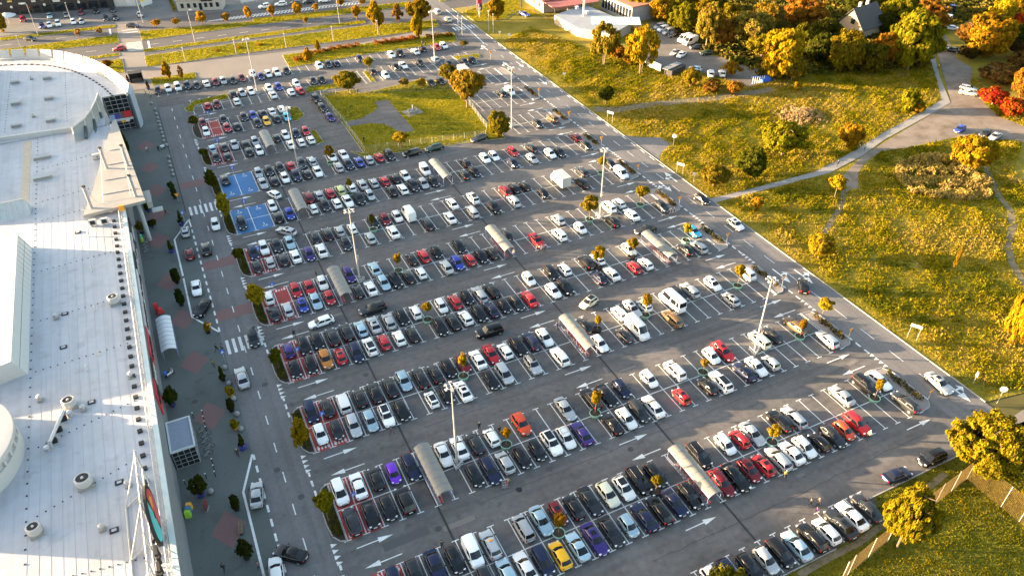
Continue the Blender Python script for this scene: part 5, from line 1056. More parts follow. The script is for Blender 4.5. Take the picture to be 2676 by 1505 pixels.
for i in range(5):
    rb.path([V[i*N+j] for j in range(4)], .16, 6); 
    if i < 4: rb.tube(V[i*N], V[(i+1)*N], .16, n=6)
pm('wall_coping', rb, WHITE)
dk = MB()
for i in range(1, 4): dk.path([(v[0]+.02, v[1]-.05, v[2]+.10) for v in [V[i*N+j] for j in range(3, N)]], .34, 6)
pm('dark_slot', dk, mat('slot_glass', (.05, .055, .05), .3, .1))  # dark strips down the lower part of the curved wall
# glazed entrance front
gf = MB(); gf.box((-11.15, 207.7, 4.6), (5.4, .5, 9.2)); ent = pm('entrance_glass', gf, GLASS)
fr = MB()
for k in range(5): fr.box((-13.8+1.32*k, 207.42, 4.6), (.10, .10, 9.2))
for k in range(9): fr.box((-11.15, 207.40, .3+1.1*k), (5.4, .08, .10))
fr.box((-11.15, 207.45, 9.3), (5.7, .4, .3)); pm('entrance_frame', fr, STEEL)
for nm, x, z, w_, h_, c in (('sign_panel', -13.2, 3.5, 1.3, 2.0, (.35, .42, .62)), ('sign_panel', -12.2, 3.7, .8, 1.8, (.08, .07, .45)), ('sign_panel', -11.2, 3.7, 1.3, 1.7, (.12, .10, .16)), ('sign_panel', -9.5, 4.1, 1.9, 1.6, (.55, .03, .04)), ('sign_panel', -11.9, 2.4, 1.0, .6, (.12, .05, .45)), ('sign_panel', -10.9, 2.4, 1.0, .6, (.75, .38, .04)), ('sign_panel', -9.9, 2.45, .9, .6, (.70, .68, .70))):
    pm(nm, MB().box((x, 207.2, z), (w_, .12, h_)), mat('panel_%d' % int(c[0]*100), c, .5, .1, 2))
pm('entrance_fascia', MB().box((-11.0, 207.1, 2.95), (5.2, .1, .5)), SIGNW)
# entrance canopy with masts and the big leaning column
cp = P2(-8.6,147.2, -19.7,146.4, -17.8,155.2, -12.4,188.3, -11.5,189.8)
pm('canopy', MB().prism(cp, 9.6, 10.2), mat('canopy_roof', (.27, .26, .245), .7, .08, .6, var2=.08))
cj = MB()
for y in (153, 159, 166, 173): cj.box((-13.0+(y-150)*.03, y, 10.26), (7.2-(y-147)*.17, .14, .12), -.06)
pm('canopy_rib', cj, mat('rib_white', (.34, .33, .31), .6))
for x, y in P2(-14.6,164.6, -10.6,163.9, -10.1,149.5, -18.1,148.6):
    mmast = pm('canopy_mast', MB().tube((x, y, 10.2), (x, y, 14.8), .30, n=14), mat('mast_grey', (.32, .30, .31), .5, .05))
    o = MB().tube((x, y, 14.8), (x, y, 15.0), .36, n=14).build('mast_cap', BLACK, mmast)
rods = MB()
for (x, y), (u, v) in zip(P2(-14.6,164.6, -10.6,163.9, -10.1,149.5, -18.1,148.6), ((-16, 150), (-11, 150), (-11, 163), (-17, 150))): rods.tube((x, y, 14.6), (u, v, 10.3), .035, n=5)
pm('stay_rod', rods, STEEL)
pm('support_column', MB().tube((-10.3, 149.6, 0), (-10.1, 148.6, 9.6), .42, n=16), mat('column_grey', (.40, .42, .45), .5, .05))
pm('canopy_fascia', MB().prism([(-8.5, 147.3), (-7.6, 147.5), (-7.6, 152.5), (-9, 152.5)], 8.2, 9.5), GREYM)
pm('entrance_awning', MB().box((-7.2, 151.2, 5.6), (2.0, 1.7, .2)), WHITE)
pm('orange_sign', MB().box((-13.0, 146.6, 9.9), (1.0, .5, 1.3)), ORANGE)
# facade boards along the wall
fb = random.Random(4)
yy = 66
BOARD = [(.5, .04, .05), (.02, .02, .022), (.62, .62, .60), (.03, .03, .035), (.55, .5, .5), (.34, .05, .06)]
for y0, y1, z0, z1, c in ((103, 110, 4.5, 7.6, BOARD[0]), (110.5, 119, 5.2, 7.8, BOARD[4]), (97, 102, 5, 7.6, BOARD[1]), (119.5, 127, 5, 8, BOARD[2]), (127.5, 133, 5, 8, BOARD[1]), (133.5, 140, 5, 8, BOARD[4]), (92.5, 96.5, 4, 8, BOARD[0]), (140.5, 146, 4, 8, BOARD[3])):
    bd = pm('facade_board', MB().box((-12.38, (y0+y1)/2, (z0+z1)/2), (.2, y1-y0, z1-z0)), mat('board_%d' % int(c[0]*100), c, .5, .1, 2))
    lt = MB(); y = y0+.5
    while y < y1-.6:
        hh = fb.uniform(.5, 1.0)*(z1-z0)*.5; lt.box((-12.24, y+.3, (z0+z1)/2), (.1, fb.uniform(.25, .6), hh)); y += .9
    o = lt.build('board_relief', SIGNW if c[0] < .5 else BLACK, bd)
# railing and ballast along the long edge
rl = MB(); rl.tube((-13.55, -10, 10.05), (-13.55, 146, 10.05), .07, n=6); rl.tube((-13.2, -10, 9.6), (-13.2, 146, 9.6), .035, n=5)
y = 38
while y < 146:
    rl.tube((-13.1, y, 9.0), (-13.55, y, 10.05), .04, n=5); rl.tube((-13.55, y, 10.05), (-13.1, y+2.3, 9.4), .03, n=5); rl.tube((-14.6, y, 9.2), (-13.3, y, 9.35), .03, n=5); y += 2.35
pm('roof_railing', rl, WHITE)
bbm = MB().box((0, 0, 0), (.62, .60, .3)).mesh('ballast_block', BLACK); y = 38
while y < 146:
    o = link('ballast_block', bbm, mall); o.location = (-14.75+13, y-120, 9.16); o.rotation_euler.z = fb.uniform(-.1, .1); y += 2.35
an = MB()
y = 40
while y < 190: an.box((-28.2, y, 9.03), (.2, .2, .07)); y += 2.1
for a, b in (((-27, 66), (-15, 64.2)), ((-27, 76), (-15, 80.5)), ((-27, 88), (-15, 91.5)), ((-27.5, 104.2), (-15, 105)), ((-27, 117), (-15, 118)), ((-27, 132), (-15, 133)), ((-27, 150), (-15, 152)), ((-27, 158), (-15, 160)), ((-27, 173), (-15, 176))):
    for q in range(14): an.box((a[0]+(b[0]-a[0])*q/13, a[1]+(b[1]-a[1])*q/13, 9.03), (.16, .16, .07))
for a in (-35, -22):
    y = 196
    while y < 238: an.box((a, y, 9.33), (.18, .18, .06)); y += 1.7
pm('roof_anchor', an, BLACK)
sm = MB()
for k in range(11): sm.box((-15.5-1.25*k, 85, 9.008), (.022, 200, .012))
pm('membrane_seam', sm, mat('seam', (.30, .31, .33), .7))
pm('tan_walkway', MB().box((-30.2, 172, 9.02), (1.5, 34, .03)), mat('walkway_tan', (.46, .38, .28), .8))
# lantern ridge, glazed lean-to and drum on the roof
lw = P2(-33.2,140.9, -31.7,105.5)
rg = MB(); rN, rS, eN, eS = (-29.9, 141.1, 12), (-29.7, 104.1, 12), (-28.6, 140.8, 9), (-28.5, 104.2, 9); sw = P2(-32.1,103.8)[0]; nw = P2(-34.0,148.2)[0]
rg.add([rN, rS, (-60, 100, 9.2), (-60, 134, 9.2), eN, eS, (-60, 97, 9), (-60, 145, 9), (sw[0]-1, sw[1]-.6, 9)], [(0, 3, 2, 1), (0, 1, 5, 4), (1, 2, 6, 8, 5), (0, 4, 7, 3)])
lan = pm('roof_lantern', rg, mat('lantern_white', (.46, .46, .455), .5, .04, 1))
gr = MB()
for k in range(24): gr.tube((-29.86, 140.5-1.55*k, 11.97), (-28.6, 140.3-1.55*k, 9.05), .035, n=4)
gr.tube((-29.25, 141, 10.55), (-29.1, 104.2, 10.55), .04, n=4)
gr.build('lantern_bar', GREYM, lan)
ln = MB(); T0 = P2(-35.6,155.9, -29.4,155.7, -29.1,153.3, -36.2,152.6)
ln.add([(T0[0][0], T0[0][1], 11.4), (T0[1][0], T0[1][1], 11.4), (T0[2][0], T0[2][1], 9.0), (T0[3][0], T0[3][1], 9.0), (T0[0][0], T0[0][1]+1, 9), (T0[1][0]+.6, T0[1][1]+1, 9)], [(0, 3, 2, 1), (1, 2, 5), (0, 1, 5, 4)])
le = pm('glazed_lean_to', ln, mat('lean_to_glass', (.36, .40, .42), .25, .05, 1))
lb = MB()
for k in range(8):
    f = k/7; lb.tube((T0[0][0]+(T0[1][0]-T0[0][0])*f, T0[0][1]+(T0[1][1]-T0[0][1])*f, 11.42), (T0[3][0]+(T0[2][0]-T0[3][0])*f, T0[3][1]+(T0[2][1]-T0[3][1])*f, 9.05), .06, n=5)
lb.tube((T0[0][0], T0[0][1], 11.45), (T0[1][0], T0[1][1], 11.45), .12, n=6); lb.build('lean_to_bar', WHITE, le)
dc = (-38.7, 88.5); dr_ = 10.1
dm = MB().lathe((dc[0], dc[1], 9.0), [(dr_, 0), (dr_, 2.2), (dr_-.35, 2.25), (dr_-.35, 3.1), (dr_, 3.15), (dr_, 3.9), (dr_-1.2, 4.0), (.02, 4.3)], 72); drum = pm('roof_drum', dm, WHITE, smooth=35)
dpm = MB().box((0, 0, 0), (.3, .35, .88)).mesh('drum_pier', WHITE)
for k in range(40):
    a = 2*math.pi*k/40; o = link('drum_pier', dpm, drum); o.location = (dc[0]+(dr_-.15)*math.cos(a), dc[1]+(dr_-.15)*math.sin(a), 11.68); o.rotation_euler.z = a
# roof equipment
for i, (x, y) in enumerate(P2(-33.7,227.4, -26.2,226.8, -33.1,212.2, -25.8,212.1, -32.6,198.0, -25.4,197.6)):
    t = empty('roof_skylight', (x, y, 9.3), -.06, 'white box skylight on the curved roof, %s' % ['upper left one', 'upper right one', 'middle left one', 'middle right one', 'lower left one', 'lower right one'][i], 'skylight', 'box skylights on the curved roof')
    MB().box((0, 0, .35), (1.9, 1.5, .7)).build('curb', GREYM, t); MB().add([(-1.05, -.85, .7), (1.05, -.85, .7), (1.05, .85, .7), (-1.05, .85, .7), (-.9, -.3, 1.05), (.9, -.3, 1.05), (.9, .35, 1.05), (-.9, .35, 1.05)], [(3, 2, 1, 0), (4, 5, 6, 7), (0, 1, 5, 4), (1, 2, 6, 5), (2, 3, 7, 6), (3, 0, 4, 7)]).build('dome', WHITE, t)
for i, (x, y) in enumerate(P2(-27.2,178.4, -27.1,168.4)):
    t = empty('roof_skylight', (x, y, 9), .0, 'long white skylight on the main roof, %s of two' % ['upper', 'lower'][i], 'skylight', 'long skylights on the main roof')
    MB().box((0, 0, .3), (3.2, 1.3, .6)).build('curb', GREYM, t); MB().add([(-1.7, -.75, .6), (1.7, -.75, .6), (1.7, .75, .6), (-1.7, .75, .6), (-1.6, 0, .95), (1.6, 0, .95)], [(3, 2, 1, 0), (0, 1, 5, 4), (2, 3, 4, 5), (1, 2, 5), (3, 0, 4)]).build('dome', WHITE, t)
for i, (x, y, s, lab) in enumerate([(-21.6,78.5, 1.25, 'largest round exhaust fan on the shaded roof, beside a small unit'), (-27.0,73.3, 1.0, 'white round exhaust fan lowest on the mall roof'), (-23.0,94.1, 1.1, 'round exhaust fan next to a small vent by the long duct'), (-16.1,116.6, 1.1, 'wide ring shaped fan near the roof edge')]):
    t = empty('exhaust_fan', (x, y, 9), .2, lab, 'roof fan')
    MB().box((0, 0, .25), (1.5*s, 1.5*s, .5)).build('plinth', GREYM, t); MB().lathe((0, 0, .5), [(.78*s, 0), (.80*s, .9), (.70*s, 1.0), (.62*s, 1.0), (.6*s, .8), (.01, .8)], 20).build('housing', WHITE, t, 40)
    MB().lathe((0, 0, 1.36), [(.6*s, 0), (.58*s, .06), (.01, .08)], 16).build('grille', BLACK, t); MB().lathe((0, 0, 1.42), [(.16*s, 0), (.14*s, .14), (.01, .15)], 10).build('motor', WHITE, t)
for i, (x, y, lab) in enumerate([(-24.7,116.4, 'small mushroom vent near a dark roof hatch, upper shaded roof'), (-26.8,97.3, 'small mushroom vent left of the round exhaust fan'), (-21.4,92.6, 'small mushroom vent right of the round exhaust fan'), (-15.0,96.7, 'small mushroom vent beside the ballast blocks'), (-16.8,76.0, 'grey mushroom vent right of the largest fan'), (-20.0,70.5, 'white mushroom vent between fan and round sign'), (-30.0,228.3, 'small vent on the curved roof between the skylights, upper'), (-29.1,202.1, 'small vent on the curved roof between the skylights, lower')]):
    t = empty('roof_vent', (x, y, 9 if i < 6 else 9.3), 0, lab, 'roof vent', 'small vents on the mall roof')
    MB().box((0, 0, .12), (.75, .75, .25)).build('base', GREYM, t); MB().lathe((0, 0, .25), [(.20, 0), (.20, .6)], 14).build('stack', STEEL, t); MB().lathe((0, 0, .8), [(.28, 0), (.37, .06), (.26, .22), (.01, .26)], 16).build('cowl', WHITE, t, 50)
for i, (x, y) in enumerate(P2(-23.5,117.1, -23.8,108.3, -20.4,93.8, -17.8,77.1, -18.8,69.8, -21.0,142.5)):
    t = empty('roof_hatch', (x, y, 9.01), .0, 'flat dark framed roof outlet, %s from the bottom' % ORD[[4, 3, 2, 1, 0, 5][i]], 'roof outlet', 'flat outlets on the mall roof')
    MB().box((0, 0, .06), (1.0, .75, .12)).build('frame', BLACK, t); MB().box((0, 0, .135), (.55, .38, .03)).build('cover', ROOFM, t)
for i, (x, y) in enumerate(P2(-18.2,143.7, -16.2,143.3)):
    t = empty('air_conditioner', (x, y, 9), -.15, 'white air conditioning unit with dark fan, %s of a pair on a rack' % ['left', 'right'][i], 'air conditioner', 'pair of air conditioners on the roof')
    MB().box((0, 0, .85), (1.25, .55, 1.1)).build('casing', WHITE, t); MB().box((0, -.29, .85), (.85, .04, .8)).build('fan_grille', BLACK, t)
    for s in (-.45, .45): MB().box((s, 0, .15), (.08, .6, .3)).build('leg', STEEL, t)
t = empty('air_conditioner', (*P2(-16.6,172.9)[0], 9), .1, 'white air conditioning unit with round fan beside a canopy mast', 'air conditioner')
MB().box((0, 0, .6), (1.5, .6, 1.1)).build('casing', WHITE, t); MB().lathe((.2, -.3, .6), [(.3, 0), (.3, .02), (.01, .02)], 12).build('fan_grille', BLACK, t)
t = empty('roof_duct', (-22, 90, 9), 0, 'long grey duct with bent ends lying on small blocks across the roof', 'duct'); a, b = P2(-23.7,92.6)[0], P2(-25.4,87.2)[0]
MB().path([(a[0]+22, a[1]-90, 0), (a[0]+22, a[1]-90, .9), (b[0]+22, b[1]-90, .9), (b[0]+22, b[1]-90, 0)], .24, 10).build('pipe', STEEL, t, 50); MB().lathe((a[0]+22.6, a[1]-90.3, 0), [(.4, 0), (.45, .8), (.01, 1.0)], 14).build('fan_box', STEEL, t); MB().lathe((b[0]+21.5, b[1]-90.2, 0), [(.35, 0), (.4, .5), (.01, .6)], 14).build('end_cowl', STEEL, t)
for f in (.15, .5, .85): MB().box((a[0]+22+(b[0]-a[0])*f, a[1]-90+(b[1]-a[1])*f, .33), (.9, .5, .66)).build('support_block', BLACK, t)
for i, (x, y) in enumerate(P2(-19.3,140.0, -19.2,127.8, -19.1,115.9, -19.1,103.9, -20.8,101.1)):
    t = empty('pipe_vent', (x, y, 9), 0, '%s short slanted vent pipe from the top on the main roof' % ORD[i], 'vent pipe', 'slanted vent pipes on the roof')
    MB().tube((0, 0, 0), (.1, .3, .6), .12, n=8).build('pipe', STEEL, t); MB().tube((.1, .3, .6), (.16, .45, .7), .16, n=8).build('cap', STEEL, t)
# round sign on steel frame at the roof edge
t = empty('round_sign', (-13.9, 66.5, 9), 0, 'round dark rimmed sign in red and teal on a steel frame at roof edge', 'sign')
dk_ = MB(); n = 40; rr = 3.6; cz = 3.9
def disc(mb, x, f, mi=0):
    pts = [p for p in f]; mb.add([(x, a, b) for a, b in pts], [tuple(range(len(pts)))], mi)
ring_ = [(rr*math.cos(2*math.pi*i/n), cz+rr*math.sin(2*math.pi*i/n)) for i in range(n)]
m = MB(); m.add([(0, a, b) for a, b in ring_]+[(.3, a, b) for a, b in ring_], [tuple(range(n-1, -1, -1)), tuple(range(n, 2*n))]+[(i, (i+1) % n, n+(i+1) % n, n+i) for i in range(n)]); m.build('disc', BLACK, t)
def seg(a0, a1, r0, r1, x, m_, nm):
    k = 20; P_ = [(r1*math.cos(R(a0+(a1-a0)*i/k)), cz+r1*math.sin(R(a0+(a1-a0)*i/k))) for i in range(k+1)]+[(r0*math.cos(R(a1+(a0-a1)*i/k)), cz+r0*math.sin(R(a1+(a0-a1)*i/k))) for i in range(k+1)]
    q = MB(); q.add([(x, a, b) for a, b in P_], [tuple(range(len(P_)))]); q.build(nm, m_, t)
TEAL = mat('sign_teal', (.10, .50, .50), .5, .06); SRED = mat('sign_red', (.55, .06, .05), .5, .06); SOR = mat('sign_amber', (.80, .36, .05), .5, .06)
seg(-80, 85, .5, 3.1, .32, SRED, 'red_field'); seg(100, 268, .5, 3.1, .32, TEAL, 'teal_field'); seg(20, 70, .9, 2.2, .34, SOR, 'amber_wedge')
fr = MB()
for yy in (-4.2, 0, 4.2, 8.4, -8, -13, -18): fr.tube((-.5, yy, 0), (-.5, yy, 6.6), .11, n=6)
for zz in (.5, 3.2, 6.3): fr.tube((-.5, -20, zz), (-.5, 8.4, zz), .10, n=6)
for yy in (-17, -9, 0, 8): fr.tube((-.5, yy, 6.3), (-3.4, yy-2, .1), .09, n=6); fr.tube((-3.4, yy-2, .1), (-.5, yy, .4), .08, n=6)
fr.tube((-3.4, -19, .1), (-3.4, 6, .1), .12, n=6); fr.build('steel_frame', WHITE, t)
lt = MB()
for k, yy in enumerate((-5.6, -7.6, -9.6, -11.6, -13.6, -15.6)):
    lt.box((.1, yy, 4.6-.3*k), (.35, 1.3, .35)); lt.box((.1, yy+.5, 3.8-.3*k), (.35, .35, 1.9)); lt.box((.1, yy-.4, 3.4-.3*k), (.35, .35, 1.2))
lt.build('letter_row', BLACK, t)

# ---------------------------------------------------------------- entrance kiosk and pavement furniture
t = empty('entrance_kiosk', (-10.7, 88, 0), 0, 'glass entrance pavilion with flat grey roof against the mall wall', 'kiosk')
MB().box((0, 0, 1.75), (3.1, 6.0, 3.4)).build('glass_box', GLASS, t)
k = MB()
for x in (-1.55, -.8, 0, .8, 1.55): k.box((x, -3.03, 1.75), (.07, .07, 3.5))
for z in (.1, .9, 1.7, 2.5, 3.4): k.box((0, -3.04, z), (3.1, .06, .07))
for y in (-2, -1, 0, 1, 2, 3): k.box((1.56, y, 1.75), (.07, .07, 3.5))
for z in (.1, 1.7, 3.4): k.box((1.57, 0, z), (.06, 6, .07))
k.build('frame', STEEL, t)
MB().box((0, 0, 3.52), (3.0, 5.9, .1)).build('roof', mat('felt_grey', (.22, .25, .31), .8, .1, 2), t)
k = MB()
for s in (-1, 1): k.box((s*1.58, 0, 3.55), (.22, 6.3, .3)); k.box((0, s*3.06, 3.55), (2.94, .22, .3))
k.build('roof_rim', mat('rim_grey', (.5, .52, .54), .5), t)
RIBS = {}
def shelter(x, y, L=9.6, w=2.3, label='', mats=POLY, group=None, fm=FRAME, h=2.25, trolleys=True, pale=False):
    t = empty('trolley_shelter', (x, y, .02), 0, label, 'trolley shelter', group)
    m = MB(); n = 9; V = []
    for yy in (-L/2, L/2):
        for sh in (0, .05):
            for i in range(n):
                f = -1+2*i/(n-1); V.append((f*w/2, yy, h+.48*(1-f*f)+sh))
    F = []
    for i in range(n-1): F += [(n+i, n+i+1, 3*n+i+1, 3*n+i), (i+1, i, 2*n+i, 2*n+i+1), (i, i+1, n+i+1, n+i), (2*n+i+1, 2*n+i, 3*n+i, 3*n+i+1)]
    F += [(0, n, 3*n, 2*n), (2*n-1, n-1, 3*n-1, 4*n-1)]
    m.add(V, F); m.build('roof', mats, t, 40)
    k = int(L/1.2); key = ('rib', w, h)
    if key not in RIBS: RIBS[key] = MB().path([((-1+2*i/8)*w/2, 0, h+.065+.48*(1-(-1+2*i/8)**2)) for i in range(9)], .022, 4).mesh('roof_rib', fm)
    for j in range(k+1): link('roof_rib', RIBS[key], t).location.y = -L/2+.03+(L-.06)*j/k
    m = MB()
    for s in (-1, 1):
        for yy in (-L/2+.15, -L/6, L/6, L/2-.15): m.tube((s*w/2*.94, yy, 0), (s*w/2*.94, yy, h), .045, n=6)
        m.tube((s*w/2*.97, -L/2, h), (s*w/2*.97, L/2, h), .05, n=6)
        for z in (.35, .8): m.tube((s*w/2*.94, -L/2+.15, z), (s*w/2*.94, L/2-.15, z), .03, n=5)
    m.build('frame', fm, t)
    return t
trol = MB()
for s in (-.24, .24):
    for z in (.32, .55, .78): trol.tube((s, -.4, z+.08), (s, .38, z-.02), .013, n=4)
for yy in (-.38, -.1, .15, .36): trol.path([(-.24, yy, .85), (-.22, yy, .3), (.22, yy, .3), (.24, yy, .85)], .012, 4)
for s in (-.22, .22): trol.tube((s, -.4, .2), (s, .4, .2), .02, n=4); trol.tube((s, -.4, .2), (s, -.42, .95), .016, n=4)
TBASK = trol.mesh('basket', STEEL); trh = MB(); trh.tube((-.27, -.44, .98), (.27, -.44, .98), .035, n=6); trh.box((0, -.4, .62), (.44, .03, .22)); THAND = trh.mesh('handle', REDM)
trw = MB()
for s in (-.2, .2):
    for yy in (-.36, .36): trw.lathe((s, yy, .0), [(.04, .0), (.06, .05), (.04, .12)], 8)
TWHL = trw.mesh('castor', BLACK)
ntro = [0]
def trolley(x, y, rz, label, group=None):
    t = empty('shopping_trolley', (x, y, .02), rz, label, 'trolley', group); link('basket', TBASK, t); link('handle', THAND, t); link('castor', TWHL, t); return t
SH = [(19.8, 67.4, 'trolley shelter of the second double row, grey curved roof in shade'), (52.0, 51.4, 'trolley shelter of the first double row, sunlit curved roof'), (52.2, 84.0, 'trolley shelter of the third double row, sunlit with red trolleys'), (20.0, 115.7, 'trolley shelter of the fifth double row, next to a tall mast'),
      (20.0, 20.0,148.2, 'trolley shelter of the seventh double row, right of the blue bays'), (52.5,147.7, 'trolley shelter of the eighth double row, beside a white van'), (52.2, 79.4,100.1, 'trolley shelter of the right half rows, behind a turning car'),
      (52.2, 52.5,115.7, 'trolley shelter of the sixth double row, beside a dark car'), (20.0,180.7, 'trolley shelter of the ninth double row, near the left road')]
SHP = [(19.8, 67.4), (52.0, 51.4), (52.2, 84.0), (20.0, 115.7), P2(20.0,148.2)[0], P2(52.5,147.7)[0], P2(79.6,100.0)[0], P2(52.5,115.7)[0], P2(20.0,180.7)[0]]
for (x, y), q in zip(SHP, SH):
    lab = q[-1]
    shelter(x, y, 9.4, 2.25, lab, POLY, 'trolley shelters in the parking lot')
    for k in range(12):
        if y < 125: trolley(x-.55, y-4+k*.62, 0, '%s trolley in left line under shelter of %s' % (ORD[k], ' '.join(lab.split(',')[0].split()[4:])), 'trolleys nested under the shelters')
    if y < 90:
        for k in range(9): trolley(x+.5, y-1.5+k*.62, 0, '%s trolley in right line under shelter of %s' % (ORD[k], ' '.join(lab.split(',')[0].split()[4:])), 'trolleys nested under the shelters')
shelter(-10.3, 114, 9.6, 2.4, 'trolley shelter on the mall pavement beside a red machine', mat('polycarbonate_shade', (.55, .56, .58), .35, .05), None)  # paler copy of the shelter plastic, colour set for standing in shade
t = empty('ride_machine', (*P2(-10.9,123.7)[0], .01), .3, 'red coin machine on the mall pavement above the trolley shelter', 'machine'); MB().box((0, 0, .5), (1.0, 1.5, .6)).build('base', REDM, t); MB().box((-.2, .6, 1.3), (.7, .35, 1.2)).build('cabinet', REDM, t); MB().box((0, -.35, 1.0), (.55, .7, .45), taper=.8).build('seat', REDM, t)
# lamp masts
def mast(x, y, h, label, group=None, heads=6):
    t = empty('floodlight_mast', (x, y, 0), 0, label, 'lamp mast', group)
    MB().tube((0, 0, 0), (0, 0, h), .17, .075, n=12).build('pole', mat('mast_white', (.36, .355, .35), .5, .06), t, 40)
    m = MB(); hh = .95
    for a in range(3): m.tube((.95*math.cos(a*2.1), .95*math.sin(a*2.1), 0), (.95*math.cos(a*2.1), .95*math.sin(a*2.1), hh), .05, n=6)
    for z in (.45, hh):
        for a in range(3): m.tube((.95*math.cos(a*2.1), .95*math.sin(a*2.1), z), (.95*math.cos((a+1)*2.1), .95*math.sin((a+1)*2.1), z), .05, n=6)
    m.build('guard_frame', STEEL, t); MB().lathe((0, 0, 0), [(.55, 0), (.55, .22), (.3, .25)], 14).build('footing', CONC, t)
    m = MB()
    for a in range(16): m.tube((.62*math.cos(a*.3927), .62*math.sin(a*.3927), h-.1), (.62*math.cos((a+1)*.3927), .62*math.sin((a+1)*.3927), h-.1), .045, n=5)
    for a in range(4): m.tube((0, 0, h-.1), (.62*math.cos(a*1.57), .62*math.sin(a*1.57), h-.1), .04, n=5)
    m.build('crown_ring', STEEL, t)
    for a in range(heads):
        an = a*2*math.pi/heads+.3; MB().box((.85*math.cos(an), .85*math.sin(an), h-.15), (.30, .40, .14), an).build('floodlight', STEEL, t)
    if y < 130: MB().box((.22, -.1, h*.36), (.3, .25, .8)).build('switch_box', STEEL, t)
MS = [(23.6, 68.1, 15.9, 'second'), (24.0, 116.8, 15.7, 'fifth'), (23.8, 165.5, 15.7, 'eighth'), (23.9, 215.2, 15.7, 'eleventh')]
for x, y, h, n in MS: mast(x, y, h, 'tall white floodlight mast in the %s double row, left line of masts' % n, 'floodlight masts of the parking lot')
for x, y, h, n in [(77.2, 68.6, 15.3, 'second'), (76.2, 116.6, 15.9, 'fifth'), (78.6, 164.5, 15.7, 'eighth'), (76.8, 214.4, 15.8, 'eleventh')]: mast(x, y, h, 'tall white floodlight mast in the %s double row, right line of masts' % n, 'floodlight masts of the parking lot')
def street_lamp(x, y, h, arm, label, group=None, r=.09):
    t = empty('street_lamp', (x, y, .02), 0, label, 'street lamp', group); MB().tube((0, 0, 0), (0, 0, h), r, r*.6, n=8).build('pole', mat('pole_grey', (.40, .39, .37), .5), t)
    if arm: MB().tube((0, 0, h), (arm, -.2, h+.25), .05, n=6).build('arm', STEEL, t)
    MB().box((arm, -.1, h+.25), (.8 if arm else .4, .3, .14)).build('lamp_head', SIGNW, t)
for x, y, h, a, lab in [(-32.3,297.9,10.2, -1.2, 'street lamp at the verge left of the forecourt'), (-22.2,311.0,5.5, 0, 'slim lamp post in the middle of the forecourt'), (0.3,295.9,12.0, 0, 'tall lamp post at the right end of the forecourt'), (13.8,266.7,10.2, 1.0, 'tall street lamp on the median right of the paved crossing'), (-36.4,281.2,5.4, 0, 'short lamp behind the curved white screens'), (61.0,264.0,10.2, 1.0, 'tall street lamp on the near verge beside the golden cone tree'),
    (8.9,250.9,4.1, 0, 'low park lamp on the far lawn, leftmost'), (24.0,249.8,4.5, 0, 'low park lamp on the far lawn, second from left'), (39.3,248.7,4.4, 0, 'low park lamp on the far lawn, third from left'), (54.5,248.2,4.5, 0, 'low park lamp on the far lawn, fourth from left'), (69.3,246.9,4.6, 0, 'low park lamp on the far lawn beside the golden cone tree'),
    (94.1,237.7,5.2, 0, 'white post left of the far zebra crossing, first of two'), (93.6,233.1,5.8, 0, 'white post left of the far zebra crossing, second of two'), (103.8,234.5,6.3, 0, 'white post right of the far zebra crossing, first of two'), (104.4,232.2,5.8, 0, 'white post right of the far zebra crossing, second of two')]:
    street_lamp(x, y, h, a, lab)
# planters with trees in the rows
PT = [(31.1,51.8,4.2,1.2, (.50, .28, .03), 'tub above the yellow hatchback', 0), (46.2,51.9,3.4,0.8, (.36, .27, .03), 'dark tub beside the navy saloon near the first shelter', 1), (31.4,68.3,3.6,0.7, GOLD, 'tub right of the tripod lamp in the second row', 0), (46.2,68.0,4.9,1.1, (.50, .32, .02), 'tub in front of the black saloons in the second row', 0), (66.4,68.2,3.1,0.9, (.52, .32, .06), 'tub beside the tall white people carrier', 0),
 (86.5,68.1,4.1,0.8, (.46, .26, .03), 'tub below the bronze estate car', 0), (86.6,51.8,4.4,0.7, (.56, .36, .03), 'tub at the right end of the first double row', 0), (66.4,51.8,3.6,1.1, (.60, .42, .03), 'tub beside the silver estate near the lower right', 0), (66.2,84.5,4.7,1.3, (.48, .30, .03), 'tub before the white panel van', 0), (31.3,100.2,4.2,1.0, (.48, .32, .03), 'tub in the middle of the fourth double row', 0), (31.4,84.3,5.1,0.9, (.55, .36, .03), 'tub covering the maroon hatchback in the third row', 0),
 (56.6,84.8,3.2,0.7, (.62, .42, .03), 'tub right of the sunlit shelter of the third row', 1), (86.3,84.2,5.1,1.2, (.50, .33, .02), 'tub near the right end of the fourth row', 0), (73.9,100.8,4.7,1.3, (.44, .30, .03), 'dark tub left of the long shelter', 1), (66.2,100.6,4.9,1.5, (.46, .32, .03), 'dark tub beside the white hatchbacks in the fourth row', 1), (86.8,100.8,4.3,1.1, (.55, .40, .03), 'tub beside the bright cyan car', 0), (73.5,116.3,5.6,2.2, (.36, .26, .03), 'tub left of the right mast in the fifth row', 0), (86.3,116.6,4.8,1.8, (.42, .30, .03), 'tub near the dark saloon at the end of the fifth row', 0),
 (86.1,132.5,4.6,1.3, (.46, .36, .03), 'tub left of the mast in the sixth row', 0), (31.4,165.1,4.6,1.4, (.46, .27, .03), 'tub at the left end of the green verge', 0), (31.5,149.0,4.1,0.8, (.44, .32, .03), 'tub in the middle of the seventh row', 0), (31.6,132.6,3.8,0.9, (.20, .17, .03), 'tub beside the dark hatchback in the sixth row', 0), (31.5,116.5,4.2,1.0, (.58, .36, .03), 'tub in the middle of the fifth row', 0)]
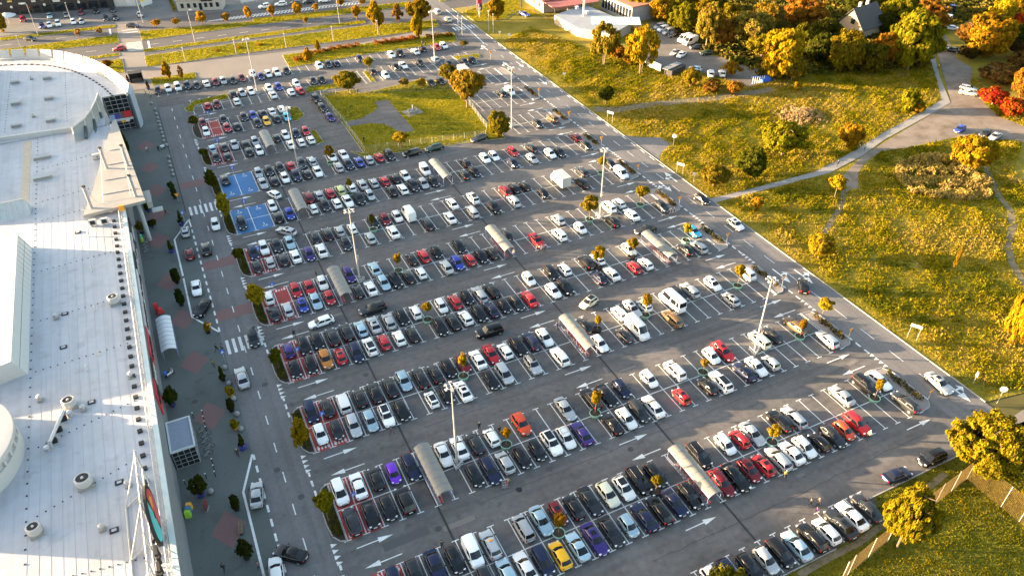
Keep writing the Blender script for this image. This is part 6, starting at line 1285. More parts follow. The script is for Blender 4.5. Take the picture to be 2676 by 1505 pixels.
for x, y, h, r, c, lab, dark in PT:
    t = empty('planter_tub', (x, y, .02), 0, 'round %s %s' % ('black' if dark else 'mint green', lab.replace('dark ', '').replace('big ', '')), 'planter', 'planter tubs in the parking lot')
    s = 1.0 if not dark else .9
    MB().lathe((0, 0, 0), [(.72*s, 0), (.86*s, .45), (.88*s, .62), (.79*s, .64), (.76*s, .5)], 22).build('tub', BLACK if dark else MINT, t, 40); MB().lathe((0, 0, .5), [(.77*s, 0), (.4, .05), (.01, .08)], 16).build('soil', SOIL, t)
    tree(x, y, max(2.6, h-.5), max(.75, min(r*.86, 2.4)), ('ball', 'round')[int(x*7+y) % 2], c, 'small tree in the %s' % lab, 'standard trees in planter tubs', .6, cbase=.5, name='standard_tree')
# pots and shrubs on the mall pavement
def pot(x, y, r, h, m, label, group=None):
    t = empty('plant_pot', (x, y, .015), 0, label, 'plant pot', group); MB().lathe((0, 0, 0), [(r*.72, 0), (r, h), (r*.9, h), (r*.88, h-.1), (.01, h-.08)], 18).build('pot', m, t, 45)

for x, y, h, r, k, c, pm_, pr, lab in [
 (-3.7,152.8,3.4,0.7, 'cone', (.06, .07, .012), BLUEPOT, .8, 'clipped cone bush by the upper zebra crossing'), (-6.8,143.0,2.8,0.8, 'cone', (.06, .07, .012), BLUEPOT, .75, 'clipped cone bush left of the white bay line'), (-9.4,161.7,2.4,1.0, 'round', (.045, .06, .012), BLUEPOT, .6, 'round bush beside the support column, upper'), (-9.3,154.6,1.8,1.0, 'round', (.05, .055, .012), BLUEPOT, .5, 'round bush beside the support column, lower'),
 (-7.0,131.7,3.4,1.0, 'round', (.035, .045, .012), BLACK, .6, 'dark bush on the pavement beside the white line, upper'), (-7.1,124.2,3.4,1.0, 'round', (.03, .045, .012), BLACK, .6, 'dark bush on the pavement beside the white line, lower'), (-3.7,164.9,3.0,0.9, 'loose', (.05, .06, .015), BLACK, .6, 'leafy plant by the yield sign at the kerb'), (-3.9,168.6,2.7,0.9, 'loose', (.05, .07, .015), BLACK, .6, 'leafy plant above the yield sign plant'),
 (-11.5,153.0,3.3,0.9, 'loose', (.16, .13, .02), BLACK, .6, 'yellowing plant left of the support column'), (-3.9,114.1,2.5,0.8, 'loose', (.50, .32, .03), BLACK, .6, 'yellow flowers at the tip of the white bay line'), (-3.5,100.8,3.0,0.7, 'cone', (.05, .06, .012), BLACK, .5, 'tall cone bush by the road below the lower crossing'), (-3.0,96.6,2.0,0.7, 'ball', (.52, .36, .03), YELPOT, .6, 'yellow flowers in a yellow pot, upper one by the road'),
 (-3.4,93.3,2.3,0.8, 'round', (.05, .055, .015), BLACK, .6, 'dark round bush between the yellow pots'), (-3.5,89.3,2.1,0.7, 'ball', (.45, .34, .03), YELPOT, .6, 'yellow flowers in a yellow pot, lower one by the road'), (-3.2,84.8,3.1,0.7, 'cone', (.045, .055, .012), BLUEPOT, .8, 'clipped bush in a blue pot with a small board'), (-11.4,98.4,4.1,1.2, 'fine', (.05, .065, .015), BLUEPOT, .6, 'leafy tree in a blue pot by the mall wall, upper'),
 (-9.9,78.7,4.3,1.2, 'fine', (.05, .06, .015), BLUEPOT, .7, 'leafy tree in a blue pot by the mall wall, lower'), (-5.9,74.3,2.7,0.8, 'round', (.035, .045, .012), BLACK, .6, 'dark bush beside the parked silver saloon'), (-6.0,66.1,3.8,1.1, 'fine', (.04, .05, .015), BLACK, .6, 'leafy bush at the bottom near the white line'), (-11.9,196.4,4.6,1.0, 'loose', (.05, .07, .012), BLUEPOT, .5, 'leafy plant in a blue pot below the glass entrance'), (-8.2,241.6,1.9,0.6, 'cone', (.06, .055, .02), BLUEPOT, .7, 'cone bush in a blue pot at the mall corner'), (-3.4,232.7,2.5,0.8, 'cone', (.06, .06, .02), BLUEPOT, .7, 'cone bush in a blue pot at the end of the far row'), (-11.4,194.2,2.6,0.7, 'round', (.05, .06, .012), BLACK, .5, 'shrub against the canopy edge')]:
    c = tuple(v*1.9 for v in c) if max(c) < .2 else c
    pr *= .78; ph = pr*.95; pot(x, y, pr, ph, pm_, 'pot of the %s' % lab, 'plant pots on the mall pavement')
    tree(x, y, max(.8, h-ph*.6), max(.55, r), k, c, lab, 'potted plants on the mall pavement', ph*.75, cbase=.02, name='potted_shrub', trunk=k in ('fine', 'loose'))
ball = MB().lathe((0, 0, 0), [(.18, 0), (.36, .12), (.42, .36), (.34, .6), (.16, .72), (.01, .75)], 16).mesh('stone_ball', mat('stone_grey', (.24, .24, .235), .9, .15, 4), 60)
BP = P2(-3.5,221.3, -3.1,216.8, -3.1,213.4, -3.0,210.4, -3.0,207.9, -3.0,205.4, -3.0,202.9, -2.9,200.4, -2.9,198.0, -3.0,195.5, -2.6,192.7, -2.8,185.7, -3.0,183.0, -3.0,180.7, -2.9,178.0, -2.9,176.0, -2.8,103.5, -2.8,99.4, -2.7,95.6, -2.8,92.0, -2.8,88.6, -8.6,78.7)
for i, (x, y) in enumerate(BP):
    o = link('stone_ball', ball, None); o.location = (x, y, .015); tag(o, '%s round stone bollard from the far end along the pavement kerb' % ORD[i], 'bollard', 'stone bollards along the mall pavement')
pb = MB(); pb.tube((0, 0, 0), (0, 0, 1.0), .06, n=8); PB = pb.mesh('post', BLACK); PBH = MB().lathe((0, 0, 1.0), [(.09, 0), (.11, .1), (.01, .16)], 10).mesh('cap', SIGNW)
for i, (x, y) in enumerate(P2(-8.9,94.4, -7.5,94.3, -7.5,93.0, -7.5,91.9, -7.5,90.7, -7.6,83.9, -7.6,82.6, -7.6,81.4, -8.8,81.5, -11.6,81.6)):
    t = empty('bollard_light', (x, y, .015), 0, '%s slim bollard light with white cap from the top near the kiosk' % ORD[i], 'bollard', 'bollard lights near the kiosk'); link('post', PB, t); link('cap', PBH, t)
# bicycles, scooter, bench, bins
bk = MB()
for s in (-.52, .52):
    for a in range(14): bk.tube((s+.33*math.cos(a*.4488), 0, .34+.33*math.sin(a*.4488)), (s+.33*math.cos((a+1)*.4488), 0, .34+.33*math.sin((a+1)*.4488)), .022, n=4)
BWH = bk.mesh('wheels', BLACK); bk = MB(); bk.path([(-.52, 0, .34), (-.1, 0, .32), (.38, 0, .82), (-.22, 0, .80), (-.1, 0, .32)], .022, 5); bk.path([(-.52, 0, .34), (-.22, 0, .80)], .018, 5); bk.path([(.52, 0, .34), (.36, 0, .92)], .02, 5)
BFR = bk.mesh('frame', STEEL); BSD = MB().box((-.24, 0, .93), (.26, .14, .07)).tube((-.23, 0, .8), (-.24, 0, .92), .018, n=5).mesh('saddle', BLACK); BHB = MB().tube((.34, -.28, .98), (.34, .28, .98), .02, n=5).tube((.36, 0, .9), (.34, 0, .98), .02, n=5).mesh('handlebar', BLACK)
for i, (x, y) in enumerate(P2(-11.2,147.8, -11.2,146.4, -10.7,148.7, -11.2,145.1, -8.0,90.8, -7.7,89.6, -7.9,88.4, -7.6,86.9, -8.0,85.7)):
    t = empty('bicycle', (x, y, .015), .1+.12*(i % 3), '%s bicycle in the rack %s' % (ORD[i if i < 4 else i-4], 'under the canopy column' if i < 4 else 'beside the glass kiosk'), 'bicycle', 'bicycles in the racks')
    link('wheels', BWH, t); link('frame', BFR, t); link('saddle', BSD, t); link('handlebar', BHB, t)
t = empty('motor_scooter', (*P2(-11.1,105.8)[0], .015), .5, 'white and black motor scooter with blue box on the mall pavement', 'scooter')
MB().box((0, 0, .55), (1.0, .32, .35), taper=.75).build('body', SIGNW, t); MB().box((.55, 0, .75), (.14, .4, .7)).build('front_shield', SIGNW, t); MB().box((-.2, 0, .82), (.65, .28, .12)).build('saddle', BLACK, t); MB().box((-.62, 0, 1.0), (.45, .45, .42)).build('top_box', BLUES, t); MB().tube((.5, -.32, 1.1), (.5, .32, 1.1), .03, n=6).build('handlebar', BLACK, t)
for xx in (-.6, .62): MB().tube((xx, -.06, .25), (xx, .06, .25), .25, n=14).build('wheel', BLACK, t)
t = empty('park_bench', (*P2(-5.9,70.7)[0], .015), R(80), 'dark bench on the red paving at the bottom left', 'bench'); MB().box((0, 0, .45), (1.8, .45, .06)).build('seat', BARK, t); MB().box((0, .24, .72), (1.8, .06, .4)).build('backrest', BARK, t)
for s in (-.75, .75): MB().box((s, 0, .22), (.07, .42, .44)).build('leg', BLACK, t)
t = empty('recycling_bin', (*P2(-11.9,76.0)[0], .015), R(75), 'green blue and orange recycling bin by the mall wall', 'bin')
for k, (c, nm) in enumerate((((.30, .55, .04), 'green_bin'), ((.05, .20, .35), 'blue_bin'), ((.80, .38, .03), 'orange_bin'))): MB().box((.62*k, 0, .55), (.6, .75, 1.1), taper=.86).build(nm, mat(nm, c, .5, .08, 3), t)
t = empty('info_board', (*P2(-9.5,76.1)[0], .015), 1.2, 'dark red standing board on the mall pavement', 'board'); MB().box((0, 0, 1.0), (.9, .14, 1.7)).build('panel', mat('board_maroon', (.16, .03, .03), .5), t); MB().box((0, 0, .08), (1.0, .4, .16)).build('foot', CONC, t)
t = empty('info_board', (*P2(-11.7,149.6)[0], .015), .4, 'green and cyan toy figure stand beside the bicycles', 'stand'); MB().lathe((0, 0, 0), [(.35, 0), (.3, .9), (.2, 1.2)], 12).build('green_base', mat('toy_green', (.30, .50, .05), .5), t); MB().lathe((0, 0, 1.2), [(.2, 0), (.3, .4), (.01, .75)], 12).build('cyan_top', mat('toy_cyan', (.08, .45, .40), .5), t)
# signs
def signpost(name, x, y, h, label, plates, group=None, rz=0, z=.05, posts=(0,), cat='sign'):
    t = empty(name, (x, y, z), R(rz), label, cat, group); m = MB()
    for px in posts: m.tube((px, 0, 0), (px, 0, h), .035, n=6)
    m.build('post', STEEL, t)
    for nm, mb, mm in plates: mb.build(nm, mm, t)
    return t
tri = lambda z: MB().add([(-.5, .0, z), (.5, .0, z), (0, .0, z-.9), (-.5, .05, z), (.5, .05, z), (0, .05, z-.9)], [(0, 2, 1), (3, 4, 5), (0, 1, 4, 3), (1, 2, 5, 4), (2, 0, 3, 5)])
for i, f in enumerate(FR[:11]):
    signpost('yield_sign', 93.5, f+1.1, 2.2, 'orange yield sign seen from behind on the %s right-hand island from the bottom' % ORD[i], [('plate', tri(2.6), ORANGE)], 'yield signs on the road side islands', rz=8)
for x, y, lab in [(*P2(-3.2,163.1)[0], 'orange sign at the pavement kerb above the upper crossing'), (*P2(-3.5,113.9)[0], 'orange sign at the tip of the white bay line')]:
    signpost('yield_sign', x, y, 1.6, lab, [('plate', tri(2.0), ORANGE)])
def letterP(): # white capital P
    m = MB(); m.box((-.13, -.035, 1.95), (.09, .02, .5)); m.box((0, -.035, 2.16), (.2, .02, .08)); m.box((0, -.035, 1.94), (.2, .02, .08)); m.box((.12, -.035, 2.05), (.08, .02, .24)); return m
for i, (x, y, lab) in enumerate([(11.2, FR[0]+5.2, 'first'), (8.7, FR[1]+5.2, 'second'), (8.7, FR[2]+5.2, 'third'), (8.7, FR[3]+5.2, 'fourth'), (8.7, FR[4]+9.0, 'fifth'), (8.7, FR[5]+6, 'sixth'), (9.5, FR[6]+9.6, 'seventh'), (9.8, FR[7]+9.8, 'eighth'), (8.9, FR[8]+9.0, 'ninth'), (9.2, FR[9]+11, 'tenth')]):
    signpost('parking_sign', x, y, 2.35, 'blue sign with white letter P in the coloured bays of the %s row' % lab, [('plate', MB().box((0, 0, 2.05), (.72, .05, .72)), BLUES), ('letter', letterP(), SIGNW)], 'blue parking signs of the coloured bays', rz=10, z=.02)
for x, y, lab in [(*P2(-3.5,153.2)[0], 'blue crossing sign with white triangle at the upper zebra crossing'), (*P2(-3.0,104.7)[0], 'blue crossing sign with white triangle at the lower zebra crossing')]:
    signpost('crossing_sign', x+.5, y, 2.6, lab, [('plate', MB().box((0, 0, 2.6), (.75, .05, .75)), BLUES), ('triangle', MB().add([(-.28, -.035, 2.36), (.28, -.035, 2.36), (0, -.035, 2.86)], [(0, 1, 2)]), SIGNW)], 'blue crossing signs', rz=15)
for x, y, h, lab in [(103.5,59.6,3.1, 'white board sign on two posts in the meadow by the last road arrow'), (102.5,124.9,2.7, 'white board sign on two posts at the side road corner'), (102.4,155.4,3.1, 'white board sign on two posts at the tyre track')]:
    signpost('board_sign', x, y, h, lab, [('board', MB().box((0, 0, h-.3), (1.8, .08, .55)), SIGNW)], 'white board signs in the meadow', rz=-60, posts=(-.75, .75))
for x, y, h, lab in [(103.0,43.0,3.0, 'round white sign on a post at the meadow corner'), (109.3,137.0,2.7, 'small white sign on a post at the side road')]:
    signpost('round_road_sign', x, y, h, lab, [('disc', MB().tube((0, -.03, h), (0, .03, h), .55, n=20), SIGNW)], rz=-40)
signpost('road_sign', *P2(103.5,47.6)[0], 2.2, 'narrow grey sign seen edge-on in the meadow', [('plate', MB().box((0, 0, 2.0), (.55, .05, .9)), STEEL)], rz=60)
for x, y, h, lab in [(105.7,222.7,2.4, 'white road sign at the meadow edge near the far crossing'), (104.9,228.2,1.6, 'small white sign left of another at the meadow edge'), (105.5,222.2,2.3, 'white road sign at the bend of the right road'), (102.7,119.9,2.6, 'small grey sign post on the meadow by the olive tree'), (106.1,186.6,1.9, 'slim post with small plate at the meadow edge')]:
    signpost('road_sign', x, y, h, lab, [('plate', MB().box((0, 0, h-.3), (.8, .06, .6)), SIGNW)], rz=-30)
t = empty('advertising_pylon', (*P2(108.0,251.7)[0], .05), .3, 'red advertising pylon with dark lower half near the far junction', 'pylon'); ah = 7.5
MB().box((0, 0, ah*.75), (2.0, .5, ah*.5)).build('red_panel', mat('pylon_red', (.50, .02, .06), .4), t); MB().box((0, 0, ah*.34), (2.0, .5, ah*.32)).build('dark_panel', mat('pylon_dark', (.06, .02, .06), .4), t); MB().tube((0, -.27, ah*.28), (0, -.31, ah*.28), .45, n=16).build('emblem_disc', SIGNW, t); MB().box((0, 0, .6), (.5, .3, 1.2)).build('foot', STEEL, t)
gt = empty('height_barrier', (*P2(97.4,245.6)[0], .02), 0, 'white overhead barrier beam across the far entrance road', 'barrier'); MB().tube((0, 0, 4.6), (9.2, 3.2, 4.6), .06, n=6).build('beam', SIGNW, gt)
for f in (0, 1): MB().tube((9.2*f, 3.2*f, 0), (9.2*f, 3.2*f, 4.7), .09, n=8).build('post', SIGNW, gt)
# fences
def fence(pts, h, label, step, m, net, dens=.3, lean=0, name='wire_fence', z=.06, pr=.04):
    t = empty(name, (*pts[0], z), 0, label, 'fence'); o = pts[0]; nb = MB()
    first = True
    for a, b in zip(pts, pts[1:]):
        L = math.hypot(b[0]-a[0], b[1]-a[1]); n = max(1, round(L/step))
        for i in range(0 if first else 1, n+1):
            f = i/n; MB().tube((a[0]-o[0]+(b[0]-a[0])*f, a[1]-o[1]+(b[1]-a[1])*f, 0), (a[0]-o[0]+(b[0]-a[0])*f, a[1]-o[1]+(b[1]-a[1])*f, h), pr, n=6).build('post', m, t)
        first = False
        k = int(h/dens)
        for i in range(k+1):
            zz = .08+(h-.12)*i/k; nb.tube((a[0]-o[0], a[1]-o[1], zz), (b[0]-o[0], b[1]-o[1], zz), net[1], n=3, cap=False)
        k = int(L/net[2])
        for i in range(k+1):
            f = i/k; nb.tube((a[0]-o[0]+(b[0]-a[0])*f, a[1]-o[1]+(b[1]-a[1])*f, .05), (a[0]-o[0]+(b[0]-a[0])*f, a[1]-o[1]+(b[1]-a[1])*f, h), net[1], n=3, cap=False)
    nb.build('netting', net[0], t); return t
WIRE = mat('wire', (.30, .30, .28), .6); NET = mat('net_tan', (.20, .125, .035), .8)
PW = mat('post_white', (.42, .41, .37), .5)
fence(P2(39.5,205.8, 40.5,185.9, 40.5,167.9), 1.6, 'wire fence along the left side of the green enclosure', 2.7, PW, (WIRE, .014, .5), .3)
fence(P2(40.5,167.9, 57.0,165.1, 70.5,162.7), 1.6, 'wire fence along the lower side of the green enclosure', 3.0, PW, (WIRE, .012, .6), .4)
fence(P2(72.3,166.2, 74.3,181.7, 74.3,193.8), 1.6, 'wire fence along the right side of the green enclosure', 2.6, PW, (WIRE, .014, .5), .3)
fence(P2(39.7,206.5, 55.2,202.1, 73.8,194.8), 1.4, 'low wire fence along the upper side of the green enclosure', 4.5, STEEL, (WIRE, .012, .8), .5)
fence(P2(59.1,30.8, 60.5,31.1, 68.6,32.4), 4.2, 'tall ball stop fence at the bottom edge of the corner lawn', 5.0, PW, (NET, .013, .17), .22, pr=.045)
fence(P2(75.4,33.4, 86.3,34.9), 4.2, 'tall ball stop fence right of the golden tree', 4.0, PW, (NET, .013, .17), .22, pr=.045)
fence(P2(86.3,34.9, 86.5,29.7, 86.6,27.1, 86.6,23.9), 4.2, 'tall ball stop fence running to the right edge', 4.3, PW, (NET, .012, .2), .26, pr=.045)
# sculpture on the enclosed lawn
t = empty('stone_fountain', (*P2(58.8,184.5)[0], .07), 0, 'round stone basin with a pillar on a grey pad in the enclosed lawn', 'fountain'); MB().box((0, 0, .03), (4.6, 4.2, .06), .2).build('pad', CONC, t); MB().lathe((0, 0, .06), [(1.25, 0), (1.3, .5), (1.05, .52), (1.0, .3), (.01, .3)], 24).build('basin', CONC, t); MB().box((.35, .5, .9), (.3, .3, 1.7)).build('pillar', mat('stone_grey', (.2, .2, .2)), t); MB().lathe((-.1, 0, .35), [(.5, 0), (.3, .3), (.01, .35)], 12).build('centre_stone', mat('stone_grey', (.2, .2, .2)), t)

# ---------------------------------------------------------------- far buildings
def wallbox(name, p, q, depth, h, m, par, z0=0):
    d = Vector((q[0]-p[0], q[1]-p[1])); L = d.length; d.normalize(); nrm = Vector((-d.y, d.x)); c = Vector(p)+d*L/2+nrm*depth/2
    return MB().box((c.x, c.y, z0+h/2), (L, depth, h), math.atan2(d.y, d.x)).build(name, m, par), d, nrm, L
def frontbox(par, name, p, d, nrm, s0, s1, z0, z1, m, out=.06, th=.14):
    c = Vector(p)+d*(s0+s1)/2-nrm*out; return MB().box((c.x, c.y, (z0+z1)/2), (s1-s0, th, z1-z0), math.atan2(d.y, d.x)).build(name, m, par)
def bld(label): return empty('building', (0, 0, 0), 0, label, 'building')
b = bld('long dark glazed shop building at the top left with many signs'); b.name = 'shop_building'
p, q = P2(-49.8,327.8)[0], P2(-7.6,319.0)[0]; _, d, nrm, L = wallbox('wall', p, q, 16, 11, mat('dark_brick', (.028, .024, .022), .6, .2, 1), b)
k = 0; s = 1.5
fr_ = random.Random(9)
while s < L-2:
    wd_ = fr_.uniform(2.2, 3.6); frontbox(b, 'shop_window', p, d, nrm, s, min(L-.5, s+wd_), .4, 2.8, GLASS, .05)
    frontbox(b, 'shop_sign', p, d, nrm, s+.3, s+wd_*.75, 3.5+.5*(k % 3), 4.1+.5*(k % 3), (SIGNW, mat('sign_pale', (.6, .58, .5), .5), mat('sign_gold', (.55, .40, .12), .5))[k % 3], .12); k += 1
    if k % 3 == 0:
        c = Vector(p)+d*(s+1)-nrm*.2; MB().tube((c.x, c.y, 2.9), (c.x-nrm.x*.1, c.y-nrm.y*.1, 2.9), .45, n=16).build('round_sign', mat('sign_pale', (.6, .58, .5), .5), b)
    s += wd_+.9
frontbox(b, 'upper_band', p, d, nrm, 0, L, 7.2, 7.7, mat('band_brown', (.12, .09, .06), .6), .05)
b = bld('white rendered building at the top left beside the dark shops'); b.name = 'white_building'
p, q = P2(-7.3,319.3)[0], P2(0.4,316.2)[0]; _, d, nrm, L = wallbox('wall', p, q, 12, 8, mat('render_white', (.42, .42, .41), .8, .06), b); frontbox(b, 'garage_door', p, d, nrm, L*.55, L*.92, 0, 3.2, mat('door_grey', (.48, .49, .5), .6, .05), .04); frontbox(b, 'plinth', p, d, nrm, 0, L, 0, .4, GREYM, .05)
b = bld('low pale kiosk building with dark windows and door at the top'); b.name = 'pale_kiosk_building'
p, q = P2(12.7,303.7)[0], P2(27.6,298.8)[0]; _, d, nrm, L = wallbox('wall', p, q, 6, 3.8, mat('render_cream', (.38, .36, .32), .8, .08), b)
MB().box((*(Vector(p)+d*L/2+nrm*3), 3.95), (L+.8, 6.8, .3), math.atan2(d.y, d.x)).build('roof', mat('roof_grey', (.34, .32, .31), .8), b)
for j, f in enumerate((.12, .26, .40, .52, .64, .76, .90)):
    frontbox(b, 'door' if j in (3,) else 'window', p, d, nrm, L*f-.5, L*f+.5, .2 if j == 3 else 1.1, 2.6, GLASS, .05)
frontbox(b, 'fascia_sign', p, d, nrm, L*.55, L*.8, 3.1, 3.7, BLACK, .08)
def simple_board(p, q, h, label, mc, name='billboard'):
    t = empty(name, (*p, 0), 0, label, 'billboard'); L = math.hypot(q[0]-p[0], q[1]-p[1]); a = math.atan2(q[1]-p[1], q[0]-p[0])
    MB().box(((q[0]-p[0])/2, (q[1]-p[1])/2, h*.6), (L, .2, h*.8), a).build('panel', SIGNW, t); MB().box(((q[0]-p[0])/2, (q[1]-p[1])/2-.13, h*.72), (L*.96, .06, h*.3), a).build('stripe', mc, t)
    for f in (.1, .9): MB().box(((q[0]-p[0])*f, (q[1]-p[1])*f, h*.3), (.16, .16, h*.6)).build('post', STEEL, t)
simple_board(P2(1.5,312.1)[0], P2(5.3,314.9)[0], 4.6, 'white and yellow billboard beside the white building', mat('bill_yellow', (.75, .5, .05), .5))
simple_board(P2(34.5,301.5)[0], P2(40.9,301.9)[0], 3.5, 'pale billboard above the top road', mat('bill_blue', (.45, .55, .65), .5))
t = empty('parasol', (*P2(-41.3,315.0)[0], 0), 0, 'large white parasol at the top left beside the shops', 'parasol'); MB().lathe((0, 0, 3.0), [(3.0, 0), (2.0, .45), (.01, 1.1)], 12).build('canopy', SIGNW, t); MB().tube((0, 0, 0), (0, 0, 3.9), .08).build('pole', STEEL, t)
tree(*P2(-43.0,306.8)[0], 6.5, 2.6, 'round', (.45, .30, .03), 'golden bushy tree at the top left edge', None, 0)
hedge('hedge', P2(11.6,325.9, 11.7,303.1), 1.2, 1.8, (.26, .22, .02), 'yellow green hedge beside the pale kiosk building')
# red roofed building and carport, flat white roof, brown hall, house in the wood
b = bld('cream building with red brown roof and carport at the top'); b.name = 'red_roof_building'
p, q = P2(129.2,258.2)[0], P2(128.7,242.8)[0]
d = Vector((q[0]-p[0], q[1]-p[1])); L = d.length; d.normalize(); n2 = Vector((-d.y, d.x)); n2 = n2 if n2.x > 0 else -n2
c = Vector(p)+d*L/2+n2*9; ang = math.atan2(d.y, d.x)
MB().box((c.x, c.y, 2.0), (L, 18, 4.0), ang).build('wall', mat('render_pink', (.34, .29, .25), .8, .08), b); MB().box((c.x, c.y, 4.25), (L+1.2, 19.2, .5), ang).build('roof', mat('roof_red', (.24, .06, .05), .8, .12, 3), b)
for f in (.25, .5, .78): e = Vector(p)+d*L*f-n2*.05; MB().box((e.x, e.y, 2.1), (1.1, .14, 1.3), ang).build('window', GLASS, b)
c2 = Vector(q)+d*4+n2*9; MB().box((c2.x, c2.y, 3.9), (8, 18, .3), ang).build('carport_roof', mat('roof_red2', (.26, .08, .07), .8), b)
for f in (0, 5, 10, 15): e = Vector(q)+d*7.6+n2*(f+.6); MB().box((e.x, e.y, 1.9), (.25, .25, 3.8), ang).build('carport_post', CONC, b)
b = bld('low hall with a flat pale roof beside the meadow'); b.name = 'flat_roof_hall'
rp = P2(126.7,231.0, 141.6,237.2, 145.3,212.1, 134.0,206.0, 127.4,216.1)
MB().prism(rp, 0, 2.6).build('wall', mat('render_pale', (.30, .26, .21), .8, .1, 1), b); MB().prism(rp, 2.605, 2.9).build('roof', mat('roof_pale', (.23, .25, .275), .7, .08, .5), b)
x, y, h = 135.2,226.0,6.4; MB().tube((x, y, 2.9), (x, y, 8.5), .35, n=12).build('chimney', SIGNW, b); 
for px, py in P2(136.6,233.0, 137.1,227.0): MB().box((px, py, 3.45), (1.0, 1.0, 1.1)).build('roof_cowl', SIGNW, b)
MB().box((*P2(142.1,216.4)[0], 2.97), (16, 8, .12), -.5).build('roof_panel', mat('panel_cyan', (.42, .58, .62), .4), b)
b = bld('long hall with brown roof and tall dark windows behind the flat roof'); b.name = 'brown_roof_hall'
p, q = P2(148.8,237.1)[0], P2(150.3,219.5)[0]; d = Vector((q[0]-p[0], q[1]-p[1])); L = d.length; d.normalize(); n2 = Vector((-d.y, d.x)); n2 = n2 if n2.x > 0 else -n2; ang = math.atan2(d.y, d.x); c = Vector(p)+d*L/2+n2*6
MB().box((c.x, c.y, 2.6), (L, 12, 5.2), ang).build('wall', mat('render_grey', (.30, .30, .31), .8, .06), b); MB().box((c.x, c.y, 5.4), (L+.8, 12.8, .4), ang).build('roof', mat('roof_brown', (.30, .15, .09), .8, .15, 2), b)
for f in np.linspace(.08, .94, 10): e = Vector(p)+d*L*f-n2*.05; MB().box((e.x, e.y, 2.8), (L*.06, .16, 3.2), ang).build('window', GLASS, b)
b = bld('house with steep dark roof and two chimneys inside the wood'); b.name = 'wood_house'
hc = P2(210.4,176.7)[0]; ang = R(10); Lh, Wh = 11.5, 8.5
t = empty('frame', (*hc, 0), ang); t.parent = b; t.name = 'walls'
bpy.data.objects.remove(t)
def loc(x, y): return (hc[0]+x*math.cos(ang)-y*math.sin(ang), hc[1]+x*math.sin(ang)+y*math.cos(ang))
m = MB(); m.add([(*loc(sx*Lh/2, sy*Wh/2), z) for z in (0, 4.2) for sx, sy in ((-1, -1), (1, -1), (1, 1), (-1, 1))]+[(*loc(-Lh/2, 0), 9.2), (*loc(Lh/2, 0), 9.2)], [(0, 1, 5, 4), (2, 3, 7, 6), (3, 0, 4, 8, 7), (1, 2, 6, 9, 5)]); m.build('wall', mat('render_cream2', (.26, .21, .15), .8, .08), b)
m = MB()
for sy in (-1, 1):
    A = [(*loc(-Lh/2-.6, 0), 9.4), (*loc(Lh/2+.6, 0), 9.4), (*loc(Lh/2+.6, sy*(Wh/2+.9)), 3.5), (*loc(-Lh/2-.6, sy*(Wh/2+.9)), 3.5)]; B = [(x, y, z+.25) for x, y, z in A]
    m.add(A+B, [(0, 1, 2, 3), (7, 6, 5, 4), (0, 4, 5, 1), (1, 5, 6, 2), (2, 6, 7, 3), (3, 7, 4, 0)])
rf_ = m.build('roof', mat('roof_dark', (.045, .042, .042), .8, .12, 2), b)
for x in (-2.5, 1.5): MB().box((*loc(x, .3), 9.9), (.8, .8, 1.8), ang).build('chimney', mat('chimney_pink', (.55, .40, .34), .8), rf_)
MB().box((*loc(-Lh/2-.05, -.6), 5.6), (.2, 1.4, 1.6), ang).build('window', GLASS, b)
# yard wall, sheds and scrap at the yard edge
wl = MB(); pts = P2(135.0,190.1, 133.2,183.2, 133.9,178.2)
for a, c_ in zip(pts, pts[1:]): wl.box(((a[0]+c_[0])/2, (a[1]+c_[1])/2, 1.2), (math.hypot(c_[0]-a[0], c_[1]-a[1]), .25, 2.4), math.atan2(c_[1]-a[1], c_[0]-a[0]))
tag(wl.build('yard_wall', mat('render_white2', (.40, .385, .35), .8, .1)), 'white rendered wall at the lower left corner of the yard', 'wall')
t = empty('yard_shed', (*P2(137.5,176.4)[0], 0), R(20), 'low dark shed with a pale roof edge behind the white wall', 'shed'); MB().box((0, 0, .9), (7, 3, 1.8)).build('wall', mat('shed_dark', (.03, .027, .024), .8), t); MB().box((-.3, .8, 1.9), (7.2, 2.0, .14), 0).build('roof', mat('shed_roof', (.28, .27, .26), .8), t)
t = empty('timber_frame', (*P2(154.4,159.0)[0], 0), R(-10), 'white and blue scrap frame stack at the yard edge', 'frame'); m = MB()
for k in range(6): m.box((k*.7-2, 0, 1.0), (.14, .14, 2.0)); 
m.build('upright', SIGNW, t); MB().box((0, .3, 1.9), (5, .15, .15)).box((2.4, .5, .6), (2.5, 1.6, 1.2)).build('crosspiece', BLUES, t)
t = empty('farm_tractor', (*P2(255.0,178.7)[0], .05), R(100), 'dark blue tractor at the end of the dirt road', 'tractor')
MB().box((.9, 0, 1.2), (2.0, 1.0, 1.0), taper=.9).build('bonnet', mat('tractor_blue', (.03, .04, .28), .4), t); MB().box((-.8, 0, 1.9), (1.6, 1.5, 2.0), taper=.88).build('cab', GLASS, t)
MB().box((-.8, 0, 2.95), (1.7, 1.6, .15)).build('cab_roof', mat('tractor_blue', (.03, .04, .28), .4), t)
for x, r_ in ((-.9, .85), (1.5, .5)):
    for s in (-1, 1): MB().tube((x, s*.75, r_), (x, s*1.15, r_), r_, n=18).build('wheel', BLACK, t)

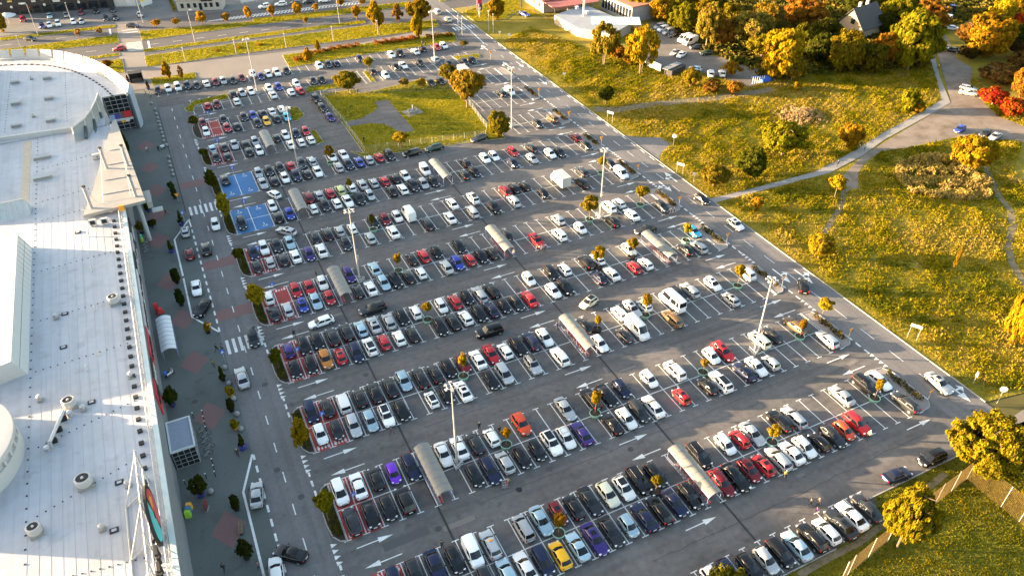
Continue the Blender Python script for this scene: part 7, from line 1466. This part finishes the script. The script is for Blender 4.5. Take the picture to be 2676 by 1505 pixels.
# ---------------------------------------------------------------- people
def person_mesh(pose, seed):
    me = bpy.data.meshes.new('skeleton'); V = []; E = []; Rr = []
    def v(p, r, par=None):
        V.append(p); Rr.append(r)
        if par is not None: E.append((par, len(V)-1))
        return len(V)-1
    st = {'walk': .32, 'stand': .06}[pose]
    pel = v((0, 0, .96), .135); be = v((.01, 0, 1.12), .125, pel); ch = v((.02, 0, 1.34), .15, be); nk = v((.02, 0, 1.50), .06, ch); hd = v((.05, 0, 1.62), .092, nk); v((.055, 0, 1.72), .075, hd)
    for s in (-1, 1):
        f = st*s
        hp = v((0, s*.10, .90), .10, pel); kn = v((f*.5+.05, s*.10, .50), .068, hp); an = v((f*1.0-(.12 if f < 0 else 0), s*.10, .09+(.05 if f < 0 else 0)), .045, kn); v((f*1.0+.14-(.12 if f < 0 else 0), s*.11, .05), .040, an)
        sh = v((.01, s*.19, 1.42), .062, ch); el = v((-f*.35-.02, s*.25, 1.14), .046, sh); wr = v((-f*.8+.12, s*.25, .92), .032, el); hn = v((-f*.9+.15, s*.25, .84), .034, wr)
        for k in range(4): v((-f*.9+.15+.022*(k-1.5), s*.25, .755-.008*abs(k-1.5)), .010, hn)
        v((-f*.9+.20, s*.235, .80), .011, hn)
    me.from_pydata(V, E, []); o = bpy.data.objects.new('tmp', me); COL.objects.link(o)
    sk = o.modifiers.new('s', 'SKIN'); sk.use_smooth_shade = True
    for i, d in enumerate(me.skin_vertices[0].data): d.radius = (Rr[i], Rr[i]*(1.25 if i in (1, 2) else 1)); d.use_root = i == 0
    ss = o.modifiers.new('ss', 'SUBSURF'); ss.levels = 1; ss.render_levels = 1
    dg = bpy.context.evaluated_depsgraph_get(); r = bpy.data.meshes.new_from_object(o.evaluated_get(dg)); bpy.data.objects.remove(o)
    r.name = 'body'; r.materials.clear()
    for m_ in (mat('skin', (.42, .26, .19), .6), mat('coat', (.5, .5, .5), .8, .1, 6, objcol=True), mat('trousers', (.025, .028, .04), .8), mat('shoes', (.05, .045, .04), .7)): r.materials.append(m_)
    for p_ in r.polygons:
        c = p_.center; arm = abs(c.y) > .205
        p_.material_index = 0 if c.z > 1.49 or (arm and c.z < .90) else (3 if c.z < .10 else (1 if c.z > .94 or arm else 2))
    return r
PM = {k: person_mesh(k, 1) for k in ('walk', 'stand')}
hair = MB().lathe((.04, 0, 1.63), [(.108, 0), (.115, .07), (.085, .14), (.01, .165)], 14).mesh('hair', [mat('hair_dark', (.03, .022, .015), .7)], 60)
hair2 = MB().lathe((.04, 0, 1.60), [(.11, 0), (.115, .09), (.085, .165), (.01, .19)], 14).mesh('hair', [mat('hair_fair', (.40, .28, .13), .7)], 60)
def person(x, y, head, col, label, pose='walk', fair=False, s=1.0):
    t = empty('person', (x, y, .025), R(head), label, 'person'); o = link('body', PM[pose], t); o.color = (*col, 1); link('hair', hair2 if fair else hair, t); t.scale = (s, s, s); return t
BK = (.015, .015, .018); WH = (.62, .60, .56); TN = (.48, .34, .20)
for x, y, hd, c, lab, pose, fair, s in [
 (17.2,77.9, 160, (.10, .085, .07), 'person in dark brown walking with long stride below the third red bays', 'walk', 0, 1), (29.2,73.0, 90, BK, 'fair haired person in black beside the silver cars of the second row', 'stand', 1, 1), (31.6,71.0, 90, BK, 'person in black at the tub of the second row', 'stand', 0, 1), (28.7,61.9, 200, (.30, .22, .18), 'person pushing a red trolley in front of the second row', 'walk', 0, 1), (16.8,56.6, 90, (.06, .055, .05), 'person in dark clothes beside the open black hatchback', 'stand', 0, 1),
 (9.3,106.4, -90, BK, 'person in black beside the purple car of the fourth row', 'walk', 0, 1), (17.0,121.8, 0, BK, 'person in black above the red hatchbacks of the fifth row', 'stand', 0, 1), (53.5,111.4, 90, WH, 'person in white at the front of the sixth row shelter', 'walk', 1, 1), (54.2,145.5, 90, BK, 'person in black beside the eighth row shelter', 'stand', 0, 1), (59.2,110.6, 100, WH, 'person in white beside the red saloon, left of two', 'walk', 1, 1), (59.7,110.6, 100, (.36, .28, .24), 'person in brown beside the red saloon, right of two', 'walk', 0, 1),
 (90.2,110.9, -60, BK, 'person in black behind the dark saloon at the island, left of two', 'walk', 0, 1), (90.9,110.8, -60, (.05, .05, .07), 'person in dark blue behind the dark saloon at the island, right of two', 'walk', 0, 1), (50.6,88.3, -100, (.05, .07, .16), 'person in blue jacket beside the sunlit shelter of the third row', 'walk', 0, 1),
 (79.8,46.4, 0, TN, 'person in tan coat beside the red off-roader', 'walk', 1, 1), (63.8,46.1, -120, (.60, .30, .08), 'person in orange jacket below the red hatchback', 'walk', 1, 1), (63.6,41.0, 150, BK, 'person in black walking above the lawn side row', 'walk', 0, 1), (64.5,40.5, 150, (.16, .11, .07), 'person in brown walking next to a child', 'walk', 1, 1), (63.6,39.8, 120, (.30, .05, .28), 'child in purple jacket behind the white car', 'walk', 0, .75),
 (137.4,111.4, 200, BK, 'person in black on the footpath', 'walk', 0, 1.05), (149.3,114.6, 20, (.45, .45, .42), 'person in black and white on the footpath, right of two', 'walk', 0, 1), (149.5,116.1, 20, BK, 'person in black on the footpath, left of two', 'walk', 0, 1), (208.6,143.7, -80, (.70, .52, .03), 'person in yellow vest on the footpath by the wood', 'walk', 0, 1.05), (216.4,151.2, -80, (.05, .05, .06), 'person in dark clothes on the footpath beside the wood', 'walk', 0, 1.05),
 (78.8,230.8, 40, BK, 'person in black on the lawn beside the far row, left of two', 'stand', 0, 1), (79.7,230.3, 40, (.10, .08, .06), 'person in brown on the lawn beside the far row, right of two', 'stand', 0, 1), (39.1,185.9, -60, (.50, .10, .18), 'person in pink at the fence of the green enclosure', 'walk', 0, 1), (41.9,172.9, 90, BK, 'person in black inside the green enclosure', 'stand', 0, 1),
 (-7.2,191.2, -70, (.34, .40, .38), 'person in pale green on the pavement by the canopy', 'walk', 0, 1), (-4.6,190.4, 100, BK, 'person in black pushing a white pushchair on the pavement', 'walk', 0, 1), (-6.2,158.2, 170, BK, 'person in black walking across the pavement to the mall', 'walk', 0, 1), (-1.7,154.1, 0, BK, 'person in black on the road edge below the upper crossing', 'stand', 0, .7), (-3.3,108.4, 0, BK, 'person in black waiting at the lower crossing, left of two', 'walk', 0, 1), (-2.5,108.0, 0, (.12, .09, .06), 'person in brown waiting at the lower crossing, right of two', 'walk', 0, 1), (-4.4,104.7, -70, (.20, .15, .06), 'person in olive brown below the lower crossing', 'walk', 0, 1),
 (-4.1,83.6, -90, (.05, .045, .04), 'person in dark clothes beside the blue pot with a board', 'stand', 1, 1), (-8.9,65.4, 60, BK, 'person in black at the bottom of the pavement', 'walk', 0, 1), (-5.0,64.0, 0, (.20, .10, .10), 'person in dark red at the white bay line near the bottom', 'stand', 0, .9), (-4.4,228.6, 20, (.50, .40, .30), 'person in beige on the sunny plaza at the mall corner', 'walk', 1, 1), (-3.3,226.0, 20, WH, 'person in white on the sunny plaza at the mall corner', 'stand', 0, 1)]:
    person(x, y, hd, c, lab, pose, bool(fair), s)
trolley(*P2(28.1,61.8)[0], R(70), 'red shopping trolley pushed by a person in front of the second row')
t = empty('pushchair', (*P2(-3.6,191.6)[0], .02), .3, 'white pushchair on the pavement beside a person in black', 'pushchair'); MB().box((0, 0, .7), (.8, .5, .4), taper=1.15).build('seat', SIGNW, t); MB().path([(-.4, -.2, .1), (.2, -.2, .6), (.6, -.2, 1.0), (.6, .2, 1.0), (.2, .2, .6), (-.4, .2, .1)], .025, 5).build('frame', STEEL, t)
for xx in (-.35, .35): 
    for s in (-.25, .25): MB().tube((xx, s-.03, .14), (xx, s+.03, .14), .14, n=12).build('wheel', BLACK, t)
for i, (x, y, w_, d_) in enumerate([(*P2(-5.8,240.8)[0], 3.4, 2.2)]):
    t = empty('food_stall', (x, y, .02), -.05, 'dark food stall with open front on the plaza', 'stall'); MB().box((0, .6, 1.3), (w_, .15, 2.6)).box((-w_/2, 0, 1.3), (.15, d_, 2.6)).box((w_/2, 0, 1.3), (.15, d_, 2.6)).build('wall', mat('stall_dark', (.03, .03, .025), .8), t); MB().box((0, 0, 2.68), (w_+.3, d_+.3, .12)).build('roof', BLACK, t); MB().box((0, -.5, .55), (w_*.8, .7, 1.1)).build('counter', mat('stall_brown', (.08, .06, .04), .8), t)
